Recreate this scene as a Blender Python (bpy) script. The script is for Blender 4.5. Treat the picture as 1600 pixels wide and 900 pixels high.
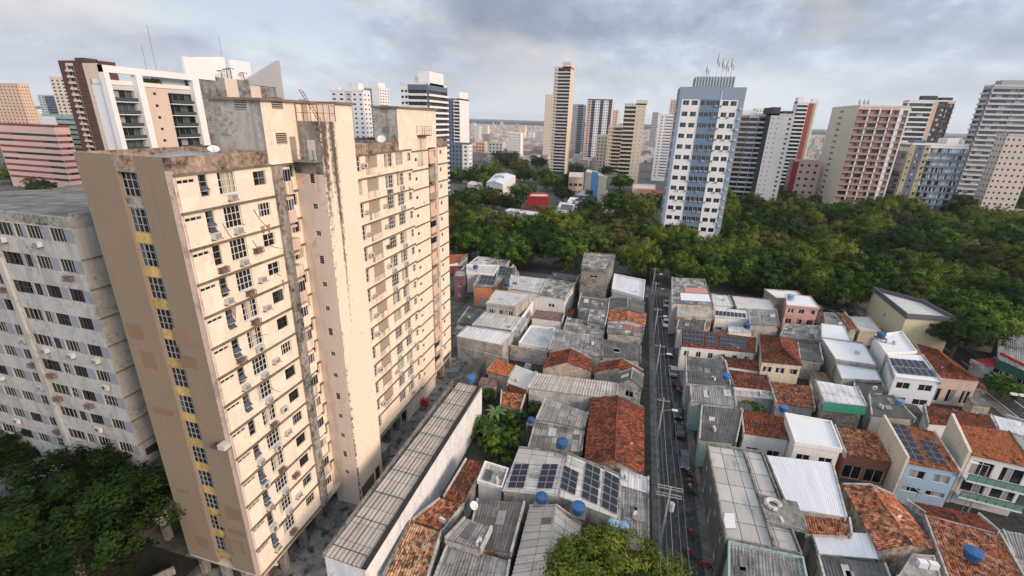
import bpy, math, random
from mathutils import Vector, Matrix
rnd = random.Random(7)
D = bpy.data
S = bpy.context.scene
for o in list(D.objects): D.objects.remove(o)
COL = S.collection

# ---------------------------------------------------------------- camera, sky, sun, exposure
CH = 50.0                                    # metres above the ground: a balcony high up
F, CX, CY = 717.0, 800.0, 450.0
ROLL = math.atan(0.030)
PITCH = math.atan(263 * math.cos(ROLL) / F)
YAW = math.radians(14.7667)                  # +Y of the scene runs along the street
def ray(px, py):
    x, y = px - CX, py - CY
    c, s = math.cos(ROLL), math.sin(ROLL)
    u, v = x * c + y * s, -x * s + y * c
    cp, sp = math.cos(PITCH), math.sin(PITCH)
    a = (u, F * cp - v * sp, -F * sp - v * cp)
    cs, ss = math.cos(YAW), math.sin(YAW)
    return Vector((a[0] * cs - a[1] * ss, a[0] * ss + a[1] * cs, a[2]))
def at(px, py, z=0.0):
    r = ray(px, py); t = (z - CH) / r.z
    return Vector((r.x * t, r.y * t, z))
def at_x(px, py, x):
    r = ray(px, py); t = x / r.x
    return Vector((x, r.y * t, CH + r.z * t))
def at_y(px, py, y):
    r = ray(px, py); t = y / r.y
    return Vector((r.x * t, y, CH + r.z * t))
cam = D.objects.new('camera', D.cameras.new('camera')); COL.objects.link(cam)
c0 = ray(CX, CY)
right = (ray(CX + 1, CY) - c0).normalized(); up = (c0 - ray(CX, CY + 1)).normalized(); back = -c0.normalized()
cam.matrix_world = Matrix(((right.x, up.x, back.x, 0), (right.y, up.y, back.y, 0), (right.z, up.z, back.z, CH), (0, 0, 0, 1)))
cam.data.sensor_width = 36; cam.data.lens = 36 * F / 1600
cam.data.clip_start = 0.5; cam.data.clip_end = 60000
S.camera = cam

SUN_EL, SUN_AZ = math.radians(22), math.radians(112)     # azimuth clockwise from +Y
sun = D.objects.new('sun', D.lights.new('sun', 'SUN')); COL.objects.link(sun)
sun.data.energy = 2.7; sun.data.angle = math.radians(20); sun.data.color = (1.0, 0.74, 0.55)
sd = Vector((math.sin(SUN_AZ) * math.cos(SUN_EL), math.cos(SUN_AZ) * math.cos(SUN_EL), math.sin(SUN_EL)))
sun.rotation_euler = sd.to_track_quat('Z', 'Y').to_euler()

class NT:
    """tiny node-tree helper"""
    def __init__(s, tree): s.t = tree; s.n = tree.nodes; s.l = tree.links
    def new(s, typ, **kw):
        n = s.n.new(typ)
        for k, v in kw.items():
            if k.startswith('_'): setattr(n, k[1:], v)
            else: n.inputs[k.replace('__', ' ')].default_value = v
        return n
    def link(s, a, b): s.l.new(a, b)
    def math(s, op, a, b=None, c=None, clamp=False):
        n = s.n.new('ShaderNodeMath'); n.operation = op; n.use_clamp = clamp
        for i, v in enumerate((a, b, c)):
            if v is None: continue
            if isinstance(v, (int, float)): n.inputs[i].default_value = v
            else: s.link(v, n.inputs[i])
        return n.outputs[0]
    def mix(s, f, a, b, mode='MIX'):
        n = s.n.new('ShaderNodeMix'); n.data_type = 'RGBA'; n.blend_type = mode
        for i, v in ((0, f), (6, a), (7, b)):
            if isinstance(v, (int, float)): n.inputs[i].default_value = v
            elif isinstance(v, (tuple, list)): n.inputs[i].default_value = (*v, 1) if len(v) == 3 else v
            else: s.link(v, n.inputs[i])
        return n.outputs[2]
    def ramp(s, f, stops):
        n = s.n.new('ShaderNodeValToRGB'); e = n.color_ramp.elements
        while len(e) < len(stops): e.new(0.5)
        for el, (p, c) in zip(e, stops):
            el.position = p; el.color = (*c, 1) if isinstance(c, (tuple, list)) else (c, c, c, 1)
        s.link(f, n.inputs[0]); return n.outputs[0]
    def noise(s, vec, scale, detail=4, rough=0.55):
        n = s.n.new('ShaderNodeTexNoise'); n.inputs['Scale'].default_value = scale
        n.inputs['Detail'].default_value = detail; n.inputs['Roughness'].default_value = rough
        if vec is not None: s.link(vec, n.inputs['Vector'])
        return n.outputs[0]
    def scale(s, vec, v, loc=(0, 0, 0)):
        n = s.n.new('ShaderNodeMapping'); n.inputs['Scale'].default_value = v; n.inputs['Location'].default_value = loc
        s.link(vec, n.inputs[0]); return n.outputs[0]

W = D.worlds.new('World'); S.world = W; W.use_nodes = True
t = NT(W.node_tree); t.n.clear()
sky = t.new('ShaderNodeTexSky', _sky_type='NISHITA', _sun_disc=False, _sun_elevation=SUN_EL, _sun_rotation=SUN_AZ)
geo = t.new('ShaderNodeTexCoord').outputs['Generated']
sep = t.n.new('ShaderNodeSeparateXYZ'); t.link(geo, sep.inputs[0])
zc = t.math('MAXIMUM', sep.outputs[2], 0.0)
den = t.math('ADD', zc, 0.34)
cmb = t.n.new('ShaderNodeCombineXYZ')                       # clouds lie on a flat layer high over the town
t.link(t.math('DIVIDE', sep.outputs[0], den), cmb.inputs[0]); t.link(t.math('DIVIDE', sep.outputs[1], den), cmb.inputs[1])
warp = t.scale(cmb.outputs[0], (1.0, 0.75, 1), (3.3, 1.9, 0.0))
n1 = t.noise(warp, 1.25, 12, 0.57)
n2 = t.noise(warp, 4.2, 8, 0.6)
cover = t.ramp(n1, [(0.38, 0.0), (0.50, 1.0)])
shade = t.ramp(t.math('ADD', t.math('MULTIPLY', n1, 0.65), t.math('MULTIPLY', n2, 0.35)), [(0.40, (6.2, 7.0, 7.9)), (0.475, (4.0, 4.6, 5.6)), (0.56, (3.0, 3.45, 4.3)), (0.66, (2.5, 2.85, 3.6))])
thin = t.mix(0.80, sky.outputs[0], (5.4, 6.1, 6.9))
cl = t.mix(cover, thin, shade)
warm = t.ramp(t.noise(t.scale(geo, (2.2, 2.2, 5.0), (1.7, 0.4, 0)), 1.0, 4, 0.5), [(0.52, 0.0), (0.66, 0.55)])
cl = t.mix(warm, cl, (7.2, 6.6, 6.2))
hor = t.ramp(zc, [(0.0, 1.0), (0.05, 0.6), (0.16, 0.0)])
cl = t.mix(t.math('MULTIPLY', hor, 0.80), cl, (7.6, 7.8, 8.2))
# the overcast sky grows brighter overhead and towards the veiled low sun behind the camera
dt = t.n.new('ShaderNodeVectorMath'); dt.operation = 'DOT_PRODUCT'; t.link(geo, dt.inputs[0]); dt.inputs[1].default_value = (math.sin(math.radians(150)), math.cos(math.radians(150)), 0.25)
glow = t.ramp(dt.outputs['Value'], [(0.0, 0.0), (0.9, 1.0)])
zen = t.ramp(zc, [(0.45, 0.0), (0.95, 1.0)])
gain = t.math('ADD', t.math('ADD', 1.0, t.math('MULTIPLY', glow, 0.55)), t.math('MULTIPLY', zen, 0.9))
vm = t.n.new('ShaderNodeVectorMath'); vm.operation = 'SCALE'; t.link(cl, vm.inputs[0]); t.link(gain, vm.inputs['Scale'])
bg = t.new('ShaderNodeBackground', Strength=0.09); t.link(vm.outputs[0], bg.inputs[0])
wo = t.n.new('ShaderNodeOutputWorld'); t.link(bg.outputs[0], wo.inputs[0])
S.view_settings.view_transform = 'Standard'; S.view_settings.look = 'None'
S.view_settings.exposure = 0.42; S.view_settings.gamma = 1.0; S.view_settings.use_curve_mapping = False
S.render.engine = 'CYCLES'
S.cycles.max_bounces = 6; S.cycles.transparent_max_bounces = 8; S.cycles.volume_bounces = 0
S.cycles.use_denoising = True

# ---------------------------------------------------------------- materials
MATS = {}
def pos(t):
    return t.n.new('ShaderNodeNewGeometry').outputs['Position']
def base_mat(name, rough=0.8, metal=0.0, spec=0.18):
    m = D.materials.new(name); m.use_nodes = True
    t = NT(m.node_tree); p = t.n['Principled BSDF']
    p.inputs['Roughness'].default_value = rough; p.inputs['Metallic'].default_value = metal
    p.inputs['Specular IOR Level'].default_value = spec
    return m, t, p
def mul(c, k): return tuple(min(1, x * k) for x in c[:3])
def plaster(name, c, dirt=0.4, stain=(0.13, 0.12, 0.105), streak=0.5, scale=1.0, blotch=None):
    """painted render with grime patches and rain streaks"""
    if name in MATS: return MATS[name]
    m, t, p = base_mat(name, 0.85)
    P = pos(t)
    big = t.noise(P, 0.35 * scale, 5, 0.6)
    fine = t.noise(P, 2.2 * scale, 6, 0.65)
    st = t.noise(t.scale(P, (1.0, 1.0, 0.11)), 1.0 * scale, 4, 0.65)
    a = t.math('MULTIPLY', t.ramp(t.math('ADD', t.math('MULTIPLY', big, 0.5), t.math('MULTIPLY', fine, 0.5)), [(0.62 - 0.27 * dirt, 0.0), (0.78 - 0.2 * dirt, 1.0)]), min(1, 0.35 + dirt))
    b = t.math('MULTIPLY', t.ramp(st, [(0.62 - 0.2 * streak, 0.0), (0.80 - 0.18 * streak, 1.0)]), streak)
    f = t.math('MAXIMUM', a, t.math('MULTIPLY', b, t.math('ADD', t.math('MULTIPLY', big, 0.9), 0.15)), None, True)
    base = t.mix(big, mul(c, 0.90), mul(c, 1.08))
    if blotch:
        base = t.mix(t.ramp(t.noise(P, 0.5, 5, 0.6), [(0.5, 0.0), (0.56, 1.0)]), base, blotch)
    t.link(t.mix(f, base, stain), p.inputs['Base Color'])
    bp = t.new('ShaderNodeBump', Strength=0.25, Distance=0.03); t.link(fine, bp.inputs['Height']); t.link(bp.outputs[0], p.inputs['Normal'])
    MATS[name] = m; return m
def plain(name, c, rough=0.6, metal=0.0, spec=0.4, var=0.12):
    if name in MATS: return MATS[name]
    m, t, p = base_mat(name, rough, metal, spec)
    n = t.noise(pos(t), 1.7, 4)
    t.link(t.mix(n, mul(c, 1 - var), mul(c, 1 + var)), p.inputs['Base Color'])
    MATS[name] = m; return m
def uvn(t): return t.n.new('ShaderNodeUVMap').outputs[0]
def brick(t, uv, w, h, c1, c2, mortar, ms=0.02, bias=0.0, offset=0.0):
    b = t.n.new('ShaderNodeTexBrick'); b.offset = offset; b.squash = 1.0
    b.inputs['Scale'].default_value = 1.0; b.inputs['Brick Width'].default_value = w; b.inputs['Row Height'].default_value = h
    b.inputs['Mortar Size'].default_value = ms; b.inputs['Bias'].default_value = bias; b.inputs['Mortar Smooth'].default_value = 0.2
    b.inputs['Color1'].default_value = (*c1, 1); b.inputs['Color2'].default_value = (*c2, 1); b.inputs['Mortar'].default_value = (*mortar, 1)
    t.link(uv, b.inputs['Vector']); return b.outputs[0]
def tile_mat(name, c1, c2, dark=(0.045, 0.03, 0.024), age=0.5, pale=None):
    """clay pantiles: every tile has its own tone, lichen and soot grow in patches"""
    if name in MATS: return MATS[name]
    m, t, p = base_mat(name, 0.9, 0, 0.15)
    uv = uvn(t); P = pos(t)
    base = brick(t, uv, 0.30, 0.42, c1, c2, mul(dark, 0.8), 0.016, 0.0)
    sp = brick(t, t.scale(uv, (1, 1, 1), (0.3, 0.84, 0)), 0.30, 0.42, (0, 0, 0), (1, 1, 1), (0, 0, 0), 0.0, -0.1)
    patch = t.noise(P, 0.45, 6, 0.65); fine = t.noise(t.scale(uv, (3.4, 1.25, 1)), 1.0, 4, 0.65)
    f = t.math('ADD', t.math('MULTIPLY', patch, 0.55), t.math('MULTIPLY', fine, 0.45))
    f = t.math('ADD', f, t.math('MULTIPLY', sp, 0.20))
    f = t.ramp(f, [(0.66 - 0.22 * age, 0.0), (0.76 - 0.2 * age, 1.0)])
    lite = t.math('MULTIPLY', t.ramp(t.noise(t.scale(uv, (3.4, 1.1, 1), (7, 3, 0)), 1.0, 4, 0.7), [(0.50, 0.0), (0.60, 1.0)]), 0.75)
    base = t.mix(lite, base, mul(c1, 1.35))
    col = t.mix(t.math('MULTIPLY', f, 0.88), base, dark)
    if pale: col = t.mix(t.ramp(t.noise(P, 1.4, 4, 0.7), [(0.52, 0.0), (0.66, 1.0)]), col, pale)
    t.link(col, p.inputs['Base Color']); MATS[name] = m; return m
def sheet_mat(name, c1, c2, stain=(0.06, 0.058, 0.052), age=0.5, w=1.05, h=2.3, metal=0.0, rough=0.85, rust=None, gap=0.03):
    """corrugated fibre-cement or metal sheets: seams, odd sheets, black weathering"""
    if name in MATS: return MATS[name]
    m, t, p = base_mat(name, rough, metal, 0.25)
    uv = uvn(t); P = pos(t)
    base = brick(t, uv, w, h, c1, c2, mul(stain, 1.2), gap)
    patch = t.noise(P, 0.30, 6, 0.65)
    lines = t.noise(t.scale(uv, (2.6, 0.25, 1)), 1.0, 5, 0.7)
    f = t.math('ADD', t.math('MULTIPLY', patch, 0.55), t.math('MULTIPLY', lines, 0.45))
    f = t.math('ADD', f, t.math('MULTIPLY', t.math('SUBTRACT', t.noise(P, 3.5, 5, 0.75), 0.5), 0.35))
    f = t.ramp(f, [(0.64 - 0.26 * age, 0.0), (0.78 - 0.22 * age, 1.0)])
    col = t.mix(t.math('MULTIPLY', f, min(1, 0.45 + 0.55 * age)), base, stain)
    if rust: col = t.mix(t.ramp(t.noise(P, 0.8, 5, 0.7), [(0.52, 0.0), (0.60, 0.85)]), col, rust)
    t.link(col, p.inputs['Base Color']); MATS[name] = m; return m
def ground_mat(name, c1, c2, scale=0.4, rough=0.9, c3=None, puddle=False):
    if name in MATS: return MATS[name]
    m, t, p = base_mat(name, rough, 0, 0.3)
    P = pos(t)
    a = t.noise(P, scale, 7, 0.65); b = t.noise(P, scale * 6, 5, 0.7)
    f = t.ramp(t.math('ADD', t.math('MULTIPLY', a, 0.6), t.math('MULTIPLY', b, 0.4)), [(0.40, 0.0), (0.60, 1.0)])
    col = t.mix(f, c1, c2)
    if c3: col = t.mix(t.ramp(t.noise(P, scale * 2.3, 5), [(0.52, 0.0), (0.62, 1.0)]), col, c3)
    t.link(col, p.inputs['Base Color'])
    if puddle: t.link(t.ramp(a, [(0.44, 0.35), (0.56, 0.9)]), p.inputs['Roughness'])
    MATS[name] = m; return m
def leaf_mat(name, c1, c2, c3):
    if name in MATS: return MATS[name]
    m, t, p = base_mat(name, 0.8, 0, 0.06)
    tone = t.n.new('ShaderNodeAttribute'); tone.attribute_name = 'tone'
    rn = t.n.new('ShaderNodeObjectInfo').outputs['Random']
    f = t.math('ADD', t.math('MULTIPLY', tone.outputs['Fac'], 0.75), t.math('MULTIPLY', rn, 0.25))
    col = t.ramp(f, [(0.1, c1), (0.5, c2), (0.9, c3)])
    t.link(t.mix(t.math('MULTIPLY', rn, 0.5), col, t.mix(1.0, col, (0.80, 0.72, 0.62), 'MULTIPLY')), p.inputs['Base Color'])
    p.inputs['Subsurface Weight'].default_value = 0.0
    MATS[name] = m; return m
def glass_mat(name, c, rough=0.12):
    if name in MATS: return MATS[name]
    m, t, p = base_mat(name, rough, 0, 0.5)
    n = t.noise(pos(t), 0.9, 3)
    t.link(t.mix(n, mul(c, 0.7), mul(c, 1.3)), p.inputs['Base Color']); MATS[name] = m; return m

GL_DARK = glass_mat('dark_glass', (0.014, 0.015, 0.017), 0.18)
GL_BLUE = glass_mat('blue_grey_glass', (0.07, 0.085, 0.10), 0.14)
GL_PALE = plain('curtain_glass', (0.42, 0.38, 0.29), 0.35)
GL_GREEN = glass_mat('green_glass', (0.05, 0.17, 0.13), 0.15)
FR_WHITE = plain('white_frame', (0.66, 0.64, 0.60), 0.5)
FR_GREY = plain('grey_frame', (0.30, 0.31, 0.31), 0.5)
FR_DARK = plain('dark_frame', (0.05, 0.05, 0.05), 0.5)
METAL = plain('dull_metal', (0.33, 0.33, 0.33), 0.45, 0.6)
RUST = plain('rusty_metal', (0.12, 0.055, 0.03), 0.8)
BLACK = plain('black_paint', (0.02, 0.02, 0.022), 0.6)
WHITE = plaster('white_wall', (0.72, 0.71, 0.68), 0.25, streak=0.35)
WHITE_D = plaster('dirty_white_wall', (0.54, 0.525, 0.49), 0.72, streak=0.75)
WHITE_VARS = [WHITE_D, plaster('patched_white_wall', (0.58, 0.57, 0.55), 0.6, streak=0.6, blotch=(0.36, 0.33, 0.29)), plaster('flaking_brick_wall', (0.50, 0.47, 0.42), 0.65, streak=0.8, blotch=(0.30, 0.17, 0.115)), plaster('grubby_cream_wall', (0.52, 0.47, 0.38), 0.65, streak=0.8), plaster('chalky_blue_wall', (0.44, 0.48, 0.50), 0.6, streak=0.6, blotch=(0.55, 0.54, 0.51))]
GREY_D = plaster('grimy_grey_wall', (0.43, 0.41, 0.38), 0.55, streak=0.8, stain=(0.05, 0.047, 0.042))
CONC = plaster('stained_concrete', (0.30, 0.285, 0.26), 0.8, streak=0.9, stain=(0.045, 0.042, 0.036))
TANK_BLUE = plain('blue_plastic', (0.025, 0.115, 0.30), 0.5, var=0.25)
TANK_PALE = plain('faded_blue_plastic', (0.22, 0.40, 0.58), 0.55, var=0.2)

# ---------------------------------------------------------------- mesh helpers
class MB:
    def __init__(s): s.v = []; s.f = []; s.m = []; s.uv = []
    def quad(s, a, b, c, d, m=0, uv=None):
        i = len(s.v); s.v += [tuple(a), tuple(b), tuple(c), tuple(d)]; s.f.append((i, i + 1, i + 2, i + 3)); s.m.append(m)
        s.uv.append(uv or ((0, 0), (1, 0), (1, 1), (0, 1)))
    def tri(s, a, b, c, m=0):
        i = len(s.v); s.v += [tuple(a), tuple(b), tuple(c)]; s.f.append((i, i + 1, i + 2)); s.m.append(m); s.uv.append(((0, 0), (1, 0), (0.5, 1)))
    def ngon(s, pts, m=0):
        i = len(s.v); s.v += [tuple(p) for p in pts]; s.f.append(tuple(range(i, i + len(pts)))); s.m.append(m)
        s.uv.append(tuple((p[0], p[1]) for p in pts))
    def box(s, x0, y0, z0, x1, y1, z1, m=0):
        if x0 > x1: x0, x1 = x1, x0
        if y0 > y1: y0, y1 = y1, y0
        if z0 > z1: z0, z1 = z1, z0
        s.prism([(x0, y0), (x1, y0), (x1, y1), (x0, y1)], z0, z1, m)
    def prism(s, poly, z0, z1, m=0, mtop=None, bottom=True):
        n = len(poly)
        ar = sum(poly[i][0] * poly[(i + 1) % n][1] - poly[(i + 1) % n][0] * poly[i][1] for i in range(n))
        if ar < 0: poly = poly[::-1]
        zz = (lambda i: z1[i]) if isinstance(z1, (list, tuple)) else (lambda i: z1)
        for i in range(n):
            j = (i + 1) % n; a, b = poly[i], poly[j]
            L = math.hypot(b[0] - a[0], b[1] - a[1])
            s.quad((a[0], a[1], z0), (b[0], b[1], z0), (b[0], b[1], zz(j)), (a[0], a[1], zz(i)), m, ((0, z0), (L, z0), (L, zz(j)), (0, zz(i))))
        s.ngon([(poly[i][0], poly[i][1], zz(i)) for i in range(n)], m if mtop is None else mtop)
        if bottom: s.ngon([(p[0], p[1], z0) for p in poly[::-1]], m)
    def cyl(s, x, y, z0, z1, r0, r1=None, n=10, m=0, cap=True):
        r1 = r0 if r1 is None else r1
        a = [(x + r0 * math.cos(2 * math.pi * i / n), y + r0 * math.sin(2 * math.pi * i / n), z0) for i in range(n)]
        b = [(x + r1 * math.cos(2 * math.pi * i / n), y + r1 * math.sin(2 * math.pi * i / n), z1) for i in range(n)]
        for i in range(n): s.quad(a[i], a[(i + 1) % n], b[(i + 1) % n], b[i], m)
        if cap: s.ngon(b, m); s.ngon(a[::-1], m)
    def tube(s, p, q, r, n=5, m=0, r2=None):
        p, q = Vector(p), Vector(q); d = q - p
        if d.length < 1e-6: return
        d.normalize(); u = d.orthogonal().normalized(); w = d.cross(u); r2 = r if r2 is None else r2
        A = [p + (u * math.cos(2 * math.pi * i / n) + w * math.sin(2 * math.pi * i / n)) * r for i in range(n)]
        B = [q + (u * math.cos(2 * math.pi * i / n) + w * math.sin(2 * math.pi * i / n)) * r2 for i in range(n)]
        for i in range(n): s.quad(A[i], A[(i + 1) % n], B[(i + 1) % n], B[i], m)
        s.ngon(A[::-1], m); s.ngon(B, m)
    def mesh(s, name, mats, smooth=False):
        me = D.meshes.new(name); me.from_pydata(s.v, [], s.f)
        for mt in (mats if isinstance(mats, (list, tuple)) else [mats]): me.materials.append(mt)
        me.polygons.foreach_set('material_index', s.m)
        uvl = me.uv_layers.new(name='UVMap'); flat = [c for q in s.uv for p in q for c in p]
        uvl.data.foreach_set('uv', flat)
        if smooth: me.polygons.foreach_set('use_smooth', [True] * len(s.f))
        me.update(); return me
    def build(s, name, mats, parent=None, smooth=False, loc=None):
        return put(name, s.mesh(name, mats, smooth), parent, loc)
def put(name, me, parent=None, loc=None, rz=0.0):
    o = D.objects.new(name, me); COL.objects.link(o)
    if parent is not None: o.parent = parent
    if loc is not None: o.location = loc
    if rz: o.rotation_euler = (0, 0, rz)
    return o
def tag(o, label, cat, group=None, kind=None):
    if label: o['label'] = label
    if cat: o['category'] = cat
    if group: o['group'] = group
    if kind: o['kind'] = kind
    return o
def empty(name, label, cat, group=None, loc=(0, 0, 0)):
    o = D.objects.new(name, None); COL.objects.link(o); o.location = loc; o.empty_display_size = 0.5
    return tag(o, label, cat, group)
def struct(name, mb, mat):
    o = mb.build(name, mat); o['kind'] = 'structure'; return o
def stuff(name, mb, mat):
    o = mb.build(name, mat); o['kind'] = 'stuff'; return o

def facade(mb, P0, P1, z0, z1, ops, m=0, depth=0.18, mrev=None, mat_rows=None):
    """wall from P0 to P1 (left to right seen from outside) with real recessed openings (u0,u1,z0,z1)"""
    P0 = Vector(P0[:2]); P1 = Vector(P1[:2]); L = (P1 - P0).length; u = (P1 - P0) / L
    inn = Vector((-u.y, u.x))
    mrev = m if mrev is None else mrev
    def pt(a, z, d=0.0):
        q = P0 + u * a + inn * d; return (q.x, q.y, z)
    ops = [(max(0, a), min(L, b), max(z0, c), min(z1, d)) for a, b, c, d in ops if b > 0 and a < L]
    zs = sorted({z0, z1, *[o[2] for o in ops], *[o[3] for o in ops]})
    for za, zb in zip(zs, zs[1:]):
        if zb - za < 1e-4: continue
        zm = (za + zb) / 2
        cut = sorted((o[0], o[1]) for o in ops if o[2] < zm < o[3])
        x = 0.0
        for a, b in cut + [(L, L)]:
            if a - x > 1e-4:
                mm = m if mat_rows is None else mat_rows(x, a, zm)
                mb.quad(pt(x, za), pt(a, za), pt(a, zb), pt(x, zb), mm, ((x, za), (a, za), (a, zb), (x, zb)))
            x = max(x, b)
    for a, b, c, d in ops:
        mb.quad(pt(a, c), pt(a, d), pt(a, d, depth), pt(a, c, depth), mrev)
        mb.quad(pt(b, d), pt(b, c), pt(b, c, depth), pt(b, d, depth), mrev)
        mb.quad(pt(a, d), pt(b, d), pt(b, d, depth), pt(a, d, depth), mrev)
        mb.quad(pt(b, c), pt(a, c), pt(a, c, depth), pt(b, c, depth), mrev)
    def place(a, z, d=depth):
        q = P0 + u * a + inn * d
        return (q.x, q.y, z), math.atan2(u.y, u.x)
    return place

_wc = {}
def pane_mesh(w, h, style, mats):
    """glass, curtain and open leaves of one window; x across, z up, -y outside"""
    k = ('p', round(w, 2), round(h, 2), style, tuple(m.name for m in mats))
    if k in _wc: return _wc[k]
    mb = MB(); r = random.Random(hash(style) % 1000 if not isinstance(style, int) else style)
    if isinstance(style, int):
        n = 2 if w < 1.3 else (3 if w < 2.4 else 4)
        for i in range(n):
            x0, x1 = -w / 2 + w * i / n, -w / 2 + w * (i + 1) / n
            j = r.choice((0, 0, 0, 1, 2, 1)) % len(mats)
            y = r.choice((0.0, 0.03, 0.10))
            mb.quad((x0, y, -h / 2), (x1, y, -h / 2), (x1, y, h / 2), (x0, y, h / 2), j)
        mb.quad((-w / 2, 0.12, -h / 2), (w / 2, 0.12, -h / 2), (w / 2, 0.12, h / 2), (-w / 2, 0.12, h / 2), 0)
    else:
        mb.quad((-w / 2, 0, -h / 2), (w / 2, 0, -h / 2), (w / 2, 0, h / 2), (-w / 2, 0, h / 2), 0)
    _wc[k] = mb.mesh('window', list(mats)); return _wc[k]
def frame_mesh(w, h, nx, nz, mat, t=0.05, sill=0.0):
    k = ('f', round(w, 2), round(h, 2), nx, nz, mat.name, t, sill)
    if k in _wc: return _wc[k]
    mb = MB(); y0, y1 = -0.05, -0.005
    xs = [-w / 2 + w * i / nx for i in range(nx + 1)]; zs = [-h / 2 + h * i / nz for i in range(nz + 1)]
    for i, x in enumerate(xs):
        a = x if i == 0 else x - (t if i == nx else t / 2)
        mb.box(a, y0, -h / 2, a + t, y1, h / 2)
    for i, z in enumerate(zs):
        a = z if i == 0 else z - (t if i == nz else t / 2)
        mb.box(-w / 2 + t, y0 + 0.004, a, w / 2 - t, y1 - 0.004, a + t)
    if sill: mb.box(-w / 2 - 0.08, -0.2 - sill, -h / 2 - 0.09, w / 2 + 0.08, 0.0, -h / 2 - 0.003)
    _wc[k] = mb.mesh('frame', mat); return _wc[k]
def ac_mesh(kind):
    k = ('ac', kind)
    if k in _wc: return _wc[k]
    mb = MB()
    if kind == 0:                                            # boxy window unit
        mb.box(-0.36, -0.42, -0.24, 0.36, 0.15, 0.24, 0)
        for i in range(5): mb.box(-0.30, -0.435, -0.19 + i * 0.085, 0.30, -0.419, -0.15 + i * 0.085, 1)
        mb.box(-0.42, -0.5, -0.30, -0.36, 0.1, -0.25, 1); mb.box(0.36, -0.5, -0.30, 0.42, 0.1, -0.25, 1)
    elif kind == 1:                                          # split condenser with round fan
        mb.box(-0.42, -0.42, -0.30, 0.42, -0.12, 0.30, 0)
        for j in range(12):
            a, b = 2 * math.pi * j / 12, 2 * math.pi * (j + 1) / 12
            mb.tri((-0.08, -0.426, 0), (-0.08 + 0.24 * math.cos(a), -0.426, 0.24 * math.sin(a)), (-0.08 + 0.24 * math.cos(b), -0.426, 0.24 * math.sin(b)), 1)
        mb.box(-0.3, -0.42, -0.36, -0.26, 0.0, -0.30, 1); mb.box(0.26, -0.42, -0.36, 0.30, 0.0, -0.30, 1)
    else:                                                    # empty bracket cage
        for x in (-0.4, 0.4):
            mb.box(x - 0.02, -0.55, -0.28, x + 0.02, 0, -0.24, 1); mb.box(x - 0.02, -0.55, 0.18, x + 0.02, 0, 0.22, 1)
            mb.box(x - 0.02, -0.55, -0.28, x + 0.02, -0.51, 0.22, 1)
        mb.box(-0.4, -0.55, -0.28, 0.4, -0.51, -0.24, 1); mb.box(-0.4, -0.55, 0.18, 0.4, -0.51, 0.22, 1)
        mb.box(-0.33, -0.48, -0.23, 0.33, -0.02, 0.15, 2)
    m = [plain('ac_casing', (0.52, 0.51, 0.48), 0.6, var=0.3), plain('ac_grille', (0.07, 0.07, 0.07), 0.7), plain('ac_rusty', (0.17, 0.11, 0.075), 0.8, var=0.4)]
    _wc[k] = mb.mesh('air_conditioner', m); return _wc[k]
def window(parent, loc, rz, w, h, nx, nz, glass=(GL_DARK, GL_BLUE, GL_PALE), frame=FR_WHITE, style=None, sill=0.0):
    st = rnd.randrange(9) if style is None else style
    o = put('window', pane_mesh(w, h, st, glass), parent, (loc[0], loc[1], loc[2]), rz)
    if nx: put('frame', frame_mesh(w, h, nx, nz, frame, 0.05, sill), o)
    return o
def aircon(parent, loc, rz, kind=None):
    return put('air_conditioner', ac_mesh(rnd.choice((0, 0, 1, 2)) if kind is None else kind), parent, loc, rz)
def rail(mb, P, Q, z, h=1.0, n=6, r=0.03, m=0):
    P, Q = Vector((P[0], P[1], z)), Vector((Q[0], Q[1], z)); U = Vector((0, 0, h))
    mb.tube(P + U, Q + U, r, 4, m); mb.tube(P + U * 0.5, Q + U * 0.5, r * 0.8, 4, m)
    for i in range(n + 1):
        p = P.lerp(Q, i / n); mb.tube(p, p + U, r, 4, m)
# ================================================================ ground, streets
EARTH = ground_mat('town_ground', (0.06, 0.058, 0.052), (0.14, 0.132, 0.12), 0.25, c3=(0.045, 0.055, 0.03))
ASPH = ground_mat('asphalt', (0.020, 0.021, 0.023), (0.045, 0.045, 0.047), 0.5, 0.75, c3=(0.066, 0.064, 0.06))
PAVE = ground_mat('paving', (0.06, 0.058, 0.054), (0.15, 0.145, 0.137), 0.9)
ALLEY = ground_mat('alley_concrete', (0.085, 0.083, 0.08), (0.25, 0.24, 0.22), 0.35, 0.9, c3=(0.04, 0.04, 0.036))
LAWN = ground_mat('park_floor', (0.014, 0.018, 0.009), (0.045, 0.042, 0.025), 0.15)
g = MB(); R0 = 60000.0
g.quad((-R0, -300, 0), (R0, -300, 0), (R0, 60000, 0), (-R0, 60000, 0))
struct('ground', g, EARTH)
def sheet(name, x0, y0, x1, y1, z, mat):
    m = MB(); m.quad((x0, y0, z), (x1, y0, z), (x1, y1, z), (x0, y1, z), 0, ((x0, y0), (x1, y0), (x1, y1), (x0, y1))); return struct(name, m, mat)
def slab(name, x0, y0, x1, y1, z, mat):
    m = MB(); m.box(x0, y0, 0.0, x1, y1, z); return struct(name, m, mat)
sheet('street', 8.3, 20, 13.0, 141, 0.006, ASPH)
slab('pavement', 7.0, 20, 8.3, 141, 0.13, PAVE); slab('pavement', 13.0, 20, 14.2, 141, 0.13, PAVE)
sheet('boulevard_road', -120, 149, 60, 160, 0.010, ASPH); slab('boulevard_pavement', -120, 144.5, 6.8, 149, 0.12, PAVE); slab('boulevard_pavement', 14.4, 146, 60, 149, 0.12, PAVE)
sheet('side_street', 73.5, 40, 82, 260, 0.008, ASPH); slab('side_pavement', 82, 40, 84.5, 190, 0.13, PAVE); slab('side_pavement', 71.5, 40, 73.5, 150, 0.13, PAVE)
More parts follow.
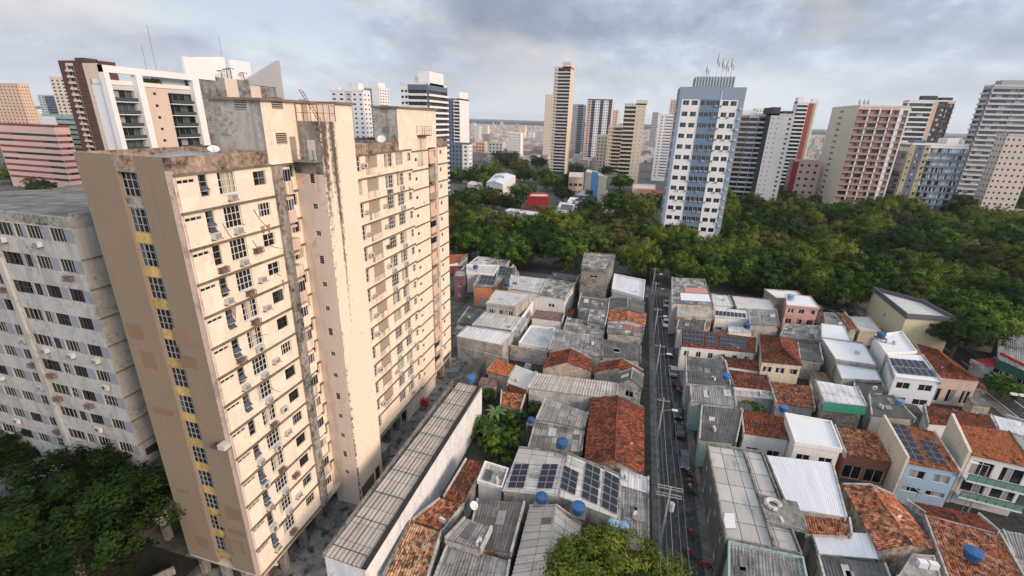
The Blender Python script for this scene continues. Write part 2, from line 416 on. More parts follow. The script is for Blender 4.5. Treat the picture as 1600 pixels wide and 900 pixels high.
sheet('park_ground', 14.5, 161, 420, 330, 0.012, LAWN)
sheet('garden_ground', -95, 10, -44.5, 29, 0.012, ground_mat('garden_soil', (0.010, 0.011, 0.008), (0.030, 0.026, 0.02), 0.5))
sheet('alley', -34.5, 16, -26.2, 84, 0.012, ALLEY); sheet('yard_floor', -47, 24, -34.5, 84, 0.008, ALLEY)
MARK = plain('road_paint', (0.55, 0.55, 0.53), 0.8, var=0.3)
m = MB()
for k in range(10): m.quad((77.6, 60 + k * 8, 0.014), (77.8, 60 + k * 8, 0.014), (77.8, 64 + k * 8, 0.014), (77.6, 64 + k * 8, 0.014))
m.quad((74.1, 45, 0.014), (74.25, 45, 0.014), (74.25, 145, 0.014), (74.1, 145, 0.014))
struct('road_markings', m, MARK)
RIVER = plain('river_water', (0.20, 0.24, 0.27), 0.25, 0, 0.5, 0.1)
sheet('river', -9000, 3350, 16000, 5100, 0.02, RIVER)
m = MB(); r = random.Random(3)
xs = [-9000 + 60 * i for i in range(420)]
hh = [16 + r.random() * 7 + 4 * math.sin(i * 0.05) for i in range(420)]
for i in range(419):
    a, b = xs[i], xs[i + 1]
    m.quad((a, 5050, 0), (b, 5050, 0), (b, 5060, hh[i + 1]), (a, 5060, hh[i]))
    m.quad((a, 5060, hh[i]), (b, 5060, hh[i + 1]), (b, 9000, hh[i + 1] + 3), (a, 9000, hh[i] + 3))
m.quad((-9000, 9000, 18), (16000, 9000, 18), (16000, 20000, 24), (-9000, 20000, 24))
stuff('far_bank_forest', m, ground_mat('far_forest', (0.030, 0.042, 0.024), (0.055, 0.068, 0.04), 0.01))

# ================================================================ the cream apartment block in front
CREAM = plaster('cream_render', (0.75, 0.645, 0.525), 0.30, stain=(0.36, 0.28, 0.21), streak=0.36, blotch=(0.81, 0.70, 0.56))
CREAM_S = plaster('streaked_cream_render', (0.76, 0.655, 0.53), 0.35, stain=(0.05, 0.036, 0.03), streak=1.0)
PINKISH = plaster('pinkish_render', (0.62, 0.47, 0.385), 0.45, stain=(0.16, 0.12, 0.10), streak=0.6)
PARA = plaster('grimy_parapet', (0.47, 0.36, 0.28), 0.85, stain=(0.055, 0.038, 0.032), streak=1.0)
GRIME = plaster('grimy_core_render', (0.42, 0.38, 0.34), 0.82, stain=(0.03, 0.038, 0.034), streak=1.0)
COREL = plaster('worn_core_render', (0.64, 0.54, 0.47), 0.25, stain=(0.07, 0.05, 0.045), streak=0.55)
LEDGE = plaster('dirty_ledge', (0.22, 0.19, 0.155), 0.8, stain=(0.075, 0.08, 0.05), streak=0.3)
YELLOW = plaster('yellow_spandrel', (0.58, 0.42, 0.15), 0.62, stain=(0.08, 0.06, 0.04), streak=0.9)
SPGREY = plaster('grey_spandrel', (0.40, 0.37, 0.32), 0.7, stain=(0.09, 0.08, 0.07), streak=0.9)
def tan_mat():
    m, t, p = base_mat('tan_tile_cladding', 0.6)
    P = pos(t); tt = t.n.new('ShaderNodeVectorMath'); tt.operation = 'MULTIPLY'; t.link(P, tt.inputs[0]); tt.inputs[1].default_value = (1, 1, 1)
    sw = t.n.new('ShaderNodeSeparateXYZ'); t.link(P, sw.inputs[0]); cb = t.n.new('ShaderNodeCombineXYZ')
    t.link(sw.outputs[0], cb.inputs[0]); t.link(sw.outputs[2], cb.inputs[1])
    b = brick(t, cb.outputs[0], 0.22, 0.09, (0.235, 0.188, 0.135), (0.275, 0.22, 0.16), (0.20, 0.16, 0.115), 0.008, 0.0, 0.5)
    n = t.noise(t.scale(P, (0.35, 0.35, 0.4)), 0.55, 3, 0.5)
    patch = brick(t, t.scale(cb.outputs[0], (1, 1, 1), (1.3, 0.7, 0)), 3.1, 2.2, (0, 0, 0), (1, 1, 1), (0, 0, 0), 0.0, -0.35, 0.4)
    c = t.mix(t.math('MULTIPLY', t.math('MULTIPLY', patch, t.ramp(n, [(0.42, 0.0), (0.50, 1.0)])), 0.75), b, (0.30, 0.19, 0.125))
    g = t.noise(P, 0.5, 6, 0.6)
    c = t.mix(t.math('MULTIPLY', t.ramp(g, [(0.42, 0.0), (0.66, 1.0)]), 0.5), c, (0.25, 0.20, 0.155))
    vs = t.noise(t.scale(P, (1.6, 1.6, 0.06)), 1.0, 6, 0.7)
    c = t.mix(t.math('MULTIPLY', t.ramp(vs, [(0.54, 0.0), (0.68, 1.0)]), 0.5), c, (0.20, 0.16, 0.125))
    t.link(c, p.inputs['Base Color']); return m
TAN = tan_mat()
def runoff_mat():
    # black algae running down from the leaking tank platform
    m, t, p = base_mat('runoff_render', 0.85); P = pos(t); sx = t.n.new('ShaderNodeSeparateXYZ'); t.link(P, sx.inputs[0])
    big = t.noise(P, 0.3, 5, 0.6); fine = t.noise(P, 2.5, 6, 0.7)
    base = t.mix(big, (0.72, 0.615, 0.495), (0.80, 0.685, 0.555))
    st = t.noise(t.scale(P, (1, 1.25, 0.035), (0, 2.1, 0)), 1.0, 5, 0.6)
    up_ = t.ramp(t.math('MULTIPLY', sx.outputs[2], 0.02), [(0.36, 0.0), (0.62, 0.55), (0.93, 1.0)])
    far_ = t.ramp(t.math('MULTIPLY', t.math('SUBTRACT', sx.outputs[1], 41.7), 0.16), [(0.35, 1.0), (0.62, 0.0)])
    k = t.math('MULTIPLY', t.math('MULTIPLY', up_, far_), 0.30)
    f = t.math('ADD', t.math('ADD', t.math('MULTIPLY', st, 0.55), t.math('MULTIPLY', fine, 0.45)), k)
    f = t.ramp(f, [(0.68, 0.0), (0.80, 1.0)])
    edge = t.ramp(t.math('MULTIPLY', t.math('SUBTRACT', sx.outputs[1], 41.7), 0.5), [(0.0, 1.0), (0.35, 0.0)])
    lo = t.ramp(t.math('MULTIPLY', sx.outputs[2], 0.02), [(0.25, 1.0), (0.6, 0.3), (1.0, 1.0)])
    f2 = t.ramp(t.math('ADD', fine, t.math('MULTIPLY', t.math('MULTIPLY', edge, lo), 0.22)), [(0.62, 0.0), (0.70, 1.0)])
    t.link(t.mix(t.math('MULTIPLY', t.math('MAXIMUM', f, f2), 0.9), base, (0.055, 0.036, 0.03)), p.inputs['Base Color']); return m
RUNOFF = runoff_mat()
X, Y0, PT, NF = -34.0, 27.5, 2.946, 14
L = lambda i: 45.3 - PT * i
ZB, ZPAR = 3.25, 46.6
blk = empty('apartment_block', 'tall weathered cream apartment block with a tan front and rows of rusting air conditioners', 'apartment block', loc=(X, Y0, 0))
def kid(mb, name, mat, **k):
    return mb.build(name, mat, blk, loc=(-X, -Y0, 0), **k)
def loc(p): return (p[0] - X, p[1] - Y0, p[2])
def win(pl, u, z, w, h, nx, nz, depth=0.2, **k):
    (p, rz) = pl(u, z, depth); return window(blk, loc(p), rz, w, h, nx, nz, **k)
def acx(pl, u, z, kind=None):
    (p, rz) = pl(u, z, -0.02); return aircon(blk, loc(p), rz, kind)
# front bay, long side
ops = []
for i in range(NF):
    z = L(i); ops += [(0.25, 1.8, z - 0.70, z - 0.38), (2.1, 2.9, z - 1.9, z - 0.15), (3.9, 5.7, z - 2.0, z - 0.15), (7.7, 9.2, z - 1.7, z - 0.42)]
w = MB(); pl = facade(w, (X, 27.4), (X, 37.4), ZB, L(0), ops, 0, 0.22)
awn = []
for i in range(NF):
    z = L(i)
    (p, rz) = pl(1.02, z - 0.54, 0.12); o = put('louvre_window', pane_mesh(1.55, 0.32, 3 + i % 2, (GL_DARK, GL_BLUE)), blk, loc(p), rz)
    put('frame', frame_mesh(1.55, 0.32, 3, 1, FR_WHITE, 0.05), o)
    (p, rz) = pl(2.5, z - 1.02, 0.16); o = put('awning_window', pane_mesh(0.8, 1.75, 20 + i % 3, (GL_DARK, GL_BLUE)), blk, loc(p), rz)
    put('frame', frame_mesh(0.8, 1.75, 1, 3, FR_GREY, 0.05), o)
    if i not in (2, 8, 12):
        a = MB()
        for k in range(2 if i % 3 else 1):                    # tilted-out leaves
            zz = -0.05 - 0.55 * k
            a.box(-0.36, -0.45, zz - 0.36, 0.36, -0.42, zz - 0.33, 1)
            a.quad((-0.36, -0.02, zz), (0.36, -0.02, zz), (0.36, -0.44, zz - 0.36), (-0.36, -0.44, zz - 0.36), 0)
            a.box(-0.38, -0.45, zz - 0.36, -0.35, -0.02, zz - 0.33, 1)
        q = put('open_leaf', a.mesh('open_leaf', [GL_BLUE, FR_WHITE]), o)
    win(pl, 4.8, z - 1.07, 1.8, 1.85, 4, 3, sill=0.05, glass=[(GL_PALE, GL_PALE, GL_DARK), (GL_DARK, GL_PALE, GL_BLUE), (GL_DARK, GL_DARK, GL_PALE)][min(i, 2) if i else 0])
    win(pl, 8.45, z - 1.06, 1.5, 1.28, rnd.choice((2, 3, 4)), 2, glass=(GL_DARK, GL_DARK, GL_BLUE), frame=rnd.choice((FR_WHITE, FR_GREY, FR_DARK)))
    acx(pl, 4.9, z - 2.28, 0 if i < 3 else None)
    if i in (2, 3, 4, 6, 8, 9, 11, 12): acx(pl, 6.6, z - 1.55)
    if i in (1, 2, 3, 5, 6, 9, 10, 11, 12, 13): acx(pl, 2.55, z - 2.25)
w.quad((X, 27.4, ZB), (X, 27.4, L(0)), (X - 0.01, 27.4, L(0)), (X - 0.01, 27.4, ZB))
kid(w, 'side_wall', CREAM)
# rain pipe pillar, recessed kitchen bay, stair core
c = MB(); c.box(X - 1.2, 37.4, ZB, X + 0.32, 38.5, L(0) - 0.1); kid(c, 'pillar', GRIME)
c = MB(); ops = []
for i in range(NF): ops.append((1.55, 3.0, L(i) - 1.55, L(i) - 0.35))
pl2 = facade(c, (X - 0.95, 38.5), (X - 0.95, 41.7), ZB, L(0) + 0.2, ops, 0, 0.3); kid(c, 'kitchen_wall', CREAM)
for i in range(NF):
    win(pl2, 2.27, L(i) - 0.95, 1.45, 1.2, 2, 1, glass=(GL_DARK, GL_DARK, GL_PALE), frame=rnd.choice((FR_GREY, FR_WHITE)))
    b = MB(); z = L(i)
    b.box(X - 0.95, 38.55, z - 2.95, X + 0.05, 39.95, z - 1.75, 0)
    b.box(X - 0.9, 38.6, z - 0.55, X + 0.0, 39.9, z - 0.35, 0)
    b.box(X - 0.95, 38.55, z - 1.75, X - 0.8, 39.9, z - 0.55, 0)
    q = kid(b, 'service_balcony', rnd.choice((CREAM, CREAM_S, PINKISH)))
    if i not in (2, 3):
        o = put('balcony_window', pane_mesh(1.2, 1.2, rnd.randrange(9), (GL_DARK, GL_BLUE, GL_PALE)), blk, loc((X - 0.02, 39.25, z - 1.15)), math.pi / 2)
        put('frame', frame_mesh(1.2, 1.2, 3, 1, FR_WHITE if i % 2 else FR_GREY, 0.05), o)
    b = MB(); b.box(X - 0.95, 39.98, z - 0.12, X - 0.70, 41.68, z + 0.06); kid(b, 'ledge', LEDGE)
CXR, CY0, CY1, ZP = -31.4, 41.7, 47.6, at_x(499, 190, -31.4).z
YM = at_x(521.5, 160, CXR).y
c = MB(); ops = []
for i in range(NF): ops.append((1.75, 2.35, L(i) - 2.15, L(i) - 1.2) if i % 3 == 0 else (1.75, 2.35, L(i) - 1.9, L(i) - 1.35))
pl3 = facade(c, (X - 1.0, CY0), (CXR, CY0), 0.0, ZP, ops, 0, 0.2, mat_rows=lambda a, b, z: 1 if z > L(0) else 0)
for i in range(NF):
    o = ops[i]; (p, rz) = pl3(2.05, (o[2] + o[3]) / 2, 0.12)
    q = put('stair_window', pane_mesh(0.6, o[3] - o[2], 'd', (GL_DARK,)), blk, loc(p), rz)
    put('frame', frame_mesh(0.6, o[3] - o[2], 1 if i % 3 == 0 else 2, 4 if i % 3 == 0 else 2, FR_GREY, 0.04), q)
kid(c, 'stair_core_side', [COREL, GRIME])
st = MB()                                                    # black run-off below the water tanks
c = MB()
c.quad((CXR, CY0, 0), (CXR, CY1, 0), (CXR, CY1, ZP), (CXR, CY0, ZP), 2)
c.quad((CXR, YM, ZP), (CXR, CY1, ZP), (CXR, CY1, 51.0), (CXR, YM, 51.0), 0)
c.quad((CXR, CY1, 0), (X - 1, CY1, 0), (X - 1, CY1, 51.0), (CXR, CY1, 51.0), 0)
c.quad((X, YM, ZP), (CXR, YM, ZP), (CXR, YM, 51.0), (X, YM, 51.0), 0)
c.quad((X, CY0, ZP), (CXR, CY0, ZP), (CXR, YM, ZP), (X, YM, ZP), 1)
kid(c, 'stair_core', [CREAM, CREAM_S, RUNOFF])
b = MB(); b.box(CXR - 0.4, CY0 + 0.1, 0, CXR + 0.02, CY0 + 2.4, 0.1); b.box(CXR - 0.2, CY0 + 0.6, 0.0, CXR + 0.03, CY0 + 3.6, 2.6, 0); kid(b, 'garage_door', plain('grey_shutter', (0.13, 0.12, 0.11)))
b = MB(); b.box(CXR - 0.2, CY0 + 4.1, 0.0, CXR + 0.03, CY0 + 5.1, 2.7, 0); kid(b, 'door', BLACK)
b = MB(); rail(b, (CXR, CY0), (CXR, YM), ZP, 1.6, 3, 0.035); rail(b, (X + 0.1, CY0), (CXR, CY0), ZP, 1.6, 3, 0.035); kid(b, 'roof_railing', RUST)
b = MB()                                                     # rusty ladder up to the tank roof
for dy in (0, 0.45): b.tube((X + 1.6, CY0 + 1.4 + dy, ZP), (X + 0.2, CY0 + 0.7 + dy, 52.2), 0.035)
for k in range(12):
    f = k / 11; b.tube((X + 1.6 - 1.4 * f, CY0 + 1.4 - 0.7 * f, ZP + (52.2 - ZP) * f), (X + 1.6 - 1.4 * f, CY0 + 1.85 - 0.7 * f, ZP + (52.2 - ZP) * f), 0.025)
kid(b, 'ladder', RUST)
b = MB(); zl = L(0) + 0.1; b.box(X - 0.6, CY0 - 1.3, zl, CXR - 0.05, CY0 - 0.02, zl + 0.15)
kid(b, 'landing', CONC)
b = MB(); rail(b, (X - 0.6, CY0 - 1.28), (CXR - 0.08, CY0 - 1.28), zl + 0.15, 1.0, 6, 0.03); rail(b, (CXR - 0.08, CY0 - 1.28), (CXR - 0.08, CY0), zl + 0.15, 1.0, 2, 0.03); kid(b, 'landing_railing', METAL)
b = MB(); b.box(X + 1.0, CY0 - 0.06, zl + 0.15, X + 1.9, CY0 + 0.02, zl + 2.1); kid(b, 'roof_door', plain('door_grey', (0.50, 0.49, 0.46)))
b = MB(); b.box(X + 0.03, CY0 - 4.2 + 2.9, zl + 0.15, X + 0.06, CY0 - 0.5, zl + 2.4); kid(b, 'side_door', plain('door_brown', (0.30, 0.25, 0.20)))
# water tank houses on the roof
def tank_house(x0, y0, y1, zt, vents, front=None, name='tank_house'):
    t = MB()
    t.quad((x0, y0, L(0)), (X, y0, L(0)), (X, y0, zt), (x0, y0, zt), 1)
    t.quad((X, y0, L(0)), (X, y1, L(0)), (X, y1, zt), (X, y0, zt), 0)
    t.quad((X, y1, L(0)), (x0, y1, L(0)), (x0, y1, zt), (X, y1, zt), 1)
    t.quad((x0, y1, L(0)), (x0, y0, L(0)), (x0, y0, zt), (x0, y1, zt), 1)
    o = kid(t, name, [CREAM, front or GREY_D])
    r = MB(); r.box(x0 - 0.25, y0 - 0.3, zt, X + 0.35, y1 + 0.1, zt + 0.22); kid(r, 'tank_house_roof', plaster('roof_edge', (0.24, 0.18, 0.14), 0.7, streak=0.5))
    for (fx, px_, py_, w_, h_) in vents:
        v = MB()
        for k in range(5): v.box(-w_ / 2, -0.05, -h_ / 2 + k * h_ / 5, w_ / 2, 0.02, -h_ / 2 + (k + 0.55) * h_ / 5, 0)
        v.quad((-w_ / 2, 0.015, -h_ / 2), (w_ / 2, 0.015, -h_ / 2), (w_ / 2, 0.015, h_ / 2), (-w_ / 2, 0.015, h_ / 2), 1)
        q = at_x(px_, py_, X + 0.03) if fx else at_y(px_, py_, y0 - 0.03)
        put('vent', v.mesh('vent', [plain('vent_slat', (0.36, 0.31, 0.25)), BLACK]), blk, loc(q), math.pi / 2 if fx else 0)
tank_house(-39.8, 37.25, 47.6, 51.0, [(1, 433, 161, 1.4, 1.0), (1, 440, 216, 1.4, 1.0), (0, 375, 161, 1.3, 1.0)])
c = MB(); c.box(X - 0.5, YM - 3.3, ZP, X + 0.02, YM, ZP + 0.02); c.box(X - 0.1, YM - 1.9, ZP, X + 0.04, YM - 0.9, ZP + 2.1, 0); kid(c, 'tank_house_door', plain('door_pale', (0.45, 0.36, 0.28)))
c = MB(); c.box(X + 0.01, YM, 50.99, CXR + 0.3, CY1 + 0.1, 51.23); kid(c, 'core_roof', D.materials['roof_edge'])
tank_house(-37.7, 62.45, 75.6, 51.1, [(0, 600, 170, 1.2, 0.9), (0, 603, 203, 1.2, 0.7)])
c = MB(); c.box(X - 0.05, 68.3, 47.2, X + 1.0, 71.5, 47.35, 0); rail(c, (X + 0.98, 68.3), (X + 0.98, 71.5), 47.35, 1.3, 4, 0.03); rail(c, (X, 68.3), (X + 0.98, 68.3), 47.35, 1.3, 1, 0.03); kid(c, 'tank_house_balcony', RUST)
c = MB(); c.box(X + 0.005, 68.4, 42.6, X + 0.05, 71.5, 47.2); kid(c, 'stained_panel', CREAM_S)
# far half of the long side
ops = []
for i in range(NF):
    z = L(i)
    ops += [(3.2, 4.8, z - 2.0, z - 0.15), (11.2 - 0.6, 13.4 - 0.6, z - 2.0, z - 0.2), (14.4 - 0.6, 16.5 - 0.6, z - 2.0, z - 0.2), (17.3, 18.4, z - 1.65, z - 0.42), (19.7, 20.5, z - 1.85, z - 1.35)]
    if i < 13: ops.append((6.0, 8.8, z - 2.55, z - 0.1))
w = MB(); pl4 = facade(w, (X, 47.6), (X, 72.1), ZB, L(0), ops, 0, 0.22)
kid(w, 'side_wall', CREAM)
for i in range(NF):
    z = L(i)
    win(pl4, 4.0, z - 1.07, 1.6, 1.85, 3, 3)
    win(pl4, 11.7, z - 1.1, 2.2, 1.8, 4, 3, sill=0.04, glass=(GL_DARK, GL_PALE, GL_BLUE)); win(pl4, 14.85, z - 1.1, 2.1, 1.8, 4, 3, sill=0.04, glass=(GL_DARK, GL_PALE, GL_BLUE))
    (p, rz) = pl4(17.85, z - 1.03, 0.15); q = put('bathroom_window', pane_mesh(1.1, 1.23, 5 + i % 3, (GL_BLUE, GL_DARK, GL_PALE)), blk, loc(p), rz); put('frame', frame_mesh(1.1, 1.23, 2, 2, FR_WHITE, 0.05), q)
    (p, rz) = pl4(20.1, z - 1.6, 0.12); put('small_vent_window', pane_mesh(0.8, 0.5, 'v', (GL_DARK,)), blk, loc(p), rz)
    if i % 2 == 0 or i in (3, 7): acx(pl4, 5.35, z - 1.3)
    if rnd.random() < 0.6: acx(pl4, 11.2, z - 2.3)
    if rnd.random() < 0.5: acx(pl4, 15.0, z - 2.3, 1)
    if rnd.random() < 0.35: acx(pl4, 9.9, z - 1.2)
    if i < 13:
        b = MB(); b.box(X - 0.20, 53.62, z - 2.55, X - 0.16, 56.38, z - 0.1, 0)   # shallow loggia, recess shade put into its back wall colour
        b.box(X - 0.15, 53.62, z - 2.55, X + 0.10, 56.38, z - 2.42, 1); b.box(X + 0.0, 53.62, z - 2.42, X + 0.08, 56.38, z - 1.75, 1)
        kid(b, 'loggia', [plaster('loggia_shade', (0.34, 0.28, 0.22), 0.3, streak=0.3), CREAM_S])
c = MB(); c.box(X - 2.0, 72.1, 0.0, X - 1.5, 76.0, L(0)); c.box(X - 0.9, 75.0, ZB, X - 0.02, 75.98, L(0)); kid(c, 'slot_wall', PINKISH)
for i in range(NF):
    z = L(i); b = MB(); b.box(X - 1.5, 72.3, z - 2.6, X + 0.25, 74.9, z - 1.55, 0); b.box(X - 1.5, 72.3, z - 0.45, X + 0.2, 74.9, z - 0.3, 0)
    b.box(X - 1.5, 72.32, z - 1.55, X + 0.1, 74.2, z - 0.45, 1)
    kid(b, 'service_balcony', [rnd.choice((PINKISH, SPGREY, CREAM_S)), rnd.choice((GL_DARK, FR_GREY, PINKISH))])
ops = [(0.8, 1.6, L(i) - 1.3, L(i) - 0.6) for i in range(NF)]
w = MB(); pl5 = facade(w, (X, 76.0), (X, 80.2), ZB + 1.0, L(0), ops, 0, 0.2); w.quad((X, 80.2, ZB), (X - 9.8, 80.2, ZB), (X - 9.8, 80.2, L(0)), (X, 80.2, L(0))); w.quad((X - 2, 76, ZB), (X, 76, ZB), (X, 76, L(0)), (X - 2, 76, L(0)))
kid(w, 'side_wall', CREAM)
for i in range(NF): (p, rz) = pl5(1.2, L(i) - 0.95, 0.15); put('small_vent_window', pane_mesh(0.8, 0.7, 'v', (GL_DARK,)), blk, loc(p), rz)
# floor ledges that step down towards the far end
for i in range(NF + 1):
    z = L(i) if i < NF else ZB + 0.25
    for (a, b_, dz) in ((27.42, 37.35, 0), (47.7, 66.2, 0), (66.25, 72.05, -0.32), (76.0, 80.3, 0.0)):
        b = MB(); b.box(X + 0.003, a, z + dz - 0.10, X + 0.16, b_, z + dz + 0.10); kid(b, 'ledge', LEDGE)
# parapets and flat roofs under loose sheets
ROOFS = sheet_mat('old_roof_sheets', (0.30, 0.30, 0.29), (0.44, 0.44, 0.43), age=0.7)
def parapet(x0, y0, x1, y1, t=0.25):
    b = MB()
    for (a, c_, d, e) in ((x1 - t, y0, x1 + 0.06, y1), (x0, y0 - 0.02, x0 + t, y1), (x0 + t, y1 - t, x1 - t, y1)): b.box(a, c_, L(0) + 0.01, d, e, ZPAR)
    b.box(x0 + t, y0 + 0.02, L(0) + 0.01, x1 - t, y0 + t, ZPAR - 0.01)
    kid(b, 'parapet', PARA)
    r = MB(); r.quad((x0 + t, y0 + t, 45.75), (x1 - t, y0 + t, 45.75), (x1 - t, y1 - t, 46.2), (x0 + t, y1 - t, 46.2), 0, ((0, 0), (x1 - x0, 0), (x1 - x0, y1 - y0), (0, y1 - y0))); kid(r, 'roof', ROOFS)
parapet(-43.8, 27.5, X, 37.2); parapet(-43.8, 47.65, X, 62.4); parapet(-43.8, 75.65, X, 80.2)
# tan end wall with one column of windows
SX0, SX1 = at_y(181, 268, Y0).x, at_y(212, 268, Y0).x
f = MB(); f.quad((-43.8, Y0, ZB), (SX0, Y0, ZB), (SX0, Y0, ZPAR), (-43.8, Y0, ZPAR)); f.quad((SX1, Y0, ZB), (-34.75, Y0, ZB), (-34.75, Y0, ZPAR), (SX1, Y0, ZPAR))
f.quad((SX0, Y0, ZB), (SX0, Y0 + 0.4, ZB), (SX0, Y0 + 0.4, ZPAR), (SX0, Y0, ZPAR)); f.quad((SX1, Y0 + 0.4, ZB), (SX1, Y0, ZB), (SX1, Y0, ZPAR), (SX1, Y0 + 0.4, ZPAR))
f.quad((-43.8, 80.2, ZB), (-43.8, Y0, ZB), (-43.8, Y0, ZPAR), (-43.8, 80.2, ZPAR))
kid(f, 'end_wall', TAN)
for k in range(15):                                          # replaced courses of browner tile
    right_ = k % 3 != 0; x0_ = rnd.uniform(-38.4, -36.4) if right_ else rnd.uniform(-43.6, -41.8); w_ = min(rnd.uniform(.9, 2.6), (-34.8 if right_ else -40.4) - x0_); z0_ = rnd.uniform(4, 34) if k > 4 else rnd.uniform(4, 14)
    f = MB(); f.box(x0_, Y0 - .012 - .0007 * k, z0_, x0_ + w_, Y0 + .01, z0_ + rnd.uniform(.5, 1.9)); kid(f, 'tile_patch', plaster('brown_tile_patch_%d' % (k % 3), ((.235, .155, .10), (.22, .15, .10), (.26, .18, .12))[k % 3], .35, (.2, .15, .11), .4))
f = MB(); f.box(-34.75, Y0 - 0.04, ZB, X + 0.02, Y0 + 0.12, ZPAR - 1.0); kid(f, 'corner_strip', PINKISH)
sw = SX1 - SX0
for i in range(NF):
    z = L(i) + 0.35
    o = put('stair_window', pane_mesh(sw, 2.0, 40 + i % 5, (GL_DARK, GL_BLUE) if i in (1, 2, 7, 10) else (GL_DARK,)), blk, loc(((SX0 + SX1) / 2, Y0 + 0.34, z - 1.3)))
    put('frame', frame_mesh(sw, 2.0, 4, 3, FR_GREY, 0.06), o)
    b = MB(); b.box(SX0 + 0.005, Y0 + 0.22, z - PT - 0.25, SX1 - 0.005, Y0 + 0.42, z - 2.32); kid(b, 'spandrel', SPGREY if i == 0 else YELLOW)
b = MB(); b.box(SX0 + 0.005, Y0 + 0.2, L(0) + 0.05, SX1 - 0.005, Y0 + 0.42, ZPAR); kid(b, 'spandrel', SPGREY)
q = at_y(345, 697, Y0 - 0.4); b = MB(); b.box(q.x - 1.0, Y0 - 0.75, q.z - 0.15, q.x + 0.9, Y0 - 0.02, q.z - 0.05, 1); b.box(q.x + 0.1, Y0 - 0.85, q.z - 0.05, q.x + 0.9, Y0 - 0.05, q.z + 0.45, 0); kid(b, 'air_conditioner', [plain('ac_casing', (0.5, 0.5, 0.5)), RUST])
# stilts and dark car port below
b = MB(); b.box(-43.75, Y0 + 0.05, ZB - 0.35, X - 0.02, 80.1, ZB); b.box(-43.6, 33, 0, -43.3, 80, ZB); b.box(X - 0.3, 60.4, 0, X - 0.01, 72.1, ZB); b.box(-39, 44, 0, -38.8, 80, ZB); kid(b, 'ground_floor', plaster('base_render', (0.58, 0.50, 0.41), 0.5, streak=0.5))
for (xx, yy) in [(X - 0.45, y) for y in (28.0, 31.0, 34.2, 37.3, 52.0, 55.2, 58.3, 76.3, 79.8)] + [(-42.9, 28.2), (-39.8, 28.2), (-37.0, 28.2), (-39.8, 34), (-39.8, 38)]:
    c = MB(); c.box(xx - 0.35, yy - 0.35, 0, xx + 0.35, yy + 0.35, ZB - 0.35); kid(c, 'column', CONC)
b = MB(); b.box(X + 0.0, 49.0, 1.2, X + 1.9, 51.2, 2.7); kid(b, 'porch', CONC)
b = MB(); b.box(X - 0.02, 66.0, 0.0, X + 0.03, 66.9, 2.2); kid(b, 'door', plain('door_grey', (0.5, 0.49, 0.46)))
# slack cables and rust stains on the long side
for k in range(8):
    y0_, z0_ = rnd.uniform(28.5, 36.5), L(rnd.randrange(NF)) - rnd.uniform(.3, 1.5); w_, dr = rnd.uniform(.5, 2.2), rnd.uniform(.8, 2.4); b = MB(); pv = None
    for j in range(9):
        f_ = j / 8; q = Vector((X + .05, y0_ + w_ * f_, z0_ - dr * (f_ - f_ * f_ * .35) * 1.2)); 
        if pv is not None: b.tube(pv, q, .022, 4)
        pv = q
    kid(b, 'cable', BLACK)
for k in range(14):
    y0_ = rnd.choice((rnd.uniform(28, 37), rnd.uniform(52, 71))); z0_ = L(rnd.randrange(NF)) - rnd.choice((.1, 2.5)); w_, hh_ = rnd.uniform(.12, .35), rnd.uniform(.5, 1.5); b = MB()
    b.ngon([(X + .012, y0_ - w_, z0_), (X + .012, y0_ + w_, z0_), (X + .012, y0_ + w_ * .5, z0_ - hh_ * .6), (X + .012, y0_ + w_ * .1, z0_ - hh_), (X + .012, y0_ - w_ * .35, z0_ - hh_ * .5)]); kid(b, 'stain', plaster('rust_stain', (.36, .25, .17), .4, streak=.5))
# dish and rooftop clutter
def dish(name, label, p, r=0.6, tilt=0.7, az=0.6, mat=None, group=None):
    b = MB(); n = 16
    ring = [[(rr * r * math.cos(2 * math.pi * k / n), rr * r * math.sin(2 * math.pi * k / n), (rr * rr) * r * 0.28) for k in range(n)] for rr in (0.0, 0.5, 1.0)]
    for a, c_ in zip(ring, ring[1:]):
        for k in range(n): b.quad(a[k], a[(k + 1) % n], c_[(k + 1) % n], c_[k])
    me = b.mesh('reflector', mat or plain('dish_white', (0.62, 0.62, 0.60), 0.5))
    t = empty(name, label, 'satellite dish', group, p)
    o = put('reflector', me, t, (0, 0, 0.75)); o.rotation_euler = (tilt, 0, az)
    m_ = MB(); m_.tube((0, 0, -0.1), (0, 0, 0.75), 0.04); Rm = Matrix.Rotation(az, 3, 'Z') @ Matrix.Rotation(tilt, 3, 'X')
    tip = Rm @ Vector((0, 0, r * 0.9)) + Vector((0, 0, 0.75)); bb = Rm @ Vector((0, -r * 0.95, r * 0.25)) + Vector((0, 0, 0.75)); m_.tube(bb, tip, 0.02)
    m_.build('mount', METAL, t); return t
dish('satellite_dish', 'pale satellite dish on the roof of the cream apartment block beside the near tank house', (-37.6, 34.8, 45.9), 0.5, 0.6, 0.9)
dish('satellite_dish', 'white satellite dish on the cream block roof against the far tank house', (-35.6, 60.6, 46.1), 0.6, 0.9, 0.4)

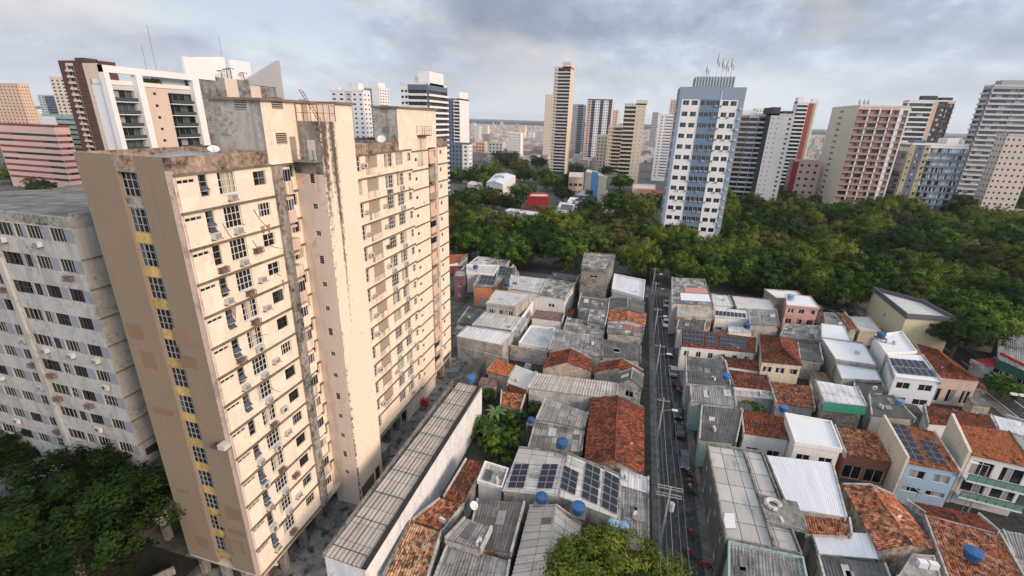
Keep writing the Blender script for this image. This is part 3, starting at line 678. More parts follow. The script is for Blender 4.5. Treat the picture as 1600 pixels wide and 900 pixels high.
# ================================================================ white slab block at the left edge
wb = empty('apartment_block', 'dirty white apartment block with blue grey window bands and corrugated roof at the left edge', 'apartment block', loc=(-50.6, 29.8, 0))
OWHITE = plaster('aged_white_render', (0.46, 0.455, 0.43), 0.48, stain=(0.13, 0.125, 0.115), streak=0.7)
BLUEG = plaster('blue_grey_paint', (0.26, 0.28, 0.325), 0.3, stain=(0.12, 0.12, 0.12), streak=0.4)
SIDEG = plaster('raw_grey_side', (0.40, 0.395, 0.37), 0.5, stain=(0.09, 0.085, 0.08), streak=0.6)
WX, WY = -50.6, 29.8
def wkid(mb, name, mat): return mb.build(name, mat, wb, loc=(-WX, -WY, 0))
WL = lambda i: 39.2 - 3.08 * i
NW = 12
cols = [(-53.65, -51.7), (-56.85, -54.85), (-58.55, -57.5), (-61.6, -58.9), (-66.2, -64.1), (-69.4, -67.4), (-72.5, -70.4), (-76, -73.5)]
for (xa, xb, yy, cc) in ((-62.2, WX, WY, cols[:4]), (-78.0, -63.0, WY + 0.9, cols[4:])):
    ops = []
    for i in range(NW):
        for (a, b_) in cc: ops.append((a - xa, b_ - xa, WL(i) - 1.4, WL(i) - 0.05))
    f = MB()
    def rowmat(a, b_, z):
        k = (WL(0) - z) / 3.08
        return 1 if (k - math.floor(k)) < 0.48 and z < WL(0) and z > WL(NW - 1) - 1.5 and (a < 11.4 or True) and not (xa > -63 and a < 0.7) else 0
    p6 = facade(f, (xa, yy), (xb, yy), 2.8, 39.3, ops, 0, 0.16, mat_rows=rowmat)
    wkid(f, 'front_wall', [OWHITE, BLUEG])
    for i in range(NW):
        for (a, b_) in cc:
            (p, rz) = p6((a + b_) / 2 - xa, WL(i) - 0.72, 0.14)
            o = put('window', pane_mesh(b_ - a, 1.35, rnd.randrange(9), (GL_DARK, GL_DARK, GL_DARK, plain('dusty_glass', (0.16, 0.145, 0.11), 0.4))), wb, (p[0] - WX, p[1] - WY, p[2]), rz)
            put('frame', frame_mesh(b_ - a, 1.35, 2 if b_ - a < 1.3 else 4, rnd.choice((1, 1, 2)), rnd.choice((FR_GREY, FR_GREY, FR_DARK)), 0.04), o)
            if rnd.random() < 0.55 and b_ - a > 1.2:
                (p, rz) = p6((a + b_) / 2 - xa + rnd.uniform(-0.4, 0.4), WL(i) - 1.85, 0); aircon(wb, (p[0] - WX, p[1] - WY, p[2]), rz)
f = MB(); f.quad((WX, WY, 2.8), (WX, WY + 30, 2.8), (WX, WY + 30, 40.4), (WX, WY, 40.4)); wkid(f, 'side_wall', SIDEG)
for i in range(1, NW + 1):
    b = MB(); b.box(WX + 0.003, WY, WL(i) - 0.02, WX + 0.1, WY + 30, WL(i) + 0.12); wkid(b, 'ledge', LEDGE)
f = MB(); f.box(-63.05, WY + 0.02, 2.8, -62.2, WY + 0.9, 39.3); f.box(-62.3, WY - 0.25, 2.8, -61.75, WY - 0.003, 36); wkid(f, 'shaft', OWHITE)
b = MB(); b.box(-78, WY + 0.03, 39.31, WX + 0.06, WY + 0.35, 40.25); b.box(WX - 0.3, WY + 0.35, 39.31, WX + 0.06, WY + 30, 40.6); wkid(b, 'parapet', plaster('grimy_white_parapet', (0.42, 0.40, 0.36), 0.8, stain=(0.07, 0.065, 0.06), streak=0.9))
r = MB(); r.box(-78, WY + 28, 2.8, WX - 0.05, WY + 29.9, 40.0); r.box(-78, WY + 1.2, 2.6, WX - 0.05, WY + 27.9, 2.79); wkid(r, 'rear_wall', SIDEG)
GREYSH = sheet_mat('grey_old_sheets', (0.15, 0.155, 0.155), (0.22, 0.22, 0.215), age=0.75, w=1.0, h=1.8)

for (xx, yy) in ((WX - 0.5, WY + 0.6), (WX - 0.5, WY + 8), (-56, WY + 0.8), (-61, WY + 0.8), (-66, WY + 1.5)):
    c = MB(); c.box(xx - 0.35, yy - 0.35, 0, xx + 0.35, yy + 0.35, 2.6); wkid(c, 'column', CONC)
q = at_x(152, 702, WX); q = at_x(237, 700, WX)
b = MB(); b.box(WX - 0.02, q.y - 0.7, q.z - 0.4, WX + 0.25, q.y + 0.7, q.z + 0.4); wkid(b, 'vent_box', BLACK)
# ================================================================ houses
T_RED = tile_mat('red_clay_tiles', (0.29, 0.078, 0.037), (0.15, 0.045, 0.027), age=0.55)
T_ORANGE = tile_mat('orange_clay_tiles', (0.40, 0.135, 0.058), (0.24, 0.080, 0.042), age=0.48, pale=(0.52, 0.30, 0.19))
T_OLD = tile_mat('sooty_clay_tiles', (0.33, 0.09, 0.042), (0.15, 0.055, 0.035), age=0.75)
T_NEW = tile_mat('new_orange_tiles', (0.42, 0.14, 0.06), (0.34, 0.11, 0.048), age=0.25)
T_BEIGE = tile_mat('pale_mossy_tiles', (0.52, 0.30, 0.17), (0.40, 0.17, 0.08), age=0.5, pale=(0.50, 0.40, 0.27))
S_GREY = sheet_mat('grey_fibre_sheets', (0.22, 0.215, 0.205), (0.36, 0.35, 0.33), age=0.68)
S_DARK = sheet_mat('dark_fibre_sheets', (0.105, 0.103, 0.098), (0.20, 0.19, 0.175), age=0.75)
S_PALE = sheet_mat('pale_fibre_sheets', (0.42, 0.41, 0.39), (0.53, 0.52, 0.49), age=0.48)
S_BEIGE = sheet_mat('beige_fibre_sheets', (0.38, 0.34, 0.30), (0.48, 0.44, 0.39), age=0.45)
S_PATCH = sheet_mat('patchwork_sheets', (0.12, 0.115, 0.105), (0.44, 0.42, 0.385), age=0.6, h=1.6)
S_WHITE = sheet_mat('white_metal_sheets', (0.60, 0.61, 0.63), (0.67, 0.68, 0.70), stain=(0.30, 0.30, 0.29), age=0.22, w=1.0, h=9.0, rough=0.55, gap=0.012)
S_WORN = sheet_mat('worn_white_sheets', (0.56, 0.56, 0.56), (0.66, 0.66, 0.66), age=0.45, w=1.0, h=3.0, gap=0.02)
S_RUST = sheet_mat('rusty_sheets', (0.17, 0.12, 0.10), (0.24, 0.17, 0.135), age=0.5, rust=(0.12, 0.055, 0.03))
S_SEAM = sheet_mat('seamed_flat_sheets', (0.38, 0.36, 0.33), (0.50, 0.48, 0.44), age=0.42, w=1.9, h=3.1, gap=0.05)
S_TEAL = sheet_mat('blue_terrace', (0.40, 0.45, 0.46), (0.45, 0.48, 0.48), age=0.55, w=3, h=3, gap=0.01)
C_SLAB = plaster('weathered_slab', (0.36, 0.345, 0.32), 0.65, streak=0.1, stain=(0.10, 0.095, 0.085))
C_PALE = plaster('pale_slab', (0.52, 0.50, 0.47), 0.4, streak=0.05)
C_WHITE = plaster('white_slab', (0.66, 0.66, 0.66), 0.15, streak=0.05, stain=(0.4, 0.4, 0.39))
CORR = {T_RED: (.30, .05), T_ORANGE: (.30, .05), T_OLD: (.30, .05), T_NEW: (.30, .05), T_BEIGE: (.30, .05), S_GREY: (.36, .035), S_DARK: (.36, .035), S_PALE: (.40, .03),
        S_BEIGE: (.5, .05), S_PATCH: (.36, .035), S_WHITE: (.34, .016), S_WORN: (.36, .02), S_RUST: (.36, .035), GREYSH: (.36, .04)}
CREAMW = plaster('cream_house_wall', (0.62, 0.56, 0.44), 0.35, streak=0.45); PINKW = plaster('faded_pink_wall', (0.58, 0.34, 0.32), 0.45, streak=0.6)
TEALW = plaster('faded_teal_wall', (0.33, 0.46, 0.42), 0.45, streak=0.6); BLUEW = plaster('pale_blue_wall', (0.34, 0.46, 0.58), 0.2, streak=0.35)
ORANGEW = plaster('orange_wall', (0.58, 0.24, 0.12), 0.4, streak=0.6); PURPLEW = plaster('purple_wall', (0.16, 0.085, 0.11), 0.2, streak=0.3)
DGREYW = plaster('dark_grey_wall', (0.12, 0.125, 0.125), 0.3, streak=0.4); BEIGEW = plaster('beige_house_wall', (0.52, 0.46, 0.36), 0.35, streak=0.5)
YELW = plaster('pale_yellow_wall', (0.58, 0.52, 0.34), 0.25, streak=0.3); REDW = plaster('red_wall', (0.34, 0.03, 0.03), 0.15, streak=0.2)
ROSEW = plaster('dusty_rose_wall', (0.52, 0.40, 0.34), 0.3, streak=0.4)
BRICKW = plaster('raw_brick_wall', (0.30, 0.13, 0.08), 0.5, streak=0.5); GREENW = plaster('dark_green_wall', (0.04, 0.13, 0.09), 0.3, streak=0.4)

def bil(q, s, t):
    a = q[0].lerp(q[1], s); b = q[3].lerp(q[2], s); return a.lerp(b, t)
def patch(mb, q, mat, m=0, rows=None, thick=0.12, rough=0.04):
    """corrugated roof surface over the quad q = (eave start, eave end, top end, top start); channels run from eave to top"""
    per, amp = CORR.get(mat, (0, 0))
    Ls = max((q[1] - q[0]).length, (q[2] - q[3]).length); Lt = max((q[3] - q[0]).length, (q[2] - q[1]).length)
    nrm = (q[1] - q[0]).cross(q[3] - q[0])
    if nrm.length < 1e-6: nrm = (q[2] - q[1]).cross(q[3] - q[1])
    nrm.normalize()
    if nrm.z < 0: nrm = -nrm
    big = mat.name.endswith('tiles')
    ns = min(160, max(2, int(Ls / per) * 4)) if per else 1
    nt = min(34, max(1, int(Lt / (0.55 if big else 1.6))))
    r = random.Random(int(Ls * 100) + int(Lt * 17))
    sag = [r.uniform(-rough, rough) for _ in range((nt + 1) * 9)]
    base = len(mb.v)
    for j in range(nt + 1):
        t = j / nt
        for i in range(ns + 1):
            s = i / ns
            p = bil(q, s, t)
            k = s * 8; k0 = min(7, int(k)); wob = sag[j * 9 + k0] * (1 - (k - k0)) + sag[j * 9 + k0 + 1] * (k - k0)
            if per: p = p + nrm * (amp * (1 if i % 4 == 1 else (-1 if i % 4 == 3 else 0)) + wob * (2.0 if big else 1.0))
            mb.v.append(tuple(p))
    W_ = ns + 1
    for j in range(nt):
        for i in range(ns):
            a = base + j * W_ + i
            mb.f.append((a, a + 1, a + W_ + 1, a + W_)); mb.m.append(m)
            mb.uv.append(((i / ns * Ls, j / nt * Lt), ((i + 1) / ns * Ls, j / nt * Lt), ((i + 1) / ns * Ls, (j + 1) / nt * Lt), (i / ns * Ls, (j + 1) / nt * Lt)))
    dn = Vector((0, 0, -thick))
    for a, b in ((0, 1), (1, 2), (2, 3), (3, 0)):
        if (q[a] - q[b]).length > 0.01: mb.quad(q[a], q[b], q[b] + dn, q[a] + dn, m, ((0, 0), ((q[a] - q[b]).length, 0), ((q[a] - q[b]).length, .1), (0, .1)))
CROPS = {'A': (690, 380, 4.5), 'B': (690, 540, 4.5), 'C': (590, 700, 3.902), 'D': (940, 400, 4.5), 'E': (980, 580, 2.812), 'F': (1270, 420, 3.7515), 'G': (1270, 620, 3.215), 'H': (700, 230, 4.444), 'P': (0, 0, 1.0), 'R': (1180, 100, 3.462)}
def cp(c, p):
    ox, oy, s = CROPS[c]; return ox + p[0] / s, oy + p[1] / s
def cat_(c, p, z): return at(*cp(c, p), z)

HOUSES = {}
def house(key, name, label, crop, quad, z, roof='flat', mat=S_GREY, wall=WHITE_D, rise=1.2, par=0.35, over=0.2, win=None, base=0.0, thick=0.18, cat='house', group=None, side=None, sgroup=None, parm=None, glass=None, walls=True, clutter=True):
    """quad: roof corners near-left, near-right, far-right, far-left; z: eave height, one number or four"""
    zz = [z] * 4 if isinstance(z, (int, float)) else list(z)
    q = [cat_(crop, p, h) for p, h in zip(quad, zz)]
    cen = sum(q, Vector()) / 4
    root = empty(name, label, cat, group, (cen.x, cen.y, 0)); off = (-cen.x, -cen.y, 0)
    HOUSES[key] = (root, q)
    if wall is WHITE_D: wall = WHITE_VARS[(len(HOUSES) * 7 + len(label)) % 5]
    sh = []
    for p in q:
        d = Vector((cen.x - p.x, cen.y - p.y, 0)); k = over / max(d.length, .1) * 1.3
        sh.append(p + d * k)
    w = MB(); eave = [Vector((p.x, p.y, p.z - 0.10)) for p in sh]
    # walls: near face and the two sides carry openings, the back is plain
    gl = glass or (GL_DARK, GL_DARK, FR_GREY, GL_BLUE)
    def wall_face(i, j, n, rows):
        a, b = eave[i], eave[j]; Lw = (b - a).length; zt = min(a.z, b.z)
        ops = []
        for (zlo, zhi, cnt, ww) in rows:
            for k in range(cnt):
                u = Lw * (k + 0.5) / cnt; ops.append((u - ww / 2, u + ww / 2, zlo, min(zhi, zt - 0.15)))
        pl = facade(w, a, b, base, zt, ops, 0, 0.15)
        if abs(a.z - b.z) > 0.02:
            hi = b if b.z > a.z else a
            w.tri((a.x, a.y, zt), (b.x, b.y, zt), (hi.x, hi.y, hi.z))
        for o in ops:
            (p, rz) = pl((o[0] + o[1]) / 2, (o[2] + o[3]) / 2, 0.13)
            nm = 'door' if o[2] < base + 0.1 else 'window'
            m_ = pane_mesh(o[1] - o[0], o[3] - o[2], rnd.randrange(6), gl) if nm == 'window' else pane_mesh(o[1] - o[0], o[3] - o[2], 'd', (rnd.choice((FR_DARK, RUST, FR_GREY)),))
            e = put(nm, m_, root, (p[0] - cen.x, p[1] - cen.y, p[2]), rz)
            if nm == 'window': put('frame', frame_mesh(o[1] - o[0], o[3] - o[2], 2, 1, FR_WHITE, 0.06), e)
    wall_face(0, 1, 0, win or []); wall_face(3, 0, 3, side or []); wall_face(1, 2, 1, []); wall_face(2, 3, 2, [])
    r = MB()
    up = Vector((0, 0, rise))
    if roof == 'flat':
        ins = [p + Vector((cen.x - p.x, cen.y - p.y, 0)).normalized() * 0.12 for p in q]
        patch(r, [p - Vector((0, 0, 0.02)) for p in (ins[0], ins[1], ins[2], ins[3])], mat, 0)
        if par > 0:
            pm = MB()
            for i in range(4):
                a, b = q[i], q[(i + 1) % 4]; d = (b - a); d.z = 0; d.normalize(); n = Vector((-d.y, d.x, 0)) * thick
                poly = [(a.x, a.y), (b.x, b.y), (b.x + n.x, b.y + n.y), (a.x + n.x, a.y + n.y)]
                dz = 0.004 * (i % 2)
                za, zb = a.z + par + dz, b.z + par + dz
                pm.prism(poly, min(a.z, b.z) - 0.35, [za, zb, zb, za], 0)
            pm.build('parapet', parm or wall, root, loc=off)
    elif roof == 'shed': patch(r, [q[0], q[1], q[2], q[3]], mat, 0)
    elif roof == 'shedu': patch(r, [q[3], q[0], q[1], q[2]], mat, 0)
    elif roof == 'gv':                                             # ridge from near to far
        n, f = (q[0] + q[1]) / 2 + up, (q[3] + q[2]) / 2 + up
        patch(r, [q[3], q[0], n, f], mat, 0); patch(r, [q[1], q[2], f, n], mat, 0)
        w.tri(eave[0], eave[1], (eave[0] + eave[1]) / 2 + up); w.tri(eave[2], eave[3], (eave[3] + eave[2]) / 2 + up)
    elif roof == 'gu':                                             # ridge from left to right
        l, r_ = (q[0] + q[3]) / 2 + up, (q[1] + q[2]) / 2 + up
        patch(r, [q[0], q[1], r_, l], mat, 0); patch(r, [q[2], q[3], l, r_], mat, 0)
        w.tri(eave[3], eave[0], (eave[0] + eave[3]) / 2 + up); w.tri(eave[1], eave[2], (eave[1] + eave[2]) / 2 + up)
    elif roof in ('hip', 'hipu'):
        if roof == 'hip': n, f = bil(q, .5, .28) + up, bil(q, .5, .72) + up; patch(r, [q[0], q[1], n, n], mat); patch(r, [q[2], q[3], f, f], mat); patch(r, [q[3], q[0], n, f], mat); patch(r, [q[1], q[2], f, n], mat)
        else: l, r_ = bil(q, .28, .5) + up, bil(q, .72, .5) + up; patch(r, [q[0], q[1], r_, l], mat); patch(r, [q[2], q[3], l, r_], mat); patch(r, [q[3], q[0], l, l], mat); patch(r, [q[1], q[2], r_, r_], mat)
    ro = r.build('roof', mat, root, loc=off)
    hr = random.Random(len(HOUSES) * 7 + 3)
    def coping(a, b, mid=None):
        pts = [a, mid, b] if mid is not None else [a, b]
        pm = MB()
        for u_, v_ in zip(pts, pts[1:]):
            d = (v_ - u_); d.z = 0; d.normalize(); nn = Vector((-d.y, d.x, 0)) * .11
            poly = [u_ - nn, v_ - nn, v_ + nn, u_ + nn]; hh_ = hr.uniform(.18, .34)
            A = [Vector((p.x, p.y, p.z + hh_)) for p in poly]; B = [Vector((p.x, p.y, p.z - .7)) for p in poly]
            pm.ngon(A)
            for i in range(4): j = (i + 1) % 4; pm.quad(B[i], B[j], A[j], A[i])
        pm.build('coping', hr.choice((WHITE_D, GREY_D, CONC, WHITE_D)), root, loc=off)
    if walls and roof == 'shed': coping(q[0], q[3]); coping(q[1], q[2])
    if walls and roof == 'gu': coping(q[0], q[3], l); coping(q[1], q[2], r_)
    if walls and roof == 'gv': coping(q[3], q[2], f)
    if clutter and mat in (S_GREY, S_DARK, S_PALE, S_BEIGE, S_PATCH) and roof in ('shed', 'gv', 'gu', 'flat'):
        for _ in range(hr.randint(0, 3)):                          # odd replacement sheets lying on the roof
            base_q = q if roof in ('shed', 'flat') else ([q[3], q[0], n, f] if roof == 'gv' and hr.random() < .5 else ([q[1], q[2], f, n] if roof == 'gv' else [q[0], q[1], r_, l]))
            s0, t0 = hr.uniform(.08, .75), hr.uniform(.1, .65); La, Lb = (base_q[1] - base_q[0]).length, (base_q[3] - base_q[0]).length
            s1, t1 = s0 + hr.uniform(.7, 1.3) / max(La, 1), t0 + hr.uniform(1.2, 2.4) / max(Lb, 1)
            if s1 > .98 or t1 > .98: continue
            pn = (base_q[1] - base_q[0]).cross(base_q[3] - base_q[0]).normalized(); pn = pn if pn.z > 0 else -pn
            pq = [bil(base_q, a_, b_) + pn * .09 for a_, b_ in ((s0, t0), (s1, t0), (s1, t1), (s0, t1))]
            sm = MB(); sm.quad(*pq, 0, ((0, 0), (1, 0), (1, 2), (0, 2))); sm.quad(*[p_ - pn * .03 for p_ in pq[::-1]])
            for a_ in range(4): sm.quad(pq[a_] - pn * .03, pq[(a_ + 1) % 4] - pn * .03, pq[(a_ + 1) % 4], pq[a_])
            sm.build('roof_sheet', hr.choice((S_PALE, S_GREY, S_DARK, S_GREY, S_DARK)), root, loc=off)
    if roof in ('gv', 'gu', 'hip', 'hipu'):
        rm = MB(); a, b = {'gv': lambda: (n, f), 'gu': lambda: (l, r_), 'hip': lambda: (n, f), 'hipu': lambda: (l, r_)}[roof]()
        rm.tube(a + Vector((0, 0, .03)), b + Vector((0, 0, .03)), 0.13, 6); o = put('ridge_cap', rm.mesh('ridge_cap', mat if mat.name.endswith('tiles') else C_SLAB), ro)
    w.build('wall', wall, root, loc=off)
    return root
def roof_z(key, p, crop):
    """height of a house's eave plane under a picture point, for flat and shed roofs"""
    q = HOUSES[key][1]
    nrm = (q[1] - q[0]).cross(q[3] - q[0]).normalized(); rr = ray(*cp(crop, p))
    o = Vector((0, 0, CH)); t = (q[0] - o).dot(nrm) / rr.dot(nrm); return o + rr * t
SOL = None
def solar(key, crop, quad, nu, nv, lift=0.12, plane=None):
    """panels over a picture quad (near-left, near-right, far-right, far-left) lying on the roof of house key"""
    root, q0 = HOUSES[key]
    pl = plane or q0
    nrm = (pl[1] - pl[0]).cross(pl[3] - pl[0]).normalized()
    if nrm.z < 0: nrm = -nrm
    o = Vector((0, 0, CH)); q = []
    for p in quad:
        rr = ray(*cp(crop, p)); t = (pl[0] + nrm * lift - o).dot(nrm) / rr.dot(nrm); q.append(o + rr * t)
    cells = D.materials.get('solar_cells')
    if not cells:
        cells, t, p = base_mat('solar_cells', 0.35, 0, 0.22)
        t.link(brick(t, uvn(t), 0.16, 0.16, (0.012, 0.014, 0.026), (0.016, 0.018, 0.034), (0.05, 0.055, 0.07), 0.012), p.inputs['Base Color'])
    fr = plain('aluminium_frame', (0.30, 0.30, 0.31), 0.5, 0.3)
    for i in range(nu):
        for j in range(nv):
            g = 0.012
            c = [bil(q, i / nu + g, j / nv + g), bil(q, (i + 1) / nu - g, j / nv + g), bil(q, (i + 1) / nu - g, (j + 1) / nv - g), bil(q, i / nu + g, (j + 1) / nv - g)]
            m = MB(); m.quad(*[p + nrm * .035 for p in c], 0, ((0, 0), (1, 0), (1, 1.7), (0, 1.7)))
            for a in range(4): m.quad(c[a], c[(a + 1) % 4], c[(a + 1) % 4] + nrm * .035, c[a] + nrm * .035, 1)
            m.ngon([c[3], c[2], c[1], c[0]], 1)
            for a in range(4):
                e, f_ = c[a] + nrm * .04, c[(a + 1) % 4] + nrm * .04; mid = sum(c, Vector()) / 4 + nrm * .04
                m.quad(e, f_, f_.lerp(mid, .06), e.lerp(mid, .06), 1)
            m.build('solar_panel', [cells, fr], root, loc=(-root.location.x, -root.location.y, 0))
def gable_planes(key, rise, kind='gv'):
    q = HOUSES[key][1]; up = Vector((0, 0, rise))
    if kind == 'gv': n, f = (q[0] + q[1]) / 2 + up, (q[3] + q[2]) / 2 + up; return [q[0], n, f, q[3]], [n, q[1], q[2], f]
    l, r_ = (q[0] + q[3]) / 2 + up, (q[1] + q[2]) / 2 + up; return [q[0], q[1], r_, l], [l, r_, q[2], q[3]]
def free_wall(name, label, pts, h, t=0.2, mat=WHITE_D, base=0.0):
    m = MB()
    for a, b in zip(pts, pts[1:]):
        a, b = Vector(a[:2]), Vector(b[:2]); d = (b - a).normalized(); n = Vector((-d.y, d.x)) * t / 2
        m.prism([tuple(a - n), tuple(b - n), tuple(b + n), tuple(a + n)], base, h)
    return tag(m.build(name, mat), label, 'wall')

# corrugated roof of the white block at the left edge
_m = MB(); _z = lambda a: Vector(a); _zr = at_y(60, 294, WY + 15).z
patch(_m, [_z((-78, WY + .36, 40.1)), _z((WX - .31, WY + .36, 40.1)), _z((WX - .31, WY + 15, _zr)), _z((-78, WY + 15, _zr))], GREYSH)
patch(_m, [_z((WX - .31, WY + 29.9, 40.1)), _z((-78, WY + 29.9, 40.1)), _z((-78, WY + 15, _zr)), _z((WX - .31, WY + 15, _zr))], GREYSH)
wkid(_m, 'roof', GREYSH)
# ---- long warehouse beside the apartment block
house('shed', 'warehouse', 'long narrow warehouse with grey corrugated roof and stained white side wall beside the cream block', 'P', [(507, 868), (570, 890), (753, 605), (716, 598)], 7.4, 'shed', S_BEIGE, plaster('flaking_white_wall', (0.72, 0.72, 0.72), 0.42, stain=(0.2, 0.2, 0.2), streak=0.6), over=0.0, cat='warehouse', walls=False, clutter=False)
_r, _q = HOUSES['shed']
for k in range(9):                                                # wire frame over the sheets
    m = MB(); f = (k + 0.3) / 9; a = _q[0].lerp(_q[3], f) + Vector((0.2, 0, 0.35)); b = _q[1].lerp(_q[2], f) + Vector((-0.5, 0, 0.35))
    m.tube(a, b, 0.045); m.tube(b, b - Vector((0, 0, .4)), 0.045); m.build('roof_bar', BLACK, _r, loc=(-_r.location.x, -_r.location.y, 0))
for fx in (0.25, 0.5, 0.75):
    m = MB(); a = _q[0].lerp(_q[1], fx) + Vector((0, 1.5, 0.38)); b = _q[3].lerp(_q[2], fx) + Vector((0, -1.5, 0.38)); m.tube(a, b, 0.03); m.build('roof_cable', BLACK, _r, loc=(-_r.location.x, -_r.location.y, 0))
m = MB(); a, b = _q[1], _q[2]; m.box(a.x - 0.35, a.y, 7.35, a.x + 0.15, b.y, 7.62); m.build('gutter', BLACK, _r, loc=(-_r.location.x, -_r.location.y, 0))
m = MB(); a, b = _q[0], _q[3]; m.box(a.x - 0.25, a.y, 7.0, a.x + 0.02, b.y, 7.7); m.build('parapet', CONC, _r, loc=(-_r.location.x, -_r.location.y, 0))

# ---- block left of the street, far end
H = house
W1 = [(0.9, 2.2, 2, 1.2)]; W2 = [(0.9, 2.2, 2, 1.2), (3.9, 5.2, 2, 1.3)]
H('A1', 'house', 'small orange tiled house with white gable wall beside the cream block far end', 'A', [(40, 150), (120, 135), (185, 75), (40, 82)], 5.5, 'shed', T_NEW, WHITE)
H('A2', 'house', 'low house with dark red tiled roof right behind the purple house', 'A', [(40, 228), (110, 220), (165, 160), (40, 160)], 6.0, 'shed', T_OLD, WHITE_D)
H('A6', 'house', 'narrow two storey purple house close to the cream block', 'A', [(85, 240), (172, 240), (172, 195), (100, 195)], 7.5, 'flat', C_SLAB, PURPLEW, win=[(1.5, 2.6, 1, .9), (4.6, 5.8, 1, .9)])
H('A3', 'house', 'white flat roofed house with a blue tank on its terrace behind the purple house', 'A', [(175, 215), (370, 222), (405, 160), (175, 155)], 6.0, 'flat', C_PALE, WHITE)
H('A4', 'house', 'grey sheet roofed house next to the boulevard trees', 'A', [(192, 145), (320, 152), (375, 100), (260, 92)], 6.2, 'shed', S_PALE, WHITE)
H('A5', 'house', 'ruined pink house with broken curved gable facing the boulevard', 'A', [(325, 152), (445, 165), (480, 120), (380, 106)], 6.0, 'shed', S_GREY, PINKW)
_r, _q = HOUSES['A5']; p0 = cat_('A', (452, 235), 3.0); p1 = cat_('A', (545, 228), 3.0)
m = MB(); d = (p1 - p0); prof = [(0, 0), (0, 3.4), (.12, 4.6), (.28, 5.0), (.36, 6.3), (.5, 7.0), (.64, 6.3), (.72, 5.0), (.88, 4.6), (1, 3.6), (1, 0)]
fr_ = [Vector((p0.x + d.x * u, p0.y + d.y * u, h)) for u, h in prof]; bk_ = [v + Vector((0, .35, 0)) for v in fr_]
m.ngon(fr_); m.ngon(bk_[::-1])
for i in range(len(fr_)): j = (i + 1) % len(fr_); m.quad(fr_[j], fr_[i], bk_[i], bk_[j])
m.build('gable_wall', plaster('crumbling_pink_wall', (0.50, 0.40, 0.36), 0.7, streak=0.6), _r, loc=(-_r.location.x, -_r.location.y, 0))
H('A7', 'house', 'grey roofed house with eight dark solar panels above an orange wall', 'A', [(222, 303), (365, 312), (440, 240), (268, 220)], 6.0, 'shed', S_GREY, ORANGEW, win=[(0.0, 2.4, 1, 2.6)])
solar('A7', 'A', [(254, 286), (366, 294), (388, 234), (282, 222)], 4, 2)
H('A8', 'house', 'small grey roofed house with solar panels beside the ruined pink gable', 'A', [(385, 232), (518, 240), (522, 170), (405, 155)], 5.8, 'shed', S_GREY, WHITE_D)
solar('A8', 'A', [(392, 222), (485, 234), (510, 176), (418, 164)], 4, 3)
H('A9', 'house', 'wide pale sheet roofed house with a long white side wall, left block', 'A', [(470, 318), (690, 350), (745, 252), (490, 222)], 7.0, 'shed', S_PALE, WHITE)
H('A10', 'house', 'two storey pale house with a stained roof terrace and a blue disc on it', 'A', [(310, 425), (525, 448), (640, 362), (380, 330)], 7.2, 'flat', C_PALE, GREY_D, win=[(4.6, 5.8, 3, 1.1)], par=.2)
m = MB(); p = cat_('A', (425, 392), 7.26); m.cyl(p.x, p.y, 7.2, 7.34, .75, .6, 16); _r = HOUSES['A10'][0]; m.build('roof_hatch', TANK_PALE, _r, loc=(-_r.location.x, -_r.location.y, 0))
H('A11', 'house', 'low house with a pale patched sheet roof below the terrace house with the blue disc', 'A', [(215, 575), (555, 618), (612, 528), (312, 478)], 4.8, 'shed', S_PALE, GREY_D)
H('A12', 'warehouse', 'broad low building with nearly white sheet roof and grimy wall ending the alley', 'A', [(100, 658), (430, 722), (512, 632), (185, 582)], 5.2, 'flat', S_WORN, GREY_D, par=.15, cat='warehouse')
H('A14', 'house', 'low flat roofed house painted pale turquoise on top behind a white yard wall', 'A', [(540, 712), (742, 748), (792, 605), (625, 588)], 3.6, 'flat', S_TEAL, WHITE, par=.5)
H('A15', 'house', 'two storey white house with a dark window and a striped sheet roof', 'A', [(682, 362), (868, 390), (948, 275), (762, 248)], 6.5, 'shed', S_PATCH, WHITE, win=[(3.4, 4.4, 1, 1.6)])
H('A16', 'house', 'low house with rusty brown roof in front of the two storey white house', 'A', [(630, 520), (845, 548), (865, 490), (662, 468)], 4.2, 'shed', S_RUST, WHITE, win=[(0.2, 2.3, 1, 1.8)])
H('A17', 'house', 'low house with a black ribbed roof left of the tall ruined building', 'A', [(760, 248), (950, 264), (972, 228), (790, 205)], 5.5, 'shed', S_DARK, GREY_D)
H('A18', 'ruined_building', 'tall stained concrete building with a crumbling roof beside the boulevard trees', 'A', [(980, 180), (1168, 195), (1222, 85), (1002, 66)], 12.0, 'flat', S_PATCH, CONC, par=.35, win=[(2.2, 4.8, 2, 2.0), (9.6, 10.3, 1, 2.2)], cat='building')
H('A19', 'house', 'corner house with a bluish white metal roof behind a white rim at the street mouth', 'A', [(1195, 335), (1420, 395), (1432, 270), (1212, 225)], 6.0, 'flat', S_WHITE, WHITE, par=.6)
H('A20', 'house', 'grey brown gabled house between the tall ruin and the patchy roofs', 'A', [(960, 445), (1172, 470), (1182, 385), (985, 352)], 5.0, 'gu', S_DARK, WHITE_D, rise=.9)
H('A20b', 'house', 'dark grey gabled house on the street just before the bluish white corner roof', 'A', [(1180, 462), (1425, 498), (1430, 425), (1186, 385)], 5.2, 'gv', S_DARK, WHITE_D, rise=.8)
H('A21', 'house', 'small bright orange tiled house on the left side of the street', 'A', [(1168, 545), (1436, 575), (1440, 500), (1182, 460)], 4.8, 'gv', T_ORANGE, WHITE_D, rise=.8)
H('A22', 'house', 'house with patched red and grey roof sheets on the left side of the street', 'A', [(1165, 632), (1415, 655), (1420, 576), (1168, 548)], 4.2, 'shed', S_PATCH, WHITE_D)
_r, _q = HOUSES['A22']
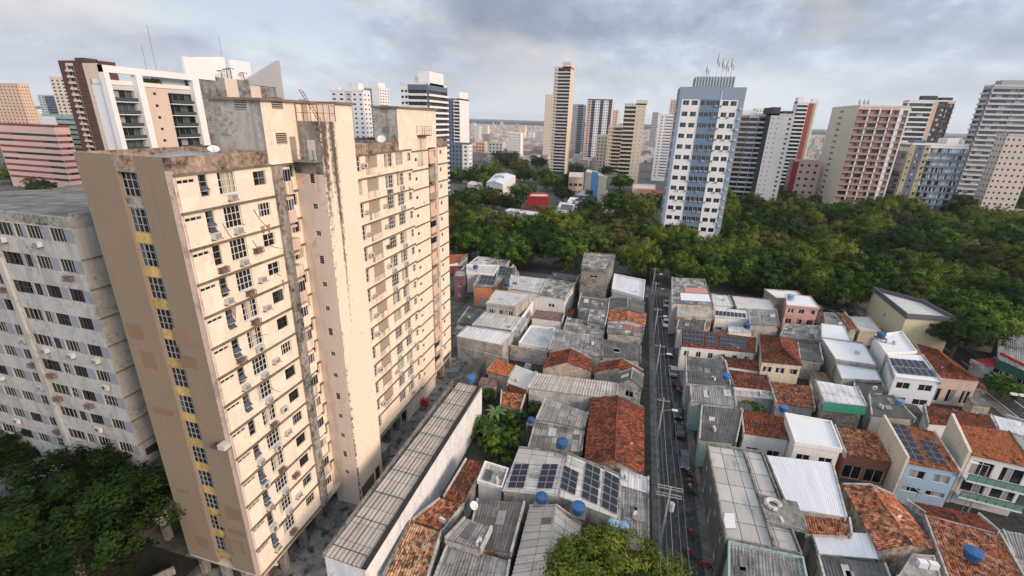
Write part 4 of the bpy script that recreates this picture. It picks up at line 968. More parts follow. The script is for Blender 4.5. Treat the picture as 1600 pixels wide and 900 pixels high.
for (s0, t0, s1, t1, mt) in ((.42, .35, .66, .98, sheet_mat('red_sheets', (.30, .13, .11), (.36, .17, .14), age=.4)), (.72, .3, .98, .75, D.materials['red_sheets'])):
    m = MB(); m.quad(*[bil(_q, s, t) + Vector((0, 0, .1)) for s, t in ((s0, t0), (s1, t0), (s1, t1), (s0, t1))], 0, ((0, 0), (3, 0), (3, 2), (0, 2))); m.build('roof_sheet', mt, _r, loc=(-_r.location.x, -_r.location.y, 0))
H('A23', 'house', 'cluttered low house with a pale patched roof left of the orange tiled house', 'A', [(1030, 548), (1150, 575), (1172, 482), (1050, 452)], 4.5, 'shed', S_PATCH, WHITE_D)
H('A24', 'house', 'grimy yard house with broken sheets behind the wide grey roofs', 'A', [(858, 610), (1140, 645), (1150, 565), (885, 522)], 3.4, 'shed', S_PATCH, GREY_D)
H('A25', 'house', 'wide house with dark speckled fibre sheets left of the street gap', 'A', [(750, 748), (1128, 800), (1130, 652), (800, 600)], 4.6, 'shed', S_GREY, GREY_D)
H('A26', 'house', 'dark sheet roofed house on the street next to the patched red and grey roof', 'A', [(1130, 795), (1400, 825), (1402, 722), (1132, 672)], 4.6, 'shed', S_DARK, WHITE_D)
free_wall('boundary_wall', 'long white boundary wall running back beside the turquoise flat roof', [cat_('A', (425, 800), 2), cat_('A', (640, 470), 2)], 4.8, .25, WHITE)
free_wall('yard_wall', 'white yard wall across the front of the turquoise flat roof', [cat_('A', (480, 775), 1.5), cat_('A', (740, 820), 1.5)], 3.6, .25, WHITE_D)
H('A13', 'house', 'low dark roofed yard building between the purple house and the patched sheet roof', 'A', [(112, 560), (222, 572), (308, 470), (195, 445)], 3.2, 'shed', S_DARK, GREY_D)
H('A13b', 'house', 'low mouldy roof tucked against the far corner of the cream block', 'A', [(72, 640), (112, 650), (180, 585), (118, 575)], 3.4, 'shed', S_PATCH, GREY_D)
# ---- left of the street, middle
H('A27', 'house', 'red tiled gabled house with a white rear gable in the middle of the left block', 'A', [(705, 878), (1062, 902), (1050, 812), (765, 768)], 4.3, 'gv', T_RED, WHITE_D, rise=1.7)
H('A28', 'house', 'dark red tiled gabled house on the street behind the ruined white gable', 'A', [(1066, 905), (1400, 955), (1420, 895), (1110, 838)], 4.3, 'gv', T_RED, WHITE_D, rise=1.7)
H('B1', 'house', 'tiny house with bright orange tiles at the end of the long warehouse', 'B', [(318, 178), (470, 222), (522, 142), (385, 90)], 4.2, 'shed', T_NEW, GREY_D)
H('B2', 'house', 'small house with one smooth pale grey roof beside the tiny orange roof', 'B', [(465, 262), (605, 312), (662, 188), (525, 138)], 4.2, 'shed', C_PALE, BRICKW)
H('B4', 'house', 'small orange tiled shed in the overgrown yard', 'B', [(415, 410), (556, 450), (588, 345), (422, 315)], 3.4, 'shed', T_ORANGE, WHITE_D, cat='shed')
H('B5', 'warehouse', 'wide low hall with beige ribbed roof behind a stained white wall', 'B', [(605, 300), (1230, 378), (1242, 262), (672, 192)], 5.0, 'shed', S_BEIGE, WHITE_D, cat='warehouse')
H('B6', 'ruined_house', 'roofless white house with a broken gable on the left side of the street', 'B', [(1238, 258), (1415, 300), (1422, 212), (1250, 196)], 5.6, 'gv', S_DARK, plaster('peeling_white_wall', (0.64, 0.63, 0.61), .7, streak=.9), rise=1.3, win=[(3.0, 4.2, 1, 1.5)])
H('B7', 'house', 'house with pale grey sheets and a white hatch left of the big red tiled roof', 'B', [(665, 520), (1000, 580), (1030, 470), (735, 365)], 4.6, 'shed', S_GREY, WHITE_D)
H('B8', 'house', 'house with blackened patched sheets between the yard trees and the big red roof', 'B', [(610, 718), (985, 745), (1002, 584), (662, 524)], 4.0, 'shed', S_PATCH, GREY_D)
H('B9', 'house', 'long house with a big red clay tiled gable roof along the street', 'B', [(1000, 830), (1425, 905), (1425, 440), (1045, 378)], 4.4, 'gv', T_RED, WHITE_D, rise=1.6)
H('B10', 'house', 'house with a broad pale gable roof carrying five rows of solar panels', 'C', [(758, 262), (1465, 432), (1475, 165), (860, 0)], 4.6, 'gv', S_PALE, GREY_D, rise=1.3)
_pl = gable_planes('B10', 1.3)
for a in ([(790, 245), (890, 247), (927, 97), (835, 97)], [(968, 248), (1065, 250), (1103, 97), (1005, 97)]): solar('B10', 'C', a, 2, 4, plane=_pl[0])
solar('B10', 'C', [(1108, 245), (1205, 290), (1228, 150), (1135, 102)], 2, 4, plane=_pl[1]); solar('B10', 'C', [(1240, 300), (1340, 350), (1360, 125), (1270, 85)], 2, 5, plane=_pl[1]); solar('B10', 'C', [(1362, 360), (1460, 408), (1475, 185), (1385, 135)], 2, 5, plane=_pl[1])
# ---- left of the street, nearest
H('C2', 'house', 'small house with a plain pale roof and white parapet left of the solar roof', 'C', [(605, 205), (760, 250), (800, 130), (655, 85)], 4.3, 'flat', S_PALE, WHITE, par=.25)
H('C4', 'house', 'narrow red tiled house against the warehouse wall, far part of the row', 'C', [(402, 300), (527, 350), (655, 85), (540, 70)], 4.0, 'shed', T_OLD, WHITE_D)
H('C5', 'house', 'narrow house with orange red tiles against the warehouse wall, middle of the row', 'C', [(210, 440), (400, 505), (525, 345), (380, 308)], 4.4, 'shed', T_ORANGE, GREY_D)
H('C6', 'house', 'narrow house with pale mossy orange tiles nearest the camera beside the warehouse wall', 'C', [(30, 790), (285, 860), (388, 512), (195, 452)], 4.6, 'shed', T_BEIGE, GREY_D)
H('C7', 'house', 'house with a blackened corrugated roof and pale patches in front of the solar roof', 'C', [(545, 590), (812, 640), (895, 330), (610, 315)], 4.6, 'shed', S_DARK, WHITE_D)
H('C8', 'lean_to', 'tilted grey sheet canopy over the black corrugated roof', 'C', [(412, 555), (628, 620), (695, 482), (532, 428)], 5.6, 'shed', S_GREY, GREY_D, cat='canopy')
H('C9', 'house', 'house with clean grey corrugated sheets at the lower edge', 'C', [(330, 830), (775, 850), (805, 690), (430, 582)], 4.4, 'shed', S_GREY, WHITE_D)
H('C10', 'house', 'gabled house with beige and white corrugated slopes near the round green tree', 'C', [(800, 850), (1225, 880), (1245, 470), (925, 355)], 4.2, 'gv', S_BEIGE, WHITE_D, rise=1.5)
H('C12', 'house', 'grey sheet roofed house on the street right of the solar roof', 'C', [(1468, 520), (1650, 560), (1650, 270), (1478, 235)], 4.2, 'shed', S_GREY, WHITE_D)
H('C12b', 'house', 'small white sheet roof on the street directly below the big red tiled roof', 'C', [(1478, 225), (1650, 275), (1650, 180), (1485, 120)], 4.4, 'shed', S_WORN, WHITE_D)
H('C13', 'house', 'small dark red tiled lean-to behind the round green tree', 'C', [(1270, 560), (1465, 575), (1472, 500), (1300, 485)], 3.6, 'shed', T_OLD, WHITE_D)
# ---- block right of the street, far end
H('D1', 'house', 'tall corner house with patched pale and pink roof at the mouth of the street', 'D', [(495, 330), (785, 345), (722, 160), (495, 150)], 8.5, 'shed', S_PATCH, WHITE_D, side=[(4.6, 5.8, 3, 1.0)])
_r, _q = HOUSES['D1']
for (s0, t0, s1, t1, mt) in ((.35, .38, .97, .58, plain('pink_roof_coat', (.50, .22, .18), .8)), (.22, .1, .97, .36, C_WHITE)):
    m = MB(); m.quad(*[bil(_q, s, t) + Vector((0, 0, .09)) for s, t in ((s0, t0), (s1, t0), (s1, t1), (s0, t1))]); m.build('roof_coat', mt, _r, loc=(-_r.location.x, -_r.location.y, 0))
H('D1b', 'house', 'sloping stained concrete roofed annex in front of the tall corner house', 'D', [(530, 425), (785, 432), (785, 345), (538, 335)], [6.0, 6.0, 8.0, 8.0], 'shed', C_SLAB, WHITE_D, side=[(2.6, 3.8, 2, 1.0)])
H('D2', 'house', 'narrow house with a dark roof and white triangular side walls right of the white car', 'D', [(528, 512), (720, 520), (735, 440), (545, 432)], 5.2, 'shed', S_DARK, WHITE, side=[(1.0, 2.4, 2, 1.0)])
H('D3', 'house', 'house with a red tiled roof under a wide row of solar panels', 'D', [(555, 632), (1085, 680), (1092, 575), (562, 508)], 6.0, 'shed', T_RED, WHITE, win=[(3.6, 4.9, 6, 1.0)], side=[(1.0, 2.4, 2, 1.0), (3.6, 4.8, 2, 1.0)])
solar('D3', 'D', [(575, 605), (720, 625), (718, 528), (574, 518)], 5, 3); solar('D3', 'D', [(732, 628), (808, 636), (806, 546), (732, 536)], 3, 3); solar('D3', 'D', [(832, 636), (1022, 662), (1015, 576), (832, 556)], 7, 3)
H('D4', 'house', 'long house with striped dark sheets opposite the parked pickup', 'D', [(598, 890), (905, 910), (868, 738), (592, 702)], 6.0, 'shed', S_DARK, WHITE_D, side=[(1.0, 2.6, 3, 1.0)])
H('D5', 'house', 'low house with a strip of red tiles in front of the solar roofed house', 'D', [(885, 775), (1112, 808), (1108, 738), (830, 700)], 4.6, 'shed', T_RED, WHITE)
H('D7', 'house', 'two storey cream house with a big dark red hipped roof', 'D', [(1128, 742), (1412, 770), (1352, 585), (1112, 550)], 7.2, 'hip', T_OLD, CREAMW, rise=1.6, win=[(4.9, 6.1, 3, 1.6), (0.4, 2.9, 2, 3.4)])
H('D8', 'house', 'house with a mottled grey sheet roof left of the pink house', 'D', [(1045, 480), (1250, 490), (1228, 380), (1030, 378)], 5.4, 'shed', S_GREY, GREY_D)
H('D9', 'house', 'low house with a wide light roof and dark square right behind the mottled grey roof', 'D', [(950, 372), (1225, 382), (1182, 310), (918, 285)], 5.2, 'flat', C_PALE, WHITE_D, par=.2)
H('D10', 'house', 'white sheet roofed house right of the tall corner house', 'D', [(778, 345), (925, 352), (892, 280), (775, 268)], 5.4, 'shed', S_WORN, WHITE)
H('D11', 'house', 'white roofed house with one thin row of solar panels in the far right block', 'D', [(795, 428), (1040, 445), (1030, 385), (798, 362)], 5.2, 'shed', S_WORN, WHITE, win=[(0.9, 2.4, 3, 1.5)])
solar('D11', 'D', [(795, 414), (1018, 434), (1012, 404), (800, 384)], 8, 1)
H('D11b', 'yard_house', 'small white yard building with laundry space below the thin solar row', 'D', [(890, 530), (1065, 540), (1062, 505), (895, 490)], 3.6, 'shed', S_WORN, WHITE)
H('D12', 'house', 'two storey pink house with a whitish roof facing the camera', 'D', [(1298, 348), (1535, 368), (1470, 285), (1290, 268)], 7.0, 'flat', C_WHITE, PINKW, par=.15, win=[(5.0, 6.2, 3, 1.3), (2.0, 3.4, 3, 1.4)])
H('D12b', 'house', 'low whitewashed house between the pink house and the park trees', 'D', [(1225, 300), (1440, 318), (1375, 252), (1140, 236)], 5.6, 'flat', C_WHITE, WHITE_D, par=.3)
H('D13', 'house', 'cluttered low house with pale boards on its roof below the pink house', 'D', [(1252, 562), (1540, 605), (1535, 495), (1285, 488)], 3.8, 'flat', S_PATCH, GREY_D, par=.3)
H('D14', 'house', 'house with a dark weathered roof right of the red hipped roof', 'D', [(1395, 725), (1555, 745), (1530, 620), (1380, 615)], 4.6, 'shed', S_DARK, GREY_D)
# ---- block right of the street, middle and near
H('E6', 'house', 'house with black striped sheets and a teal side wall on the street', 'E', [(318, 300), (478, 315), (508, 172), (328, 145)], 5.2, 'shed', S_DARK, TEALW, side=[(0.3, 2.5, 2, 1.0)])
H('E7', 'house', 'house with old grey sheets and pale teal wall between the two dark striped roofs', 'E', [(283, 135), (480, 155), (468, 72), (278, 60)], 5.8, 'shed', S_GREY, TEALW, side=[(0.3, 2.5, 2, 1.0)])
H('E9', 'house', 'house with a dark red tiled roof and a pale awning strip below the cream house', 'E', [(468, 66), (642, 84), (612, 18), (440, -8)], 4.4, 'shed', T_OLD, WHITE)
H('E9b', 'lean_to', 'pale corrugated awning below the dark red tiled roof', 'E', [(472, 108), (648, 124), (642, 86), (468, 68)], 3.6, 'shed', S_PALE, GREY_D, cat='canopy')
H('E10', 'house', 'house with bright mottled orange tiles beside the green awning building', 'E', [(655, 138), (825, 165), (806, 65), (622, 44)], 4.4, 'shed', T_ORANGE, GREY_D)
H('E5', 'house', 'white house with a sagging red orange roof left of the big white roof', 'E', [(512, 272), (716, 302), (700, 205), (500, 165)], 5.0, 'shed', T_RED, WHITE, win=[(0.4, 2.4, 2, 1.8)])
H('E4', 'house', 'white two storey house with a smooth white roof and moulded cornice', 'E', [(735, 318), (945, 350), (895, 225), (690, 188)], 6.4, 'flat', C_WHITE, WHITE, par=.35, win=[(3.4, 4.6, 2, 1.8)])
H('E3', 'warehouse', 'hall with a big clean white corrugated roof in the near right block', 'E', [(700, 600), (962, 640), (900, 402), (605, 368)], 5.4, 'shed', S_WHITE, GREY_D, cat='warehouse')
H('E1', 'warehouse', 'long dark walled building with a stained grey roof and a tank hood along the street', 'E', [(430, 745), (768, 815), (592, 360), (348, 322)], 6.2, 'flat', S_SEAM, DGREYW, par=.4, cat='building', side=[(0.2, 2.6, 3, 1.3), (3.6, 4.9, 4, 1.2)], parm=CONC)
_r, _q = HOUSES['E1']
m = MB(); a, b = bil(_q, .66, .02), bil(_q, .66, .98); m.prism([(a.x - .15, a.y), (a.x + .15, a.y), (b.x + .15, b.y), (b.x - .15, b.y)], 6.1, 6.6); m.build('roof_ridge_wall', CONC, _r, loc=(-_r.location.x, -_r.location.y, 0))
m = MB(); p = cat_('E', (600, 600), 6.7); m.box(p.x - .2, p.y - 2.2, 6.25, p.x + 4.2, p.y + 2.2, 6.75); m.build('roof_slab', CONC, _r, loc=(-_r.location.x, -_r.location.y, 0))
m = MB(); p = cat_('E', (640, 590), 6.8)
for k in range(8):
    a0, a1 = math.pi * 2 * k / 8 * .8, math.pi * 2 * (k + 1) / 8 * .8
    m.tube((p.x + .8 * math.cos(a0), p.y + .8 * math.sin(a0), 7.0), (p.x + .8 * math.cos(a1), p.y + .8 * math.sin(a1), 7.0), .28, 8)
m.build('tank_hood', C_PALE, _r, loc=(-_r.location.x, -_r.location.y, 0), smooth=True)
m = MB(); q4 = [cat_('E', c_, 6.33) for c_ in ((420, 690), (478, 690), (470, 625), (428, 622))]; m.quad(*q4); m.build('roof_sheet', C_WHITE, _r, loc=(-_r.location.x, -_r.location.y, 0))
H('E2', 'house', 'nearest grey roofed house with a pale teal side wall at the lower edge', 'E', [(440, 935), (800, 960), (772, 825), (442, 752)], 6.0, 'flat', S_GREY, TEALW, par=.35, side=[(0.2, 2.6, 2, 1.3)])
H('E11', 'house', 'mouldy concrete house with a green awning strip under its pale sheet roof', 'E', [(862, 132), (1050, 152), (1010, 70), (825, 40)], 7.0, 'shed', S_WORN, plaster('black_mould_wall', (0.42, 0.39, 0.34), .85, streak=.9, stain=(.05, .045, .04)))
_r, _q = HOUSES['E11']; m = MB(); a, b = _q[0], _q[1]
for k in range(8):
    c0_, c1_ = a.lerp(b, k / 8), a.lerp(b, (k + 1) / 8); m.quad(c0_ + Vector((0, -.5, -1.5 - .1 * (k % 2))), c1_ + Vector((0, -.5, -1.5 - .1 * ((k + 1) % 2))), c1_ + Vector((0, -.15, -.12)), c0_ + Vector((0, -.15, -.12)))
m.build('awning', plain('green_tarp', (0.02, 0.20, 0.13), .7), _r, loc=(-_r.location.x, -_r.location.y, 0))
H('E12', 'house', 'house with one strip of orange tiles above a white sheet at the lower right', 'E', [(790, 712), (985, 722), (975, 650), (772, 640)], 4.6, 'shed', T_ORANGE, GREY_D)
H('E12b', 'house', 'low house with a clean white sheet roof at the lower right', 'E', [(835, 800), (1110, 825), (1075, 712), (800, 700)], 4.0, 'shed', S_WHITE, GREY_D)
H('E13', 'house', 'house with black ribbed sheets in the lower right corner beside the white sheet roof', 'E', [(880, 960), (1180, 980), (1130, 845), (840, 812)], 4.0, 'shed', S_DARK, YELW)
H('F2', 'house', 'long house with clean white roof deck behind the green awning building', 'F', [(132, 532), (376, 568), (300, 440), (48, 405)], 6.0, 'flat', C_WHITE, GREY_D, par=.12)
H('F2b', 'house', 'far half of the white roof deck with a dark side wall', 'F', [(48, 403), (228, 428), (185, 335), (48, 320)], 6.0, 'flat', C_WHITE, GREY_D, par=.12)
H('F3', 'house', 'lower white roofed annex in front of the white roof deck', 'F', [(165, 645), (405, 658), (370, 585), (128, 545)], 5.0, 'flat', C_WHITE, GREY_D, par=.1)
H('F4', 'house', 'white three storey house with two rows of solar panels on its front slope', 'F', [(478, 632), (752, 662), (640, 505), (432, 505)], 8.0, 'shed', C_WHITE, plaster('pale_blue_white_wall', (.62, .66, .70), .15, streak=.25), win=[(5.6, 6.9, 2, 2.2), (2.6, 3.8, 2, 2.4)])
solar('F4', 'F', [(462, 568), (688, 590), (650, 540), (435, 520)], 6, 1); solar('F4', 'F', [(500, 612), (728, 636), (698, 592), (468, 570)], 6, 1)
H('F4b', 'house', 'white terrace house with blue tank behind the solar panel house', 'F', [(425, 500), (610, 492), (520, 372), (350, 395)], 8.2, 'flat', C_WHITE, WHITE, par=.35)
H('F5', 'house', 'dusty rose corner house with red orange hipped roof and cornice on the side street', 'F', [(718, 630), (985, 658), (742, 478), (610, 440)], 6.0, 'hip', T_RED, ROSEW, rise=1.3, win=[(.6, 3.4, 3, 1.4)])
H('F1', 'building', 'cream windowless building with a dark roof rim beside the park', 'F', [(548, 285), (840, 305), (640, 200), (350, 122)], 9.0, 'flat', C_PALE, YELW, par=.9, thick=.3, parm=plain('slate_band', (.10, .105, .12), .8), cat='building', side=[(5.0, 6.0, 1, .9)])
H('F11', 'house', 'dark grey roofed house behind the orange roofed blue house', 'F', [(345, 860), (600, 880), (470, 740), (330, 735)], 5.0, 'shed', S_DARK, GREY_D)
H('F12', 'house', 'grey slab house between the white annex and the green awning building', 'F', [(250, 745), (430, 720), (390, 650), (240, 640)], 4.4, 'shed', S_DARK, GREY_D)
H('F13', 'house', 'low beige yard roof in front of the cream windowless building', 'F', [(275, 365), (400, 368), (330, 285), (215, 282)], 4.0, 'flat', C_PALE, BEIGEW, par=.2)
H('F14', 'house', 'narrow house with an orange tiled strip roof behind the white roof deck', 'F', [(215, 355), (262, 352), (185, 255), (145, 260)], 4.6, 'shed', T_NEW, GREY_D)
H('F15', 'house', 'small grey terrace house between the pink house and the orange tiled strip', 'F', [(75, 335), (215, 352), (150, 262), (62, 258)], 4.4, 'flat', S_GREY, GREY_D, par=.2)
H('G1', 'house', 'house with orange brown tiles and an orange fascia beside the white cornice house', 'G', [(165, 288), (400, 330), (352, 182), (108, 145)], 4.6, 'shed', T_ORANGE, BRICKW, win=[(.3, 2.6, 2, 2.4)])
H('G2', 'house', 'pale blue two storey house with an orange roof and two solar arrays', 'G', [(478, 332), (742, 382), (610, 175), (358, 118)], 7.0, 'shed', T_NEW, BLUEW, win=[(4.6, 5.9, 2, 1.9), (2.2, 3.0, 2, 2.2)], glass=(FR_GREY, GL_DARK))
solar('G2', 'G', [(478, 314), (572, 330), (462, 140), (388, 130)], 2, 6); solar('G2', 'G', [(598, 334), (684, 352), (600, 222), (524, 212)], 2, 4)
m = MB(); _r, _q = HOUSES['G2']; a, b = _q[0], _q[3]; d = (b - a).normalized(); m.prism([(a.x - .35, a.y), (a.x - .02, a.y), (b.x - .02, b.y), (b.x - .35, b.y)], 0, 8.0); m.build('party_wall', CREAMW, _r, loc=(-_r.location.x, -_r.location.y, 0))
H('G3', 'house', 'white three storey house with green glass balconies and an orange tiled roof', 'G', [(795, 290), (1120, 362), (985, 175), (692, 132)], 8.5, 'shed', T_NEW, WHITE, win=[(5.3, 7.6, 2, 2.4), (2.4, 4.6, 2, 2.6)])
_r, _q = HOUSES['G3']; a, b = _q[0], _q[1]
for zz in (4.9, 2.0):
    d = (b - a); d.z = 0; d.normalize(); n = Vector((d.y, -d.x, 0)) * 1.3; A_ = Vector((a.x, a.y, 0)); B_ = Vector((b.x, b.y, 0))
    m = MB(); m.prism([(A_.x, A_.y), (A_.x + n.x, A_.y + n.y), (B_.x + n.x, B_.y + n.y), (B_.x, B_.y)], zz, zz + .25); e = m.build('balcony', WHITE, _r, loc=(-_r.location.x, -_r.location.y, 0))
    for k in range(7):
        m = MB(); p, p2 = A_ + n * .95 + d * ((B_ - A_).length * (k + .04) / 7), A_ + n * .95 + d * ((B_ - A_).length * (k + .96) / 7); m.quad((p.x, p.y, zz + .25), (p2.x, p2.y, zz + .25), (p2.x, p2.y, zz + 1.25), (p.x, p.y, zz + 1.25)); m.tube((p.x, p.y, zz + .25), (p.x, p.y, zz + 1.3), .04, 4, 1); m.tube((p.x, p.y, zz + 1.28), (p2.x, p2.y, zz + 1.28), .04, 4, 1)
        put('balustrade_panel', m.mesh('balustrade_panel', [plain('green_balustrade', (.15, .30, .24), .2), FR_DARK]), e)
m = MB(); a, b = _q[0], _q[3]; m.prism([(a.x - .4, a.y), (a.x - .02, a.y), (b.x - .02, b.y), (b.x - .4, b.y)], 0, [9.0, 9.0, 10.2, 10.2]); m.build('party_wall', CREAMW, _r, loc=(-_r.location.x, -_r.location.y, 0))
H('G4', 'house', 'low house with long red tiled roof behind the blue solar house', 'G', [(580, 135), (925, 160), (890, 95), (560, 42)], 4.8, 'shed', T_RED, WHITE)
H('G4b', 'house', 'white sheet roofed house at the right edge behind the balcony house', 'G', [(930, 160), (1130, 215), (1070, 130), (895, 90)], 4.8, 'shed', S_WORN, WHITE)
H('G5', 'house', 'big orange tiled house bending around a ridge, left of the widest red roof', 'G', [(330, 770), (640, 770), (415, 500), (148, 440)], 4.6, 'gv', T_ORANGE, WHITE_D, rise=.9)
H('G5b', 'house', 'widest red tiled roof in the lower right corner with a blue tank on it', 'G', [(680, 915), (1090, 960), (940, 690), (560, 590)], 4.8, 'shed', T_ORANGE, WHITE_D)
H('G5c', 'house', 'tiled house with a pale ridge strip just behind the widest red roof', 'G', [(565, 585), (935, 680), (830, 590), (470, 520)], 5.2, 'shed', T_RED, WHITE_D)
H('G6', 'house', 'grey sheet roofed house at the lower right edge below the balcony house', 'G', [(1010, 800), (1130, 830), (1120, 700), (955, 670)], 4.4, 'shed', S_GREY, WHITE_D)
H('R1', 'shop', 'shop with a red signboard and a green roof across the side street', 'F', [(1085, 530), (1290, 620), (1300, 440), (1085, 392)], 4.6, 'shed', S_GREY, GREENW, cat='shop', win=[(.2, 2.6, 3, 2.2)])
_r, _q = HOUSES['R1']; a, b = _q[3], _q[0]; m = MB(); p0, p1 = cat_('F', (1092, 505), 4.4), cat_('F', (1260, 590), 4.4); m.prism([(p0.x, p0.y), (p1.x, p1.y), (p1.x + .3, p1.y + .2), (p0.x + .3, p0.y + .2)], 3.9, 5.1); m.build('signboard', plain('red_signboard', (.42, .04, .05), .5), _r, loc=(-_r.location.x, -_r.location.y, 0))
H('R2', 'house', 'small house with an orange tiled roof behind the shop with the red signboard', 'F', [(1145, 370), (1290, 400), (1290, 350), (1150, 345)], 4.6, 'shed', T_NEW, WHITE)
H('R3', 'canopy', 'flat red awning on the pavement of the side street under the trees', 'F', [(1000, 572), (1110, 565), (1060, 520), (925, 535)], 3.0, 'shed', plain('red_awning', (.30, .02, .03), .7), GREY_D, cat='canopy')
# ---- small buildings among the trees beyond the boulevard
def far_house(key, name, label, quad, z, roof, mat, wall, crop='H', **k): return H(key, name, label, crop, quad, z, roof, mat, wall, **k)
far_house('H1', 'warehouse', 'white hall with a shallow pale roof among the trees beyond the boulevard', [(265, 245), (380, 258), (470, 198), (330, 184)], 9.5, 'gv', S_WHITE, WHITE, rise=1.5, cat='warehouse', win=[(4, 6, 4, 3)])
far_house('H2', 'house', 'low pale roofed house left of the white hall', [(135, 258), (240, 268), (242, 242), (165, 238)], 6, 'flat', C_PALE, WHITE)
far_house('H3', 'building', 'whitish block left of the cream and blue building', [(838, 208), (940, 212), (945, 178), (845, 176)], 14, 'flat', C_PALE, ROSEW, cat='building', win=[(3, 5, 3, 2.4), (8, 10, 3, 2.4)])
far_house('H4', 'building', 'cream building with a bright blue middle strip among the trees', [(955, 172), (1104, 212), (1040, 172), (975, 155)], 20, 'flat', C_PALE, CREAMW, cat='building')
far_house('H5', 'building', 'low bluish grey annex at the foot of the cream and blue building', [(885, 338), (1110, 345), (1110, 300), (930, 295)], 7, 'flat', C_PALE, plain('slate_blue_wall', (.16, .20, .30), .8), cat='building')
far_house('H6', 'shop', 'bright red shop building among the trees beyond the boulevard', [(550, 350), (702, 352), (696, 325), (580, 325)], 10, 'flat', C_PALE, REDW, cat='shop', par=.8)
far_house('H7', 'house', 'red tiled house in front of the bright red shop building', [(482, 438), (732, 465), (690, 408), (530, 405)], 6, 'hip', T_RED, WHITE, rise=2)
far_house('H8', 'house', 'pale blue grey roofed house with solar panels right of the red shop', [(735, 462), (852, 468), (898, 388), (780, 380)], 6, 'shed', S_WHITE, WHITE)
solar('H8', 'H', [(775, 432), (858, 440), (872, 402), (790, 396)], 6, 2)
far_house('H9', 'house', 'blue grey flat roofed house behind the solar panel roof beyond the boulevard', [(828, 380), (932, 388), (948, 358), (850, 350)], 7, 'flat', S_WHITE, WHITE)
far_house('H10', 'house', 'long white walled house behind the boulevard trees', [(395, 442), (645, 486), (655, 458), (430, 428)], 6.5, 'flat', C_WHITE, WHITE, win=[(3.6, 5, 5, 1.5)])
far_house('H11', 'house', 'brown roofed house between the boulevard trees', [(895, 500), (985, 506), (1080, 460), (960, 472)], 6.5, 'shed', S_RUST, WHITE)
far_house('H12', 'house', 'white house with a bright wall behind the dark round tree', [(1075, 472), (1150, 475), (1150, 440), (1085, 438)], 8, 'flat', C_WHITE, WHITE)
far_house('H13', 'house', 'low pale roofs beside the round balcony tower', [(1300, 320), (1500, 345), (1500, 300), (1320, 295)], 7, 'gu', T_ORANGE, WHITE, rise=1.5)
far_house('H14', 'house', 'pale flat roofed house at the foot of the round balcony tower', [(1280, 285), (1440, 290), (1440, 260), (1290, 255)], 8, 'flat', C_PALE, ROSEW)
far_house('H15', 'house', 'whitewashed cottage seen through the street trees left of the red tiled house', [(255, 470), (345, 480), (345, 445), (265, 440)], 7, 'flat', C_WHITE, WHITE)
far_house('J1', 'house', 'white house in a clearing of the park wood', [(1000, 868), (1060, 872), (1075, 845), (1015, 840)], 6, 'gv', C_WHITE, WHITE, crop='R', rise=1.2)
far_house('J2', 'house', 'long pale roofed house at the right edge of the park wood', [(1262, 800), (1380, 815), (1454, 790), (1310, 775)], 8, 'flat', C_PALE, WHITE, crop='R')
far_house('J3', 'house', 'blue grey roofed house with an orange box on top behind the park wood', [(1240, 672), (1380, 690), (1400, 660), (1250, 650)], 9, 'shed', S_WHITE, WHITE, crop='R')
far_house('J4', 'house', 'orange roofed kiosk behind the park wood near the tall grey tower', [(1315, 650), (1370, 652), (1378, 628), (1322, 626)], 12, 'shed', plain('orange_roof', (.42, .20, .05)), WHITE, crop='R')
_r, _q = HOUSES['H4']; m = MB(); a = cat_('H', (1000, 178), 20.9); b = cat_('H', (1045, 190), 20.9)
_d = (_q[1] - _q[0]).normalized(); _n = Vector((_d.y, -_d.x, 0)); s0, s1 = _q[0].lerp(_q[1], .33), _q[0].lerp(_q[1], .62)
m.prism([(s0.x, s0.y), (s0.x + _n.x * .4, s0.y + _n.y * .4), (s1.x + _n.x * .4, s1.y + _n.y * .4), (s1.x, s1.y)], 0, 21.5); m.build('blue_panel', plain('bright_blue_panel', (.10, .28, .55), .6), _r, loc=(-_r.location.x, -_r.location.y, 0))
H('G7', 'tank_house', 'small bare concrete tank house with white boxes at the bottom right edge', 'G', [(425, 905), (650, 925), (610, 800), (500, 790)], 6.2, 'flat', C_SLAB, plaster('bare_cement', (.40, .36, .29), .6, streak=.6), par=.1, cat='shed')
for k, (x, y) in enumerate(((600, 860), (545, 850))):
    p = cat_('G', (x, y), 6.2); _r = HOUSES['G7'][0]; m = MB(); m.box(p.x - .4, p.y - .3, 6.2, p.x + .4, p.y + .3, 6.9); m.build('rooftop_unit', WHITE, _r, loc=(-_r.location.x, -_r.location.y, 0))
sheet('yard_ground', -26, 20, 6.95, 144, .004, ground_mat('yard_soil', (.022, .021, .019), (.06, .057, .05), .5, c3=(.02, .028, .014)))
sheet('yard_ground', 14.25, 20, 71.4, 145, .004, D.materials['yard_soil'])
_e = empty('lean_to', 'long low mouldy roof running along the alley beside the grey warehouse', 'lean to', None, (-27.3, 60, 0))
_m = MB(); patch(_m, [Vector((-28.9, 40, 2.3)), Vector((-26.15, 40, 3.1)), Vector((-26.15, 81, 3.1)), Vector((-28.9, 81, 2.3))], S_DARK, rough=.12); _m.build('roof', sheet_mat('mouldy_sheets', (.10, .085, .07), (.17, .15, .125), age=.8), _e, loc=(27.3, -60, 0))
_m = MB(); _m.box(-28.8, 40.1, 0, -26.3, 80.9, 2.2); _m.build('wall', CONC, _e, loc=(27.3, -60, 0))
